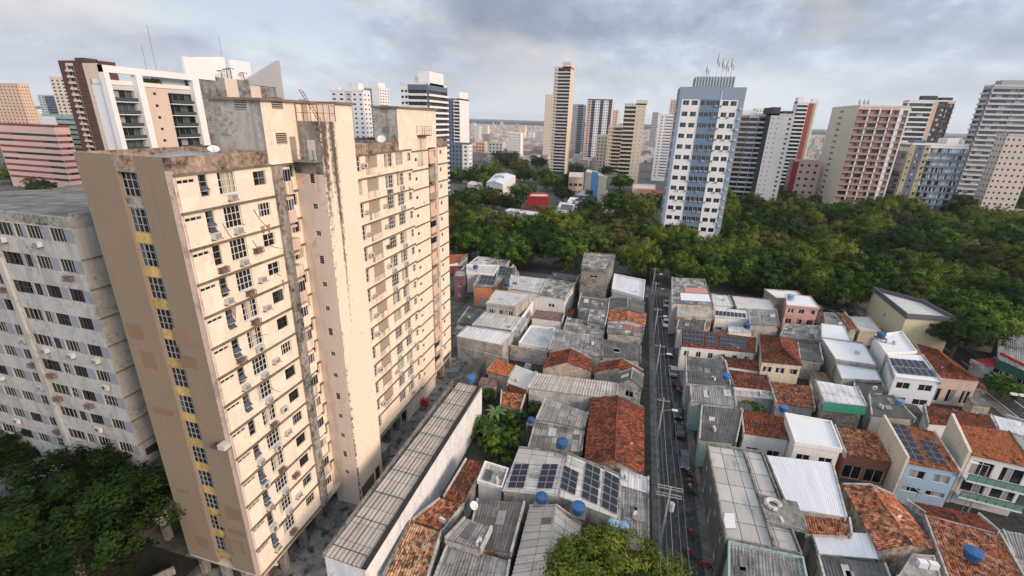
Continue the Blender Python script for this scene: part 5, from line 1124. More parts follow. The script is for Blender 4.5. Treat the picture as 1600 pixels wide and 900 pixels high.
# ================================================================ towers
class Tower:
    def __init__(s, name, label, mats, h, nf, cat='tower block', group=None, org=(0, 0)):
        s.root = empty(name, label, cat, group, (org[0], org[1], 0)); s.org = org
        s.mats = mats; s.h = h; s.nf = nf; s.nw = 0; s.nb = 0; s.rest = MB(); s.railm = None; s.wall = MB(); s.restb = MB()
    def kid(s, mb, name, mat): return mb.build(name, mat, s.root, loc=(-s.org[0], -s.org[1], 0))
    def face(s, P0, P1, spec, z0=0.0, z1=None, skip=0, glass=(GL_DARK, GL_DARK, GL_BLUE), top=0.0, ac=0.0, small=False, sub=True):
        P0, P1 = Vector(P0), Vector(P1); Lw = (P1 - P0).length
        if Lw < 0.3: return
        z1 = s.h if z1 is None else z1
        tot = sum(k[1] for k in spec); fh = (z1 - top - z0) / s.nf
        ops, info, edges, x = [], [], [], 0.0
        for k in spec:
            w = Lw * k[1] / tot; edges.append((x, x + w, k[2]))
            for i in range(skip, s.nf):
                zb = z0 + fh * i
                if k[0] == 'w':
                    for j in range(k[3]):
                        ww = w / k[3] * k[4]; c = x + w * (j + .5) / k[3]; hh = fh * k[5]
                        o = (c - ww / 2, c + ww / 2, zb + fh * .94 - hh, zb + fh * .94); ops.append(o); info.append(('w', o))
                elif k[0] == 'h': o = (x + .05, x + w - .05, zb + fh * (1 - k[3]), zb + fh * .97); ops.append(o); info.append(('h', o))
                elif k[0] == 'b': o = (x + .12, x + w - .12, zb + .12, zb + fh * .97); ops.append(o); info.append(('b', o, k[3], k[4] if len(k) > 4 else .9))
            x += w
        def mr(a, b, z):
            c = (a + b) / 2
            for e in edges:
                if e[0] <= c <= e[1]: return e[2]
            return 0
        # walls of the strips are cut at the strip borders so each keeps its own paint
        u = (P1 - P0) / Lw; inn = Vector((-u.y, u.x))
        for e in edges:
            oo = [(a - e[0], b - e[0], c, d) for a, b, c, d in ops if e[0] - .01 <= (a + b) / 2 <= e[1] + .01]
            facade(s.wall, P0 + u * e[0], P0 + u * e[1], z0, z1, oo, e[2], .9 if any(i[0] == 'b' for i in info if e[0] <= (i[1][0] + i[1][1]) / 2 <= e[1]) else .18)
        rz = math.atan2(u.y, u.x)
        for it in sorted(info, key=lambda q: -q[1][2]):
            o = it[1]; w, hh = o[1] - o[0], o[3] - o[2]; dep = .85 if it[0] == 'b' else .15
            p = P0 + u * (o[0] + o[1]) / 2 + inn * dep; zc = (o[2] + o[3]) / 2
            lp = (p.x - s.org[0], p.y - s.org[1], zc)
            if s.nw < 100:
                q = put('window', pane_mesh(w, hh, rnd.randrange(6) if w > .7 else 'd', glass), s.root, lp, rz); s.nw += 1
                if sub and w > 1.0: put('frame', frame_mesh(w, hh, 2 if w < 3 else 4, 1, FR_GREY, .06), q)
            else:
                a, b = p - u * w / 2, p + u * w / 2
                s.rest.quad((a.x, a.y, o[2]), (b.x, b.y, o[2]), (b.x, b.y, o[3]), (a.x, a.y, o[3]), rnd.choice((0, 0, 1)))
            if it[0] == 'b':
                a, b = P0 + u * o[0] , P0 + u * o[1]; n = -inn * it[3] * 1.0
                m = MB() if s.nb < 100 else s.restb
                m.prism([(a.x, a.y), (a.x + n.x, a.y + n.y), (b.x + n.x, b.y + n.y), (b.x, b.y)], o[2] - .12, o[2] + .06, 0)
                t_ = -inn * .12; hb = it[3] and min(1.0, fh * .33)
                m.prism([(a.x + n.x, a.y + n.y), (a.x + n.x + t_.x, a.y + n.y + t_.y), (b.x + n.x + t_.x, b.y + n.y + t_.y), (b.x + n.x, b.y + n.y)], o[2] + (.2 if s.railm else -.12), o[2] + hb, 1 if s.railm else 0)
                if s.nb < 100: s.kid(m, 'balcony', [s.mats[it[2]], s.railm or s.mats[it[2]]])
                else: s.bm = [s.mats[it[2]], s.railm or s.mats[it[2]]]
                s.nb += 1
            if ac and it[0] == 'w' and rnd.random() < ac:
                p = P0 + u * (o[1] + .6); put('air_conditioner', ac_mesh(1), s.root, (p.x - s.org[0], p.y - s.org[1], o[2] - .1), rz)
    def done(s, poly, roof_mat=None, par=1.0):
        r = MB(); r.ngon([(p[0], p[1], s.h - .02) for p in poly]); s.kid(r, 'roof', roof_mat or C_SLAB)
        if par:
            b = MB()
            n = len(poly)
            for i in range(n):
                a, c = Vector(poly[i]), Vector(poly[(i + 1) % n]); d = (c - a).normalized(); nn = Vector((-d.y, d.x)) * .25
                b.prism([tuple(a), tuple(c), tuple(c + nn), tuple(a + nn)], s.h - .1, s.h + par + .004 * i)
            s.kid(b, 'parapet', s.mats[0])
        s.wall.build('wall', s.mats, s.root, loc=(-s.org[0], -s.org[1], 0))
        if s.rest.f: s.kid(s.rest, 'window', [GL_DARK, GL_BLUE])['kind'] = 'stuff'
        if s.restb.f: s.kid(s.restb, 'balcony', s.bm)['kind'] = 'stuff'
    def box(s, x0, y0, x1, y1, h, mat, name='rooftop_block', z=None):
        b = MB(); z = s.h if z is None else z; b.box(x0, y0, z, x1, y1, z + h); return s.kid(b, name, mat)
    def mast(s, x, y, h, z=None, arms=0):
        z = s.h if z is None else z; b = MB(); b.tube((x, y, z), (x, y, z + h), .12 if arms else .07, 5)
        for k in range(arms):
            a = k * 2.1; zz = z + h * (.5 + .45 * k / max(1, arms)); b.box(x + math.cos(a) * .5 - .15, y + math.sin(a) * .5 - .15, zz - .9, x + math.cos(a) * .5 + .15, y + math.sin(a) * .5 + .15, zz + .9); b.tube((x, y, zz), (x + math.cos(a) * .5, y + math.sin(a) * .5, zz), .05, 4)
        s.kid(b, 'antenna', METAL)
def place(l, c, r, dist, side):
    """plan of a tower on the street grid from its top corners in the photo; dist: metres to its near corner"""
    rc = ray(*c); k = dist / math.hypot(rc.x, rc.y); C = rc * k; h = CH + C.z
    def yline(p): q = ray(*p); t = C.y / q.y; return Vector((q.x * t, C.y))
    def xline(p): q = ray(*p); t = C.x / q.x; return Vector((C.x, q.y * t))
    c2 = Vector((C.x, C.y))
    if side == 'R':                                # front from l to c, right side from c to r
        A = yline(l); dep = (xline(r).y - C.y) if r else 18
        return h, A, c2, dep
    A = c2; B = yline(r); dep = (xline(l).y - C.y) if l else 18
    return h, A, B, dep
def std(name, label, l, c, r, dist, side, mats, nf, front, sidespec, dep=None, cat='tower block', group=None, caps=(), masts=(), top=1.2, z0=0.0, ac=0.0, glass=(GL_DARK, GL_DARK, GL_BLUE), skip=1, par=1.0, sub=False, railm=None):
    h, A, B, d = place(l, c, r, dist, side)
    d = dep or min(max(d, 8), 45)
    t = Tower(name, label, mats, h, nf, cat, group, ((A.x + B.x) / 2, A.y + d / 2)); t.railm = railm
    Ab, Bb = A + Vector((0, d)), B + Vector((0, d))
    t.face(A, B, front, z0, h, skip, glass, top, ac, sub=sub)
    if side == 'R': t.face(B, Bb, sidespec, z0, h, skip, glass, top, sub=sub)
    else: t.face(Ab, A, sidespec, z0, h, skip, glass, top, sub=sub)
    w = MB(); w.quad((Bb.x, Bb.y, z0), (Ab.x, Ab.y, z0), (Ab.x, Ab.y, h), (Bb.x, Bb.y, h))
    if side == 'R': w.quad((Ab.x, Ab.y, z0), (A.x, A.y, z0), (A.x, A.y, h), (Ab.x, Ab.y, h))
    else: w.quad((B.x, B.y, z0), (Bb.x, Bb.y, z0), (Bb.x, Bb.y, h), (B.x, B.y, h))
    t.kid(w, 'rear_wall', mats[0])
    t.done([tuple(A), tuple(B), tuple(Bb), tuple(Ab)], par=par)
    W_ = B.x - A.x
    for (f0, f1, d0, d1, hh, mt) in caps: t.box(A.x + W_ * f0, A.y + d * d0, A.x + W_ * f1, A.y + d * d1, hh, mats[mt])
    for (f, dd, hh, ar) in masts: t.mast(A.x + W_ * f, A.y + d * dd, hh, None if hh > 0 else h, ar)
    return t, A, B, d, h
def pm(n, c, dirt=.12, streak=.2): return plaster(n, c, dirt, (0.2, .19, .18), streak, .3)
P_WHITE = pm('tower_white', (.74, .74, .74)); P_PALE = pm('tower_pale_grey', (.52, .53, .54)); P_BEIGE = pm('tower_beige', (.62, .53, .43)); P_CREAM = pm('tower_cream', (.68, .62, .50))
P_BLUE = pm('tower_slate_blue', (.15, .215, .31)); P_BLUEL = pm('tower_light_slate', (.25, .32, .40)); P_BROWN = pm('tower_brown', (.105, .058, .05)); P_DARK = pm('tower_charcoal', (.07, .07, .078)); P_PINK = pm('tower_pink', (.62, .44, .39))
P_RED = pm('tower_brick_red', (.34, .085, .085)); P_GREY = pm('tower_grey', (.36, .365, .375)); P_NAVY = pm('tower_navy', (.13, .16, .22)); P_GREEN = pm('tower_sea_green', (.30, .42, .40)); P_YEL = pm('tower_ochre', (.44, .36, .22)); P_PEACH = pm('tower_peach', (.64, .46, .34)); P_STONE = plaster('dark_patterned_stone', (.30, .30, .30), .75, (.035, .035, .035), .2, 1.6); P_SKY = pm('tower_sky', (.42, .50, .58))
# blue and white tower in the middle distance
t, A, B, d, h = std('tower_block', 'blue and white tower with a ribbed roof house and aerials standing among the park trees', None, (1063, 140), (1167, 138), 196, 'L', [P_BLUEL, P_WHITE, P_BLUE, P_SKY], 15,
    [('p', .05, 0), ('w', .27, 1, 2, .70, .42), ('p', .02, 3), ('w', .30, 2, 4, .86, .42), ('p', .02, 1), ('w', .25, 1, 2, .72, .42), ('p', .09, 0)], [('w', 1, 0, 3, .3, .35)], dep=17, top=3.4, ac=.55, caps=[(.22, .82, .1, .7, 4.6, 0)], sub=True)
for k in range(14):
    b = MB(); f = .23 + .58 * k / 13; x = A.x + (B.x - A.x) * f; b.box(x - .18, A.y + d * .1 - .3, h, x + .18, A.y + d * .1 - .003, h + 4.4); t.kid(b, 'roof_rib', P_PALE)
b = MB(); b.box(A.x - .02, A.y - .06, h - 3.2, A.x + (B.x - A.x) * .62, A.y - .004, h + 1.0); b.box(A.x + (B.x - A.x) * .655, A.y - .06, h - 3.2, B.x + .02, A.y - .004, h + 1.0); t.kid(b, 'crown_band', P_BLUEL)
for f, hh in ((.40, 4), (.55, 9), (.63, 7), (.70, 6), (.77, 7)): t.mast(A.x + (B.x - A.x) * f, A.y + d * .4, hh, h + 4.6, 3)
b = MB()
for k in range(15):
    z = 4 + (h - 8) * k / 15; b.box(A.x - .55, A.y + .4, z, A.x - .003, A.y + 1.3, z + .7); b.box(B.x - 1.3, A.y - .5, z + 1, B.x - .5, A.y - .004, z + 1.7)
t.kid(b, 'condenser_column', P_PALE)['kind'] = 'stuff'
# left edge
std('tower_block', 'sand coloured tower with small windows at the far left edge', (-25, 122), (27, 132), (44, 140), 620, 'R', [P_PEACH], 24, [('w', 1, 0, 8, .4, .4)], [('w', 1, 0, 4, .4, .4)])
std('office_block', 'low wide block striped in brick red and pinkish white at the left edge', (-10, 199), (84, 199), (92, 205), 400, 'R', [pm('tower_dark_red', (.22, .065, .065)), P_PINK], 9, [('h', 1, 1, .42)], [('h', 1, 1, .42)], cat='office block', glass=(pm('red_band', (.22, .07, .07)), GL_DARK, pm('red_band', (.22, .07, .07))), top=4)
std('tower_block', 'grey green slab with a blank white side behind the red striped block', (66, 185), (118, 183), (128, 190), 420, 'R', [P_GREEN, P_WHITE], 14, [('p', .4, 1), ('h', .6, 0, .35)], [('h', 1, 0, .35)])
std('tower_block', 'small pale tower far behind the red striped block', (38, 172), (58, 172), (62, 175), 900, 'R', [P_WHITE], 18, [('w', 1, 0, 4, .5, .4)], [('w', 1, 0, 3, .5, .4)])
std('tower_block', 'bluish grey tower with a dark middle left of the brown striped tower', (59, 152), (84, 150), (88, 154), 800, 'R', [P_PALE, P_NAVY], 22, [('w', .4, 0, 2, .6, .4), ('h', .6, 1, .6)], [('w', 1, 0, 3, .5, .4)])
std('tower_block', 'beige tower partly hidden behind the brown striped tower', (77, 124), (108, 122), (114, 126), 560, 'R', [P_CREAM], 26, [('w', 1, 0, 4, .5, .5)], [('w', 1, 0, 4, .5, .5)])
std('tower_block', 'tall tower striped dark brown and beige with columns of tiny windows', (92, 102), (152, 98), (160, 106), 300, 'R', [P_BROWN, P_BEIGE], 26, [('p', .17, 0), ('b', .2, 1, 1, .7), ('w', .24, 0, 3, .25, .28), ('w', .39, 1, 2, .1, .18)], [('p', 1, 0)], caps=[(.4, .65, .1, .8, 2.2, 0)])
def xface(name, label, l, r, dist, mats, nf, spec, dep, par=1.0, top=1.0, glass=(GL_DARK, GL_DARK, GL_BLUE), railm=None, endspec=None):
    """a block whose long side faces +x, running away from the camera along the street grid"""
    rl = ray(*l); k = dist / math.hypot(rl.x, rl.y); A3 = rl * k; h = CH + A3.z; A = Vector((A3.x, A3.y)); q = ray(*r); t_ = A.x / q.x; B = Vector((A.x, q.y * t_))
    t = Tower(name, label, mats, h, nf, 'tower block', None, (A.x - dep / 2, (A.y + B.y) / 2)); t.railm = railm
    t.face(A, B, spec, 0, h, 1, glass, top, sub=True)
    A2, B2 = A - Vector((dep, 0)), B - Vector((dep, 0))
    t.face(A2, A, endspec or [('p', 1, 0)], 0, h, 1, glass, top)
    w = MB(); w.quad((B.x, B.y, 0), (B2.x, B2.y, 0), (B2.x, B2.y, h), (B.x, B.y, h)); w.quad((B2.x, B2.y, 0), (A2.x, A2.y, 0), (A2.x, A2.y, h), (B2.x, B2.y, h)); t.kid(w, 'rear_wall', mats[0])
    t.done([tuple(A2), tuple(A), tuple(B), tuple(B2)], par=par); return t, A, B, h
t, A, B, h = xface('tower_block', 'white modern block framed by a tall white portal with glass balconies', (163, 131), (300, 143), 150, [P_WHITE, pm('tower_sand_pink', (.60, .49, .41)), P_PALE], 19, [('b', .29, 2, 0, .8), ('p', .07, 0), ('w', .31, 1, 1, .12, .22), ('b', .33, 2, 0, .8)], 4, glass=(GL_DARK, GL_BLUE, FR_GREY, GL_DARK), railm=plain('dark_glass_rail', (.05, .075, .07), .2))
Ld = B.y - A.y; zt = at_x(159, 101, A.x + 1.4).z
for f0, f1, zz in ((-.03, .02, zt), (.29, .36, zt), (.97, 1.06, zt)):
    b = MB(); b.box(A.x + .05, A.y + Ld * f0, 0, A.x + 1.6, A.y + Ld * f1, zz); t.kid(b, 'portal_column', P_WHITE)
b = MB(); b.box(A.x + .06, A.y - Ld * .03, zt - 1.5, A.x + 1.59, A.y + Ld * 1.06, zt); t.kid(b, 'portal_beam', P_WHITE)
b = MB(); b.box(A.x - 6, A.y + Ld * .55, h, A.x - 1.0, A.y + Ld * .96, h + 4.2); t.kid(b, 'rooftop_block', P_PALE)
m = MB(); r = random.Random(5)
for k in range(260):
    x, y, z = A.x - .2 - r.random(), A.y + Ld * (.38 + .26 * r.random()), h + .6 + r.random() * 1.2; a, e = [Vector((r.uniform(-.3, .3), r.uniform(-.3, .3), r.uniform(-.3, .3))) for _ in (0, 1)]; p = Vector((x, y, z)); m.quad(p - a - e, p + a - e, p + a + e, p - a + e)
LEAFP = plain('roof_garden_leaves', (.05, .085, .025), .6, var=.5); t.kid(m, 'roof_garden', LEAFP)
t.mast(A.x - 6, A.y + Ld * .7, 6, h + 4.2); t.mast(A.x - 5, A.y + Ld * .78, 11, h + 4.2)
t, A, B, h = xface('tower_block', 'dark stone patterned block with white sail shaped fins on its roof', (297, 116), (440, 128), 165, [P_STONE, P_WHITE, P_BEIGE], 14, [('p', .32, 0), ('p', .13, 2), ('p', .14, 0), ('p', .12, 2), ('p', .22, 0), ('w', .07, 2, 1, .4, .5)], 14, par=0, top=.5)
Ld = B.y - A.y
def fin(f0, f1, zb, za, zc_, x, mat, th=.8):
    m = MB(); y0, y1 = A.y + Ld * f0, A.y + Ld * f1; pts = [(x, y0, zb), (x, y1, zb), (x, y1, zc_), (x, y0, za)]; bk = [(a - th, b_, c) for a, b_, c in pts]
    m.ngon(pts); m.ngon(bk[::-1])
    for i in range(4): j = (i + 1) % 4; m.quad(pts[j], pts[i], bk[i], bk[j])
    t.kid(m, 'roof_fin', mat)
zz = lambda px, py, x: at_x(px, py, x).z
fin(-.04, .22, h - 1, zz(285, 88, A.x), zz(325, 93, A.x), A.x + .3, P_WHITE); fin(.20, .50, h - 1, zz(325, 92, A.x - 5), zz(370, 92, A.x - 5), A.x - 5, P_WHITE); fin(.50, .72, h - 1, zz(372, 95, A.x - 3), zz(390, 97, A.x - 3), A.x - 3, P_WHITE)
fin(.58, 1.0, h - 1.2, h + .3, zz(434, 94, A.x), A.x + .25, P_GREY, 1.6); fin(.90, 1.0, h - 14, h - 1.2, h - 1.2, A.x + .3, P_GREY, 1.0)
b = MB()
for fy, hh in ((.34, 2.2), (.40, 2.8), (.44, 3.2), (.58, 2.4)):
    x, y = A.x - 1.5, A.y + Ld * fy; b.tube((x, y, h), (x, y, h + hh), .12, 5)
    for k in range(9):
        a = k * .7; b.tri((x, y, h + hh), (x + math.cos(a) * 1.1 - .15, y + math.sin(a) * 1.1, h + hh - .2), (x + math.cos(a) * 1.1 + .15, y + math.sin(a) * 1.1, h + hh - .5))
t.kid(b, 'roof_palms', LEAFP); t.mast(A.x - 4, A.y + Ld * .45, 6, h + 6)
std('tower_block', 'slim white tower with a jagged top right behind the cream block tank house', (516, 150), (567, 143), (579, 152), 330, 'R', [P_WHITE, P_PALE], 22, [('w', .45, 0, 2, .45, .35), ('w', .2, 1, 1, .4, .3), ('w', .35, 0, 2, .4, .35)], [('w', 1, 0, 2, .4, .35)], caps=[(.0, .25, .1, .8, 2.2, 0), (.55, .85, .1, .8, 5, 0)], ac=.2)
std('tower_block', 'sea green and cream tower with a stepped top and aerial, behind the slim white tower', (567, 141), (592, 138), (608, 142), 560, 'R', [P_WHITE, P_GREEN], 26, [('h', .55, 1, .5), ('p', .45, 0)], [('w', 1, 0, 4, .5, .4)], caps=[(.35, .9, .1, .8, 6, 0)], masts=[(.6, .5, 16, 0)])
t, A, B, d, h = std('tower_block', 'black and white banded tower with curved corner and boxy roof house', (625, 134), (668, 132), (699, 142), 260, 'R', [P_WHITE, P_NAVY], 22, [('w', .28, 0, 2, .7, .4), ('b', .72, 1, 0, .6)], [('b', 1, 1, 0, .6)], caps=[(.6, 1.0, .1, .8, 6.5, 0), (.38, .6, .2, .7, 4, 0)], top=2.5, glass=(GL_DARK, FR_DARK, GL_DARK), masts=[(.8, .4, 11, 0)])
t, A, B, d, h = std('tower_block', 'blue grey tower with white balcony stack and tall white fin beside the banded tower', (695, 157), (718, 156), (733, 160), 400, 'R', [P_NAVY, P_WHITE], 24, [('w', .6, 0, 3, .5, .4), ('b', .4, 1, 1, .6)], [('p', 1, 1)], caps=[(.85, 1.0, .0, .9, 6, 1)])
std('tower_block', 'pale podium slab at the foot of the blue grey tower', (700, 222), (732, 226), (738, 229), 385, 'R', [P_NAVY, P_WHITE], 9, [('w', .7, 0, 4, .45, .5), ('w', .3, 1, 1, .4, .4)], [('w', 1, 1, 2, .4, .4)])
# middle skyline
std('tower_block', 'slim cream tower half hidden by the tall red balconied tower', (852, 151), (864, 149), (868, 152), 620, 'R', [P_CREAM, P_BEIGE], 24, [('p', .4, 1), ('w', .6, 0, 2, .3, .4)], [('p', 1, 0)])
t, A, B, d, h = std('tower_block', 'tallest slender tower with curved brown and red balconies and a stepped top', (866, 110), (892, 106), (898, 110), 470, 'R', [P_BEIGE, P_RED, P_BROWN, P_PALE], 32, [('w', .25, 0, 1, .4, .3), ('b', .75, 2, 3, .9)], [('p', 1, 0)], caps=[(.5, 1.0, .0, .8, 5, 0)], glass=(GL_DARK, P_BROWN, P_RED))
std('tower_block', 'dark grey tower just right of the tallest slender tower', (895, 168), (912, 164), (916, 168), 700, 'R', [P_GREY, P_NAVY], 24, [('w', .5, 0, 3, .5, .4), ('h', .5, 1, .5)], [('w', 1, 1, 2, .5, .4)])
std('tower_block', 'white tower with pink edged top and vertical window bands', (918, 158), (957, 157), (960, 160), 620, 'R', [P_WHITE, P_PINK, P_NAVY], 24, [('w', .18, 1, 1, .5, .4), ('h', .14, 2, .6), ('w', .2, 0, 2, .5, .4), ('h', .14, 2, .6), ('w', .2, 0, 2, .5, .4), ('h', .14, 2, .6)], [('p', 1, 1)], caps=[(0, 1, 0, .2, 1.5, 1)])
std('tower_block', 'narrow beige tower peeping right of the white and pink tower', (957, 175), (966, 173), (970, 176), 700, 'R', [P_BEIGE], 20, [('w', 1, 0, 2, .5, .4)], [('w', 1, 0, 2, .5, .4)])
std('apartment_building', 'low beige building in front of the white and pink tower', (934, 213), (950, 213), (953, 216), 520, 'R', [P_CREAM, P_PINK], 10, [('w', 1, 0, 3, .4, .4)], [('w', 1, 1, 2, .4, .4)])
std('apartment_building', 'mid height grey beige block left of the round balcony tower', (951, 199), (976, 198), (981, 202), 470, 'R', [P_BEIGE, P_GREY], 14, [('w', .3, 0, 2, .4, .4), ('b', .7, 1, 0, .6)], [('w', 1, 1, 2, .4, .4)])
t, A, B, d, h = std('tower_block', 'round balconied tower with a blank beige and pink shaft', (976, 168), (1010, 164), (1030, 170), 400, 'R', [P_BEIGE, P_PINK, P_PALE], 20, [('b', .55, 2, 0, 1.2), ('w', .45, 0, 2, .16, .2)], [('w', .5, 1, 3, .14, .2), ('b', .5, 2, 0, .8)], caps=[(.52, 1.05, .0, .5, 3.5, 0)], glass=(GL_DARK, FR_DARK, GL_DARK))
std('tower_block', 'plain white tower with dark window slots left of the blue and white tower', (1030, 182), (1052, 180), (1057, 182), 460, 'R', [P_WHITE], 22, [('w', .45, 0, 1, .3, .35), ('h', .55, 0, .35)], [('w', 1, 0, 2, .5, .4)])
std('tower_block', 'slender pinkish tower far behind the blue and white tower', (1048, 159), (1061, 157), (1064, 159), 760, 'R', [P_PINK], 26, [('w', 1, 0, 3, .5, .4)], [('w', 1, 0, 2, .5, .4)])
# right skyline
std('tower_block', 'terraced tower with orange and green balcony bands right of the blue and white tower', (1146, 182), (1152, 180), (1200, 183), 340, 'L', [P_WHITE, pm('tower_terracotta', (.46, .25, .15)), P_BEIGE], 18, [('b', .42, 1, 2, .9), ('b', .3, 0, 0, .9), ('b', .28, 1, 0, .9)], [('w', 1, 2, 2, .4, .3)], caps=[(.1, .6, .1, .7, 3, 0)], glass=(GL_DARK, GL_DARK, GL_GREEN))
std('tower_block', 'pale grey tower with a charcoal crown right of the terraced tower', (1190, 172), (1205, 180), (1242, 182), 330, 'L', [P_PALE, P_DARK, P_BEIGE], 20, [('w', .45, 0, 2, .2, .25), ('p', .2, 0), ('w', .35, 0, 1, .3, .4)], [('p', 1, 1)], caps=[(.0, .35, .0, .8, 4.5, 1), (.55, .75, .1, .6, 2.6, 1), (.8, .95, .1, .6, 2.6, 1)])
std('tower_block', 'white balconied tower with a brick red stripe and a yellow edge', (1240, 163), (1246, 161), (1279, 160), 420, 'L', [P_WHITE, P_RED, P_YEL], 24, [('b', .55, 0, 0, .8), ('p', .25, 1), ('p', .12, 2), ('p', .08, 0)], [('p', 1, 0)], caps=[(.0, .3, .1, .8, 4, 0), (.7, 1, .1, .5, 3, 0)], masts=[(.15, .5, 7, 0)])
std('apartment_building', 'low pink building with a crimson corner at the foot of the skyline', (1233, 256), (1240, 252), (1282, 256), 350, 'L', [P_PINK, pm('tower_crimson', (.30, .03, .05))], 7, [('p', .22, 1), ('w', .78, 0, 3, .4, .35)], [('w', 1, 0, 2, .4, .35)], cat='apartment building')
t, A, B, d, h = std('tower_block', 'wide beige slab tower with a white grid front full of pinkish balconies', (1301, 168), (1342, 167), (1423, 171), 330, 'L', [P_CREAM, P_WHITE, P_PINK], 18, [('b', .20, 2, 1, .35), ('p', .02, 1), ('b', .18, 2, 1, .35), ('p', .02, 1), ('b', .18, 2, 1, .35), ('p', .02, 1), ('b', .14, 2, 1, .35), ('p', .06, 1), ('b', .10, 1, 1, .35), ('p', .02, 1)], [('p', .28, 0), ('w', .30, 0, 1, .45, .35), ('p', .42, 0)], glass=(pm('balcony_pink_brown', (.36, .23, .20)), GL_DARK, pm('balcony_pink_brown', (.36, .23, .20))), railm=pm('balcony_pink_brown', (.36, .23, .20)))
for f in (.28, .38, .46): t.mast(A.x + (B.x - A.x) * f, A.y + d * .5, 5, h, 3)
std('tower_block', 'pale balconied tower with a charcoal flank behind the wide beige slab', (1414, 160), (1420, 158), (1493, 160), 480, 'L', [P_WHITE, P_DARK, P_PEACH], 20, [('b', .55, 0, 0, .9), ('p', .1, 2), ('h', .2, 1, .5), ('b', .15, 2, 1, .6)], [('b', 1, 0, 0, .8)], caps=[(.3, .62, .2, .8, 4, 1), (.7, .95, .2, .8, 3, 1)], glass=(GL_BLUE, GL_DARK, P_PALE))
std('apartment_building', 'slate blue, ochre and white apartment building with stepped balconies at the park edge', (1398, 228), (1424, 226), (1515, 228), 350, 'L', [P_WHITE, P_NAVY, P_YEL, P_BLUE], 12, [('w', .09, 2, 1, .4, .35), ('w', .16, 1, 1, .3, .3), ('w', .10, 2, 1, .4, .35)] + [('b', .13, 0, 3, .7)] * 5, [('b', 1, 1, 3, .8)], cat='apartment building', caps=[(.1, .3, .2, .6, 2.5, 1), (.7, .9, .3, .8, 4, 0)], glass=(GL_DARK, P_WHITE, P_PALE))
std('tower_block', 'tall grey tower of open concrete floors at the right edge', (1540, 137), (1552, 135), (1640, 131), 400, 'L', [P_PALE, P_GREY], 26, [('b', .5, 1, 0, .5), ('b', .5, 1, 0, .5)], [('b', 1, 1, 0, .8)], caps=[(.15, .8, .1, .8, 3.4, 1)], glass=(GL_BLUE, P_GREY, P_PALE))
std('apartment_building', 'pinkish tower with small windows in front of the tall grey tower at the right edge', (1567, 215), (1574, 212), (1640, 190), 360, 'L', [pm('tower_rosy_beige', (.58, .51, .46)), P_RED], 16, [('w', .3, 0, 2, .4, .35), ('w', .7, 0, 4, .4, .35)], [('w', 1, 0, 3, .4, .35)])
std('tower_block', 'white stub of a tower seen behind the charcoal crown', (1176, 172), (1182, 171), (1200, 172), 700, 'L', [P_WHITE, P_PEACH], 22, [('w', 1, 0, 4, .5, .4)], [('w', 1, 0, 2, .5, .4)])

for px, py, w_, dd, mt, lab in ((903, 192, 9, 1000, P_PALE, 'faint pale tower far off between the dark grey tower and the white and pink tower'), (986, 186, 10, 1100, P_BEIGE, 'faint beige tower far off behind the round balcony tower'), (1020, 176, 9, 900, P_GREY, 'thin grey tower far off right of the round balcony tower'), (1068, 172, 8, 1100, P_PALE, 'faint slim tower far off left of the blue and white tower'), (1216, 178, 10, 900, P_BEIGE, 'faint beige tower far off behind the charcoal crowned tower'), (1180, 188, 10, 1000, P_PALE, 'faint pale tower far off behind the terraced tower'), (825, 208, 9, 1300, P_WHITE, 'faint low white tower far off left of the slim cream tower'), (770, 214, 12, 1300, P_PALE, 'faint low grey tower far off in the low town')):
    std('tower_block', lab, None, (px, py), (px + w_, py), dd, 'L', [mt], 18, [('w', 1, 0, 4, .5, .4)], [('w', 1, 0, 2, .5, .4)], dep=16)
rq = random.Random(41)
for k in range(26):
    px = rq.choice((rq.uniform(885, 1050), rq.uniform(740, 850), rq.uniform(1128, 1300), rq.uniform(885, 1050))); dd = rq.uniform(520, 1300); hh = rq.uniform(16, 34); py = 187 + .03 * (px - 800) + (CH - hh) / dd * 700
    w_ = rq.uniform(12, 22) * 700 / dd
    std('apartment_building', 'distant mid height apartment building in the low town beyond the trees', None, (px, py), (px + w_, py), dd, 'L', [rq.choice((P_WHITE, P_PALE, P_CREAM, P_BEIGE, P_WHITE, P_PEACH))], max(5, int(hh / 3)), [('w', 1, 0, rq.choice((3, 4, 5)), .5, .42)], [('w', 1, 0, 3, .4, .4)], dep=14, cat='apartment building', group='distant apartment buildings', par=.8)
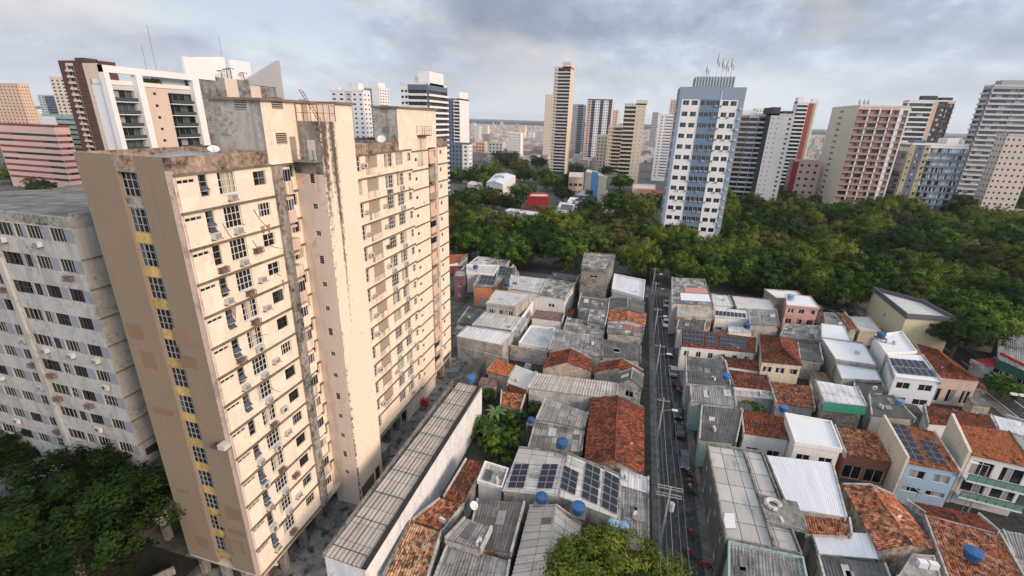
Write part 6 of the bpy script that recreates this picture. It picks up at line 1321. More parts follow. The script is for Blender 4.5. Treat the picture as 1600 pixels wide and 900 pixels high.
# ================================================================ far low town
TOWNM = [plain('town_wall_' + n, c, .9, var=.25) for n, c in (('white', (.55, .545, .54)), ('grey', (.36, .35, .34)), ('sand', (.50, .42, .33)), ('rose', (.45, .32, .27)))]
TROOF = [plain('town_roof_' + n, c, .9, var=.35) for n, c in (('clay', (.26, .11, .065)), ('sheet', (.34, .34, .33)), ('dark', (.17, .16, .15)), ('pale', (.50, .50, .50)))]
protos = []
r = random.Random(11)
for k in range(8):
    w_, d_, h_ = r.uniform(7, 13), r.uniform(9, 16), r.choice((4, 5, 7, 8, 11))
    wall = MB(); ops = [(w_ * .15, w_ * .4, h_ - 2.4, h_ - 1), (w_ * .6, w_ * .85, h_ - 2.4, h_ - 1)]
    facade(wall, (-w_ / 2, -d_ / 2), (w_ / 2, -d_ / 2), 0, h_, ops); wall.box(-w_ / 2, -d_ / 2 + .2, 0, w_ / 2, d_ / 2, h_ - .05)
    rf = MB()
    if k % 3: rf.quad((-w_ / 2 - .3, -d_ / 2 - .3, h_), (0, -d_ / 2 - .3, h_ + 1.6), (0, d_ / 2, h_ + 1.6), (-w_ / 2 - .3, d_ / 2, h_)); rf.quad((0, -d_ / 2 - .3, h_ + 1.6), (w_ / 2 + .3, -d_ / 2 - .3, h_), (w_ / 2 + .3, d_ / 2, h_), (0, d_ / 2, h_ + 1.6)); wall.tri((-w_ / 2, -d_ / 2, h_), (w_ / 2, -d_ / 2, h_), (0, -d_ / 2, h_ + 1.5))
    else: rf.box(-w_ / 2 - .1, -d_ / 2 - .1, h_, w_ / 2 + .1, d_ / 2, h_ + .5)
    protos.append((wall.mesh('wall', TOWNM[k % 4]), rf.mesh('roof', TROOF[(k * 3 + 1) % 4])))
def poly_in(p, poly):
    x, y = p; c = False
    for i in range(len(poly)):
        (x1, y1), (x2, y2) = poly[i], poly[i - 1]
        if (y1 > y) != (y2 > y) and x < (x2 - x1) * (y - y1) / (y2 - y1) + x1: c = not c
    return c
SLOTS = [[(735, 226), (858, 226), (858, 258), (735, 252)], [(900, 240), (975, 244), (975, 290), (900, 262)], [(1280, 228), (1300, 228), (1290, 262), (1262, 262)], [(1130, 250), (1150, 252), (1150, 290), (1128, 290)]]
n = 0
for py in range(262, 224, -3):
    for px in range(735, 1300, 9):
        x, y = px + r.uniform(-4, 4), py + r.uniform(-1.5, 1.5)
        if n < 110 and any(poly_in((x, y), s) for s in SLOTS):
            p = at(x, y, 0); k = r.randrange(8)
            t_ = empty('town_house', 'small far house in the packed low town beyond the trees', 'house', 'far houses of the low town', (p.x, p.y, 0)); t_.rotation_euler = (0, 0, r.choice((0, 0, .3, -.4, 1.57)))
            put('wall', protos[k][0], t_); put('roof', protos[k][1], t_); n += 1
m = MB()
for k in range(20000):
    u = r.random(); dist = 620 + 2700 * u ** .75; ang = math.radians(r.uniform(-46, 34)); x, y = dist * math.sin(ang), dist * math.cos(ang)
    if y > 3330: continue
    w_, d_, h_ = r.uniform(6, 15), r.uniform(7, 18), r.choice((4, 4, 5, 7, 7, 9, 11)) if r.random() > .012 else r.uniform(15, 36)
    c_ = r.choice((0, 0, 0, 1, 2, 3)); m.prism([(x - w_ / 2, y - d_ / 2), (x + w_ / 2, y - d_ / 2), (x + w_ / 2, y + d_ / 2), (x - w_ / 2, y + d_ / 2)], 0, h_, c_, r.choice((4, 4, 5, 5, 6, 7, 7, 5)), False)
o = m.build('distant_low_town', TOWNM + TROOF); o['kind'] = 'stuff'
# ================================================================ trees and plants
SHADOW = leaf_mat('leaves_green_painted_shade', (.004, .011, .003), (.010, .024, .006), (.026, .050, .011))  # dimness of the lower left corner painted into the leaf colour
LEAF = [leaf_mat('leaves_mango', (.016, .036, .009), (.048, .100, .017), (.15, .225, .036)), leaf_mat('leaves_bright', (.030, .056, .010), (.095, .135, .02), (.21, .245, .045)), leaf_mat('leaves_olive', (.030, .040, .012), (.080, .088, .024), (.17, .165, .048)), leaf_mat('leaves_dark', (.012, .028, .009), (.026, .054, .014), (.055, .09, .022))]
BARK = plaster('bark', (.10, .08, .06), .5, streak=.6)
def crown(seed, nclump, nleaf, ls, mat, flat=.72, droop=0.0):
    r = random.Random(seed); V, Fc, tone = [], [], []
    lob = [(r.gauss(0, .20), Vector((math.cos(a) * rr, math.sin(a) * rr, zz)), s) for a, rr, zz, s in [(r.uniform(0, 6.28), r.uniform(.35, .62), r.uniform(-.25, .25), r.uniform(.36, .50)) for _ in range(13)]] + [(.05, Vector((0, 0, .3)), .58), (0, Vector((0, 0, -.1)), .7)]
    for _ in range(nclump):
        lt, c, s = r.choice(lob); d = Vector((r.gauss(0, 1), r.gauss(0, 1), r.gauss(.25, 1))).normalized()
        k = r.random() ** .22
        cc = c + Vector((d.x, d.y, d.z * flat)) * s * k
        if cc.z < -.6: cc.z = -.6 + r.uniform(0, .2)
        tn = min(1, max(0, .46 + lt + r.gauss(0, .15))); cr = r.uniform(.07, .13)
        for _ in range(nleaf):
            e = Vector((r.gauss(0, 1), r.gauss(0, 1), r.gauss(0.15, .8))).normalized() * cr * r.random() ** .4
            if droop: e.z -= droop * r.random() * .3
            p = cc + e; n = (e.normalized() * .8 + d * 1.1 + Vector((r.gauss(0, .4), r.gauss(0, .4), r.gauss(.45, .4)))).normalized()
            a = n.orthogonal().normalized(); a = Matrix.Rotation(r.uniform(0, 6.28), 3, n) @ a; b = n.cross(a); l = ls * r.uniform(.7, 1.4); w = l * r.uniform(.4, .62)
            i = len(V); V += [tuple(p - a * l), tuple(p - b * w), tuple(p + a * l), tuple(p + b * w)]; Fc.append((i, i + 1, i + 2, i + 3)); tone.append(min(1, max(0, tn + r.gauss(0, .14))))
    me = D.meshes.new('crown'); me.from_pydata(V, [], Fc); me.materials.append(mat)
    at_ = me.attributes.new('tone', 'FLOAT', 'FACE'); at_.data.foreach_set('value', tone); me.update(); return me
def trunk_mesh(seed):
    r = random.Random(seed); m = MB(); top = Vector((r.uniform(-.05, .05), r.uniform(-.05, .05), -.15))
    m.tube((0, 0, -1.05), top, .075, 7, 0, .05)
    for k in range(6):
        a = k * 1.05 + r.uniform(-.3, .3); e = Vector((math.cos(a) * r.uniform(.35, .6), math.sin(a) * r.uniform(.35, .6), r.uniform(.0, .35))); mid = top.lerp(e, .5) + Vector((0, 0, .06)); m.tube(top, mid, .035, 5, 0, .022); m.tube(mid, e, .022, 5, 0, .008)
    return m.mesh('trunk', BARK)
CROWNS = {k: [crown(10 * i + j, 420, 50, .027, LEAF[i], (.72, .78, .66, .74)[i], (0, .35, 0, 0)[i]) for j in range(3)] for i, k in enumerate(('mango', 'bright', 'olive', 'dark'))}
TRUNKS = [trunk_mesh(s) for s in range(4)]
TW = {'mango': 'deep green', 'bright': 'bright yellow green', 'olive': 'olive brown', 'dark': 'very dark green'}
TREES = []
def tree(px, py, rad, kind='mango', zc=7.0, label=None, group=None, sq=.9, mesh=None):
    rr = ray(px, py); t = (zc - CH) / rr.z; p = Vector((rr.x * t, rr.y * t, zc)); R_ = rad * t * 1.22
    e = empty('tree', label or '', 'tree', group, (p.x, p.y, 0)); e.rotation_euler = (0, 0, rnd.uniform(0, 6.28))
    c = put('crown', mesh or rnd.choice(CROWNS[kind]), e, (0, 0, zc)); c.scale = (R_, R_, R_ * sq)
    q = put('trunk', rnd.choice(TRUNKS), e, (0, 0, zc)); q.scale = (R_ * .8, R_ * .8, zc / 1.05)
    TREES.append((e, px, py, kind, R_)); return e
def row(zone, group, pts, zc=7.0, grow=1.0):
    """a row of trees, told apart by kind and by order along the row"""
    ordn = ['first', 'second', 'third', 'fourth', 'fifth', 'sixth', 'seventh', 'eighth', 'ninth', 'tenth', 'eleventh', 'twelfth', 'thirteenth', 'fourteenth', 'fifteenth']
    pts = sorted(pts); cnt = {}
    for p in pts: cnt[p[3]] = cnt.get(p[3], 0) + 1
    idx = {}
    for (px, py, rad, kind) in pts:
        k = idx.get(kind, 0); idx[kind] = k + 1
        lab = f'{TW[kind]} tree {zone}' if cnt[kind] == 1 else f'{TW[kind]} tree, {ordn[k]} such from the left {zone}'
        tree(px, py, rad * grow, kind, zc, lab, group)
row('in the near boulevard row', 'boulevard trees', [(722, 372, 30, 'dark'), (752, 380, 34, 'mango'), (790, 388, 34, 'mango'), (824, 384, 30, 'dark'), (868, 350, 34, 'bright'), (884, 390, 36, 'mango'), (925, 375, 30, 'mango'), (958, 372, 30, 'olive'), (1004, 402, 33, 'bright'), (1062, 412, 24, 'bright'), (1110, 432, 22, 'mango'), (1108, 398, 28, 'bright')], 7.5, 1.2)
row('in the row behind the boulevard', 'trees behind the boulevard', [(718, 338, 26, 'olive'), (745, 345, 28, 'mango'), (780, 352, 28, 'olive'), (812, 352, 26, 'mango'), (845, 365, 24, 'dark'), (905, 345, 24, 'mango'), (940, 345, 26, 'olive'), (985, 360, 28, 'olive'), (1015, 365, 26, 'mango'), (1050, 372, 30, 'bright'), (1075, 385, 26, 'mango')], 7.5, 1.18)
row('among the roofs beyond the boulevard', 'trees among the far roofs', [(706, 318, 20, 'dark'), (730, 312, 24, 'mango'), (752, 306, 24, 'mango'), (772, 310, 20, 'olive'), (796, 315, 18, 'dark'), (818, 300, 20, 'mango'), (880, 302, 16, 'dark'), (920, 324, 24, 'dark'), (932, 304, 17, 'mango'), (968, 318, 28, 'mango'), (998, 322, 30, 'bright'), (1022, 316, 22, 'dark'), (975, 345, 22, 'dark')])
row('in the far grove', 'trees of the far grove', [(714, 272, 18, 'mango'), (738, 272, 20, 'dark'), (768, 266, 22, 'bright'), (790, 250, 22, 'olive'), (812, 258, 16, 'olive'), (820, 272, 15, 'dark'), (840, 252, 13, 'dark'), (848, 274, 18, 'mango'), (866, 284, 20, 'mango'), (890, 282, 16, 'dark'), (900, 264, 12, 'dark'), (952, 264, 15, 'dark'), (970, 284, 19, 'mango'), (758, 282, 16, 'bright'), (780, 285, 14, 'mango')], 7)
row('along the front edge of the park', 'front trees of the park', [(1152, 392, 30, 'bright'), (1190, 424, 48, 'mango'), (1240, 405, 38, 'mango'), (1268, 436, 36, 'bright'), (1314, 446, 50, 'mango'), (1362, 424, 40, 'dark'), (1406, 440, 42, 'mango'), (1446, 472, 36, 'olive'), (1484, 478, 44, 'mango'), (1530, 500, 56, 'mango'), (1590, 470, 45, 'dark'), (1500, 520, 34, 'dark'), (1470, 430, 36, 'bright'), (1520, 436, 36, 'mango'), (1575, 420, 34, 'olive'), (1555, 450, 36, 'bright')])
r = random.Random(21)
n = 0
for py in (300, 313, 328, 345, 364, 385, 408):
    step = 34 + (py - 300) * .24
    px = 1128 + (py % 2) * 12
    while px < 1640:
        x, y = px + r.uniform(-8, 8), py + r.uniform(-5, 5) - (px - 1130) * .012
        px += step
        if 1225 < x < 1290 and y < 305: continue
        if any(abs(x - a) < wx and abs(y - b) < wy for a, b, wx, wy in ((1478, 352, 9, 5), (1582, 328, 40, 7), (1555, 296, 30, 8))): continue
        rad = step * r.uniform(.38, .74); kind = r.choice(('mango', 'bright', 'olive', 'bright', 'mango', 'dark', 'bright'))
        far = 'far side of' if y < 345 else 'middle of'
        tree(x, y, rad, kind, 7.5 + r.uniform(-2.5, 4.0), f'{TW[kind]} tree packed among others in the {far} the park wood', f'{TW[kind]} trees, {far} the park wood'); n += 1
row('behind the left white block', 'trees at the left edge', [(18, 272, 22, 'mango'), (112, 250, 12, 'dark'), (60, 290, 18, 'dark')], 6)
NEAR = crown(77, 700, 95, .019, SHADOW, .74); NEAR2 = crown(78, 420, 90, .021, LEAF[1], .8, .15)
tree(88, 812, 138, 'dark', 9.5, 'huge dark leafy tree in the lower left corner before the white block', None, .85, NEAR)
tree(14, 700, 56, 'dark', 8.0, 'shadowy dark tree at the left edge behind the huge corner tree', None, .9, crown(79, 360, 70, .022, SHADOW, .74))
tree(968, 915, 112, 'bright', 5.0, 'round yellow green tree at the bottom edge beside the street', None, .62, NEAR2)
tree(1570, 606, 26, 'mango', 2.6, 'small round street tree beside the side street kerb', None, .85)
YARD = crown(91, 160, 50, .034, LEAF[0], .8)
for px, py, rad, lab in ((786, 690, 34, 'bushy green shrub in the overgrown yard, lowest one by the solar roof'), (760, 668, 26, 'leafy shrub against the warehouse wall in the overgrown yard'), (804, 650, 22, 'thin brownish shrub in the middle of the overgrown yard'), (838, 638, 16, 'small shrub beside the stained white wall of the hall'), (765, 618, 14, 'low shrub at the far end of the overgrown yard')):
    e = tree(px, py, rad, 'mango', 1.8, lab, 'yard shrubs', .85, YARD); e.name = 'shrub'; e['category'] = 'shrub'
e = tree(1178, 636, 17, 'mango', 2.2, 'weedy green shrub growing between two red tiled roofs', None, .5, YARD); e.name = 'shrub'; e['category'] = 'shrub'
BAN = plain('banana_leaf', (.07, .14, .03), .5, var=.3)
def banana(px, py, h, label):
    p = at(px, py, 0); e = empty('banana_plant', label, 'plant', 'banana plants', (p.x, p.y, 0)); m = MB(); m.tube((0, 0, 0), (0, 0, h * .6), .16, 7, 0, .1); m.build('stem', plain('banana_stem', (.12, .12, .05), .7), e)
    for k in range(9):
        a = k * .72 + rnd.random() * .4; ln = h * rnd.uniform(.55, .8); m = MB(); prev = None
        for j in range(7):
            f = j / 6; c = Vector((math.cos(a) * ln * f * .85, math.sin(a) * ln * f * .85, h * .6 + ln * (.75 * f - .75 * f * f))); wd = Vector((-math.sin(a), math.cos(a), 0)) * (.34 * math.sin(math.pi * min(.97, f + .06))); cur = (c - wd, c + Vector((0, 0, .05)), c + wd)
            if prev: m.quad(prev[0], prev[1], cur[1], cur[0]); m.quad(prev[1], prev[2], cur[2], cur[1])
            prev = cur
        m.build('leaf', BAN, e)
banana(774, 665, 4.2, 'large banana plant with arching leaves in the overgrown yard'); banana(764, 690, 3.4, 'smaller banana plant below the large one in the overgrown yard')

# ================================================================ water tanks
def tank(px, py, z, label, r_=.75, mat=TANK_BLUE, stand=0.0):
    p = at(px, py, z); e = empty('water_tank', label, 'water tank', 'roof water tanks', (p.x, p.y, p.z)); mat = plain(f'{mat.name}_{rnd.randrange(4)}', tuple(c * k_ for k_ in (rnd.uniform(.65, 1.2),) for c in ((.03, .12, .29) if mat is TANK_BLUE else (.22, .38, .54))), .55, var=.35); m = MB(); m.cyl(0, 0, 0, .95 * r_ * 1.25, r_ * .82, r_, 18)
    for k in range(18):
        a = k * math.pi / 9; m.tube((math.cos(a) * r_ * .84, math.sin(a) * r_ * .84, .1), (math.cos(a) * r_ * .99, math.sin(a) * r_ * .99, r_ * 1.1), .02, 4)
    m.build('body', mat, e)
    m = MB(); m.cyl(0, 0, r_ * 1.19, r_ * 1.30, r_ * 1.06, r_ * 1.0, 18)
    for k in range(9):
        a = k * math.pi / 4.5; m.tube((math.cos(a) * r_ * 1.0, math.sin(a) * r_ * 1.0, r_ * 1.31), (0, 0, r_ * 1.46), .045, 4)
    m.cyl(0, 0, r_ * 1.30, r_ * 1.48, r_ * .98, .15, 18); m.build('lid', mat, e)
    if stand:
        m = MB()
        for sx in (-1, 1):
            for sy in (-1, 1): m.box(sx * r_ - .07, sy * r_ - .07, -stand, sx * r_ + .07, sy * r_ + .07, -.12)
        m.box(-r_ - .15, -r_ - .15, -.12, r_ + .15, r_ + .15, -.003); m.build('stand', plain('tank_stand', (.16, .15, .13), .8), e)
    return e
tank(878, 698, 6.6, 'blue water tank on a tall stand at the far tip of the solar roof', .8, TANK_BLUE, 2.0)
tank(846, 783, 5.0, 'blue water tank just in front of the ridge of the solar roof', .72, TANK_BLUE, 1.2)
tank(903, 800, 5.2, 'larger blue water tank below the right solar panels', .82, TANK_BLUE, 1.4)
tank(958, 824, 4.8, 'pale blue water tank, left one of the pair behind the round tree', .62, TANK_PALE, .9)
tank(974, 828, 4.7, 'faded blue water tank, right one of the pair behind the round tree', .58, TANK_PALE, .9)
tank(736, 596, 7.9, 'blue water tank on the far end of the long warehouse', .8)
tank(830, 660, 4.4, 'blue water tank standing in the overgrown yard beside the grey sheets', .55, TANK_BLUE, 1.5)
tank(743, 420, 6.5, 'blue water tank on the white flat roof behind the purple house', .8)
tank(792, 447, 7.2, 'dark blue water tank between the wide pale roof and the terrace house', .7, TANK_BLUE, 1.0)
tank(1517, 872, 5.4, 'blue water tank on the widest red tiled roof', .85)
tank(1376, 527, 9.0, 'blue water tank on the white terrace house', .8, TANK_BLUE, 1.0)
tank(1223, 642, 4.6, 'blue water tank beside the green weeds between red roofs', .7)
tank(1166, 512, 4.6, 'bright blue water tank behind the row of solar panels', .8)
tank(1235, 467, 7.4, 'pale blue flat water tank on the whitewashed roof beside the pink house', .9, TANK_PALE)
tank(1134, 592, 6.7, 'dark blue water tank on the striped dark roof', .7)
tank(1405, 632, 5.0, 'pale blue water tank in front of the solar panel house', .7, TANK_PALE, .8)
dish('satellite_dish', 'white satellite dish below the wide row of solar panels, left of two', tuple(at(1144, 545, 6.3)), .5, .8, 2.5, None, 'roof dishes'); dish('satellite_dish', 'white satellite dish below the wide row of solar panels, right of two', tuple(at(1152, 549, 6.3)), .5, .8, 2.6, None, 'roof dishes')
dish('satellite_dish', 'pale satellite dish on the red tiles beside the blue solar house', tuple(at(1432, 776, 5.0)), .6, .6, 2.0, None, 'roof dishes'); dish('satellite_dish', 'white satellite dish on the long red roof behind the blue solar house', tuple(at(1490, 648, 5.4)), .6, .6, 2.0, None, 'roof dishes')
dish('satellite_dish', 'white satellite dish on the black corrugated roof near the narrow red house', tuple(at(740, 798, 5.0)), .55, .6, 1.2, None, 'roof dishes')
dish('satellite_dish', 'big mesh satellite dish on the roof of the white block', (-55, 45, 42.0), 2.2, .5, .9, METAL)

# ================================================================ vehicles and street furniture
GLASSC = glass_mat('car_glass', (.012, .014, .016), .08); TYRE = plain('tyre', (.018, .018, .018), .9)
def car(p, rz, paint, name, label, pickup=False):
    e = empty(name, label, 'car', 'cars on the street', (p[0], p[1], .02)); e.rotation_euler = (0, 0, rz)
    def loft(secs, mats):
        m = MB(); rings = []
        for (y, wb, wt, z0, z1, mm) in secs: rings.append(([(-wb, y, z0), (-wb, y, z0 + (z1 - z0) * .55), (-wt, y, z1), (wt, y, z1), (wb, y, z0 + (z1 - z0) * .55), (wb, y, z0)], mm))
        for (a, _), (b, mm) in zip(rings, rings[1:]):
            for i in range(6): j = (i + 1) % 6; m.quad(a[i], b[i], b[j], a[j], mm)
        m.ngon(rings[0][0], 0); m.ngon(rings[-1][0][::-1], 0); return m
    b = loft([(-2.1, .72, .66, .35, .72, 0), (-2.0, .84, .78, .25, .88, 0), (-1.0, .86, .80, .22, .95, 0), (.9, .86, .80, .22, .92, 0), (1.8, .84, .72, .25, .80, 0), (2.1, .70, .60, .35, .62, 0)], None); b.build('body', paint, e, True)
    cs = [(-.35, .78, .74, .9, .93, 0), (-.1, .76, .66, .9, 1.42, 0), (.6, .76, .66, .9, 1.42, 0), (1.15, .78, .72, .9, .92, 0)] if pickup else [(-1.75, .78, .70, .88, .92, 0), (-1.25, .76, .62, .9, 1.38, 0), (.25, .76, .62, .9, 1.42, 0), (1.05, .78, .72, .9, .93, 0)]
    loft(cs, None).build('windows', GLASSC, e)
    rf = MB(); y0, y1 = cs[1][0] + .02, cs[2][0] - .02; rf.box(-.64, y0, 1.40, .64, y1, 1.45); rf.build('roof_panel', paint, e)
    for sx in (-1, 1):
        for y in (-1.3, 1.3):
            w = MB(); n = 14
            for k in range(n):
                a, c = 2 * math.pi * k / n, 2 * math.pi * (k + 1) / n; q = [(sx * .70, y + .32 * math.cos(a), .32 + .32 * math.sin(a)), (sx * .70, y + .32 * math.cos(c), .32 + .32 * math.sin(c))]; o_ = [(sx * .90, v[1], v[2]) for v in q]; w.quad(q[0], q[1], o_[1], o_[0]); w.tri(o_[0], o_[1], (sx * .90, y, .32))
            w.build('wheel', TYRE, e)
        h_ = MB(); h_.box(sx * .55 - .14, 1.98, .55, sx * .55 + .14, 2.1, .68); h_.build('headlight', FR_WHITE, e); h_ = MB(); h_.box(sx * .62 - .1, -2.08, .6, sx * .62 + .1, -1.99, .78); h_.build('tail_light', plain('tail_red', (.3, .02, .02), .4), e)
    return e
CARW = plain('white_car_paint', (.68, .68, .68), .25, 0, .5, .03); CARK = plain('black_car_paint', (.02, .021, .023), .2, 0, .5, .03); CARB = plain('dark_blue_car_paint', (.045, .055, .085), .25, 0, .5, .03); CARS = plain('silver_car_paint', (.36, .37, .38), .3, .3, .5, .03)
car((11.3, 118), 3.14, CARW, 'parked_car', 'white hatchback parked on the right side of the street, far end'); car((11.4, 101.5), 3.14, CARB, 'pickup', 'dark blue pickup parked on the street behind the white hatchback', True)
car((11.7, 77.3), 3.14, CARK, 'parked_car', 'black car parked on the street, farther of the two black ones'); car((11.8, 71.6), 0, CARK, 'parked_car', 'black car parked on the street, nearer of the two black ones')
p = at(1136, 446, 0); car((p.x, p.y + 3), 1.57, CARS, 'parked_car', 'silver car standing on the boulevard under the trees'); car((-36.8, 32.6), .3, CARW, 'parked_car', 'white car half hidden in the dark car port of the cream block')
car((-10, 153), 1.57, CARW, 'parked_car', 'white car on the boulevard behind the tall ruined building')
for x, y, rz, mt, lab in ((11.9, 132.5, 3.14, CARS, 'silver car parked on the right of the street nearest the boulevard'), (11.8, 92.5, 0, CARS, 'grey car parked on the street between the dark blue pickup and the black cars'), (12.0, 64.0, 3.14, CARB, 'dark blue car parked on the street before the dark walled building'), (79.5, 112, 0, CARW, 'white car parked on the side street by the corner house'), (-40, 152, 1.57, CARK, 'black car on the boulevard beside the cream block'), (24, 156, 1.57, CARB, 'dark blue car on the boulevard right of the street mouth')):
    car((x, y), rz, mt, 'parked_car', lab)
def moto(p, rz, mat, label):
    e = empty('motorcycle', label, 'motorcycle', 'motorcycles on the street', (p[0], p[1], .02)); e.rotation_euler = (0, 0, rz)
    for y in (-.62, .62):
        w = MB(); n = 14; pts = [(0, y + .27 * math.cos(2 * math.pi * k / n), .3 + .27 * math.sin(2 * math.pi * k / n)) for k in range(n)]
        for k in range(n): w.tube(pts[k], pts[(k + 1) % n], .055, 5)
        w.build('wheel', TYRE, e)
    m = MB(); m.box(-.12, -.35, .45, .12, .3, .75); m.box(-.16, .05, .7, .16, .42, .92); m.tube((0, .62, .3), (0, .35, 1.0), .04); m.tube((0, -.62, .3), (0, -.1, .55), .05); m.build('body', mat, e)
    m = MB(); m.box(-.14, -.75, .78, .14, .05, .88); m.build('seat', BLACK, e); m = MB(); m.tube((-.35, .33, 1.05), (.35, .33, 1.05), .025); m.build('handlebar', BLACK, e)
MRED = plain('red_motorcycle_paint', (.42, .03, .03), .3)
moto(at(1079, 838, 0), .4, MRED, 'red motorcycle parked beside the dark walled building, nearest the utility pole'); moto(at(1076, 868, 0), .9, MRED, 'red motorcycle on the pavement closest to the round tree'); moto(at(1052, 604, 0), .2, BLACK, 'black motorcycle riding on the street before the dark cars'); moto(at(1101, 888, 0), 1.2, MRED, 'red and white motorcycle at the corner of the teal walled house')
for k_ in range(9):
    y_ = 57 + k_ * 1.15; moto((13.0 - .45, y_ + (20 if k_ > 5 else 0)), 1.3 + .1 * (k_ % 3), (BLACK, CARS, MRED)[k_ % 3], f'{("black", "silver", "dark red")[k_ % 3]} motorcycle, {("first", "second", "third")[k_ // 3]} such in the kerbside row on the right of the street')
PBAG = plain('dark_rubbish', (.03, .03, .035), .6)
# poles, lamps and wires on the left kerb
CP = plaster('pole_concrete', (.36, .35, .33), .3, streak=.4)
def pole(x, y, h, label, lamp=True, big=False):
    e = empty('utility_pole', label, 'utility pole', 'street utility poles', (x, y, 0)); m = MB(); m.tube((0, 0, 0), (0, 0, h), .17, 8, 0, .10); m.build('post', CP, e)
    for k, z in enumerate((h - .4, h - 1.5) if big else (h - .5,)):
        m = MB(); hw = 1.5 if big else 1.0; m.box(-hw, -.05, z - .05, hw, .05, z + .05)
        for i in ((-1.4, -.7, .7, 1.4) if big else (-.9, -.5, .5, .9)): m.cyl(i, 0, z + .07, z + .3, .06, .05, 6)
        m.build('crossarm', plain('pole_arm', (.28, .27, .24), .8), e)
        if big: m = MB(); m.box(-1.5, .4, z - .05, 1.5, .5, z + .05); m.build('crossarm', D.materials['pole_arm'], e)
    if lamp:
        m = MB(); m.tube((0, 0, h - 2.4), (1.6, 0, h - 1.9), .045); m.build('lamp_arm', METAL, e); m = MB(); m.box(1.5, -.22, h - 1.98, 2.4, .22, h - 1.84); m.build('lamp_head', plain('lamp_white', (.62, .62, .62), .5), e)
    if big: m = MB(); m.cyl(.55, .1, h - 3.6, h - 2.5, .33, .33, 12); m.build('transformer', plain('transformer_grey', (.36, .42, .42), .5), e)
PX = [(8.0, 47.5, 9.0, 'concrete utility pole with double crossarms at the lower end of the street', False, True), (8.0, 68.0, 8.5, 'utility pole with lamp beside the big red tiled roof', True, False), (8.0, 88.0, 8.5, 'utility pole with lamp beside the ruined white gable', True, False), (8.0, 108.0, 8.5, 'utility pole with lamp by the patched red and grey roof', True, False), (8.0, 128.0, 8.5, 'utility pole with lamp by the bluish white corner roof', True, False), (8.0, 142.0, 8.5, 'utility pole at the far mouth of the street', True, False)]
for a in PX: pole(*a)
for k, (dx, dz, lab) in enumerate(((-1.4, .3, 'overhead power line along the street, leftmost wire'), (-.7, .3, 'overhead power line along the street, second wire from the left'), (.7, .3, 'overhead power line along the street, second wire from the right'), (1.4, .3, 'overhead power line along the street, rightmost wire'), (.15, -1.3, 'thick telephone cable slung low between the street poles'))):
    m = MB()
    for a, b in zip([(8.0, 22, 9)] + PX, PX):
        A_, B_ = Vector((a[0] + dx, a[1], a[2] - .4 + dz)), Vector((b[0] + dx, b[1], b[2] - .4 + dz)); pv = A_
        for j in range(1, 9): f = j / 8; q = A_.lerp(B_, f) - Vector((0, 0, .5 * 4 * f * (1 - f))); m.tube(pv, q, .018 if k < 4 else .04, 4); pv = q
    tag(m.build('power_line', plain('wire_grey', (.20, .20, .20), .6)), lab, 'power line', 'wires along the street')
def lamp_post(px, py, h, label):
    p = at(px, py, 0); e = empty('street_lamp', label, 'street lamp', 'lamps of the side street', (p.x, p.y, 0)); m = MB(); m.tube((0, 0, 0), (0, 0, h), .1, 8, 0, .06); m.build('post', CP, e); m = MB(); m.tube((0, 0, h), (-1.6, -.3, h + .3), .045); m.build('lamp_arm', METAL, e); m = MB(); m.box(-2.5, -.45, h + .24, -1.5, -.05, h + .4); m.build('lamp_head', D.materials['lamp_white'], e)
lamp_post(1512, 800, 8, 'street lamp with two white heads beside the balcony house'); lamp_post(1005, 300, 9, 'grey lamp post among the trees beyond the boulevard')
m = MB(); p = at(862, 640, 0)
b = MB(); b.box(-.5, -.35, 0, .5, .35, 1.3); e = empty('rubbish_bin', 'red wheeled bin standing in the alley against the cream block', 'bin', None, tuple(at_x(664, 632, -33.2))); e.location.z = .02; b.build('body', plain('red_bin', (.40, .02, .03), .5), e); b = MB(); b.box(-.55, -.4, 1.3, .55, .4, 1.42); b.build('lid', D.materials['red_bin'], e)
free_wall('garden_wall', 'low pale wall in the dark garden at the foot of the white block', [(-49.5, 22), (-46, 27)], 1.1, .2, CONC)
free_wall('yard_wall', 'grey wall closing the far end of the alley', [(-34, 84), (-22, 82)], 3.2, .25, GREY_D)
free_wall('floodlit_wall', 'pale stained wall with floodlights at the right edge of the street', [at(1562, 670, 2), at(1620, 690, 2)], 5.0, .3, WHITE_D)
b = MB(); q = at(1590, 618, 5.2); e = empty('floodlight', 'pair of white floodlights on top of the pale stained wall', 'floodlight', None, tuple(q))
for dx in (-.8, .5): b = MB(); b.box(dx - .3, -.25, 0, dx + .7, .25, .35); b.build('lamp_head', D.materials['lamp_white'], e)

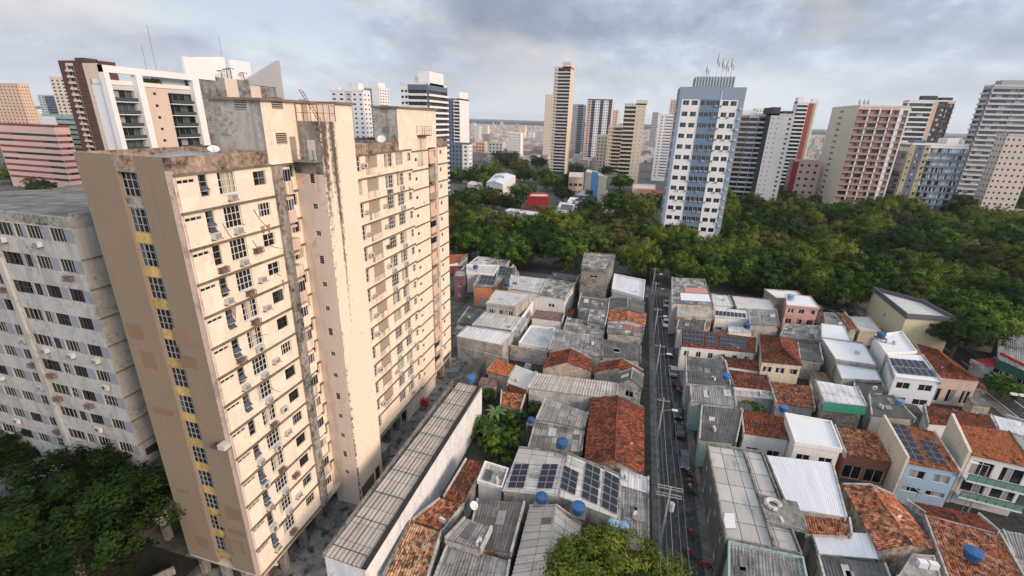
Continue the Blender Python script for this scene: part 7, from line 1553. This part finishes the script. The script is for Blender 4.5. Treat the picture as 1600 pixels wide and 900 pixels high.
def inside_house(x, y):
    return any(poly_in((x, y), [(v.x, v.y) for v in q]) for _, q in HOUSES.values())
r = random.Random(53); n_ = 0
for k in range(2600):
    if n_ >= 60: break
    x, y = (r.uniform(-25, 5.5) if r.random() < .5 else r.uniform(16, 70)), r.uniform(38, 140)
    w_, d_ = r.uniform(1.4, 3.4), r.uniform(1.4, 3.6)
    if any(inside_house(x + a * w_, y + b_ * d_) for a in (-.5, 0, .5) for b_ in (-.5, 0, .5)) or any(abs(x - a) < 3.4 and abs(y - b_) < 3.4 for a, b_ in LEANS) if n_ else False: continue
    if any(inside_house(x + a * w_, y + b_ * d_) for a in (-.5, 0, .5) for b_ in (-.5, 0, .5)): continue
    pj = Vector((x, y))
    if -24 < x < -9 and 52 < y < 72: continue                       # the overgrown yard stays open
    if n_ == 0: LEANS = []
    LEANS.append((x, y)); h_ = r.uniform(2.3, 3.4); mt, lab = r.choice(((S_DARK, 'low dark sheet lean-to squeezed into a gap between houses'), (S_RUST, 'low rusty lean-to squeezed into a gap between houses'), (S_PATCH, 'low patched grey lean-to squeezed into a gap between houses'), (T_OLD, 'low tiled lean-to squeezed into a gap between houses')))
    e = empty('lean_to', lab, 'lean to', lab.replace('low', 'small').replace('lean-to', 'lean-tos'), (x, y, 0)); m = MB(); patch(m, [Vector((-w_ / 2, -d_ / 2, h_ - .3)), Vector((w_ / 2, -d_ / 2, h_ - .3)), Vector((w_ / 2, d_ / 2, h_)), Vector((-w_ / 2, d_ / 2, h_))], mt); m.build('roof', mt, e)
    m = MB(); m.box(-w_ / 2 + .1, -d_ / 2 + .1, 0, w_ / 2 - .1, d_ / 2 - .1, h_ - .45); m.build('wall', r.choice(WHITE_VARS + [GREY_D, CONC]), e); n_ += 1
r = random.Random(31); ks = [k for k in HOUSES if k[0] in 'ABCDEFG' and k not in ('shed',)]
for n_, k in enumerate(r.sample(ks, 34)):                         # television aerials on the roofs
    root, q = HOUSES[k]; p = bil(q, r.uniform(.2, .8), r.uniform(.3, .8)); hh = r.uniform(1.8, 3.2)
    lab = 'thin television aerial on the ' + root['label'].replace('house with a', 'roof with a') 
    e = empty('tv_aerial', ' '.join(lab.split()[:16]), 'aerial', 'television aerials', (p.x, p.y, p.z - .1)); m = MB(); m.tube((0, 0, 0), (0, 0, hh), .03, 4); m.build('mast', METAL, e)
    m = MB(); m.tube((-.7, 0, hh - .1), (.7, .1, hh - .1), .02, 4)
    for j in range(7): m.tube((-.6 + j * .2, -.35 + .03 * j, hh - .1), (-.6 + j * .2, .35 - .03 * j, hh - .1), .012, 4)
    m.build('antenna', METAL, e)
for k in r.sample(ks, 26):                                        # condenser boxes on walls and roofs
    root, q = HOUSES[k]; p = bil(q, r.uniform(.15, .85), r.uniform(.15, .5)); o = put('air_conditioner', ac_mesh(1), root, (p.x - root.location.x, p.y - root.location.y, p.z + .42), r.uniform(0, 6))
# ================================================================ haze over the whole town
m = MB(); m.box(-7000, -120, -1, 13000, 9500, 135)
hz = D.materials.new('haze_air'); hz.use_nodes = True; nt = hz.node_tree
for nd in list(nt.nodes):
    if nd.type == 'BSDF_PRINCIPLED': nt.nodes.remove(nd)
v = nt.nodes.new('ShaderNodeVolumePrincipled'); v.inputs['Color'].default_value = (.86, .92, 1, 1); v.inputs['Density'].default_value = .00007; v.inputs['Anisotropy'].default_value = .2
nt.links.new(v.outputs[0], nt.nodes['Material Output'].inputs['Volume'])
stuff('haze', m, hz)
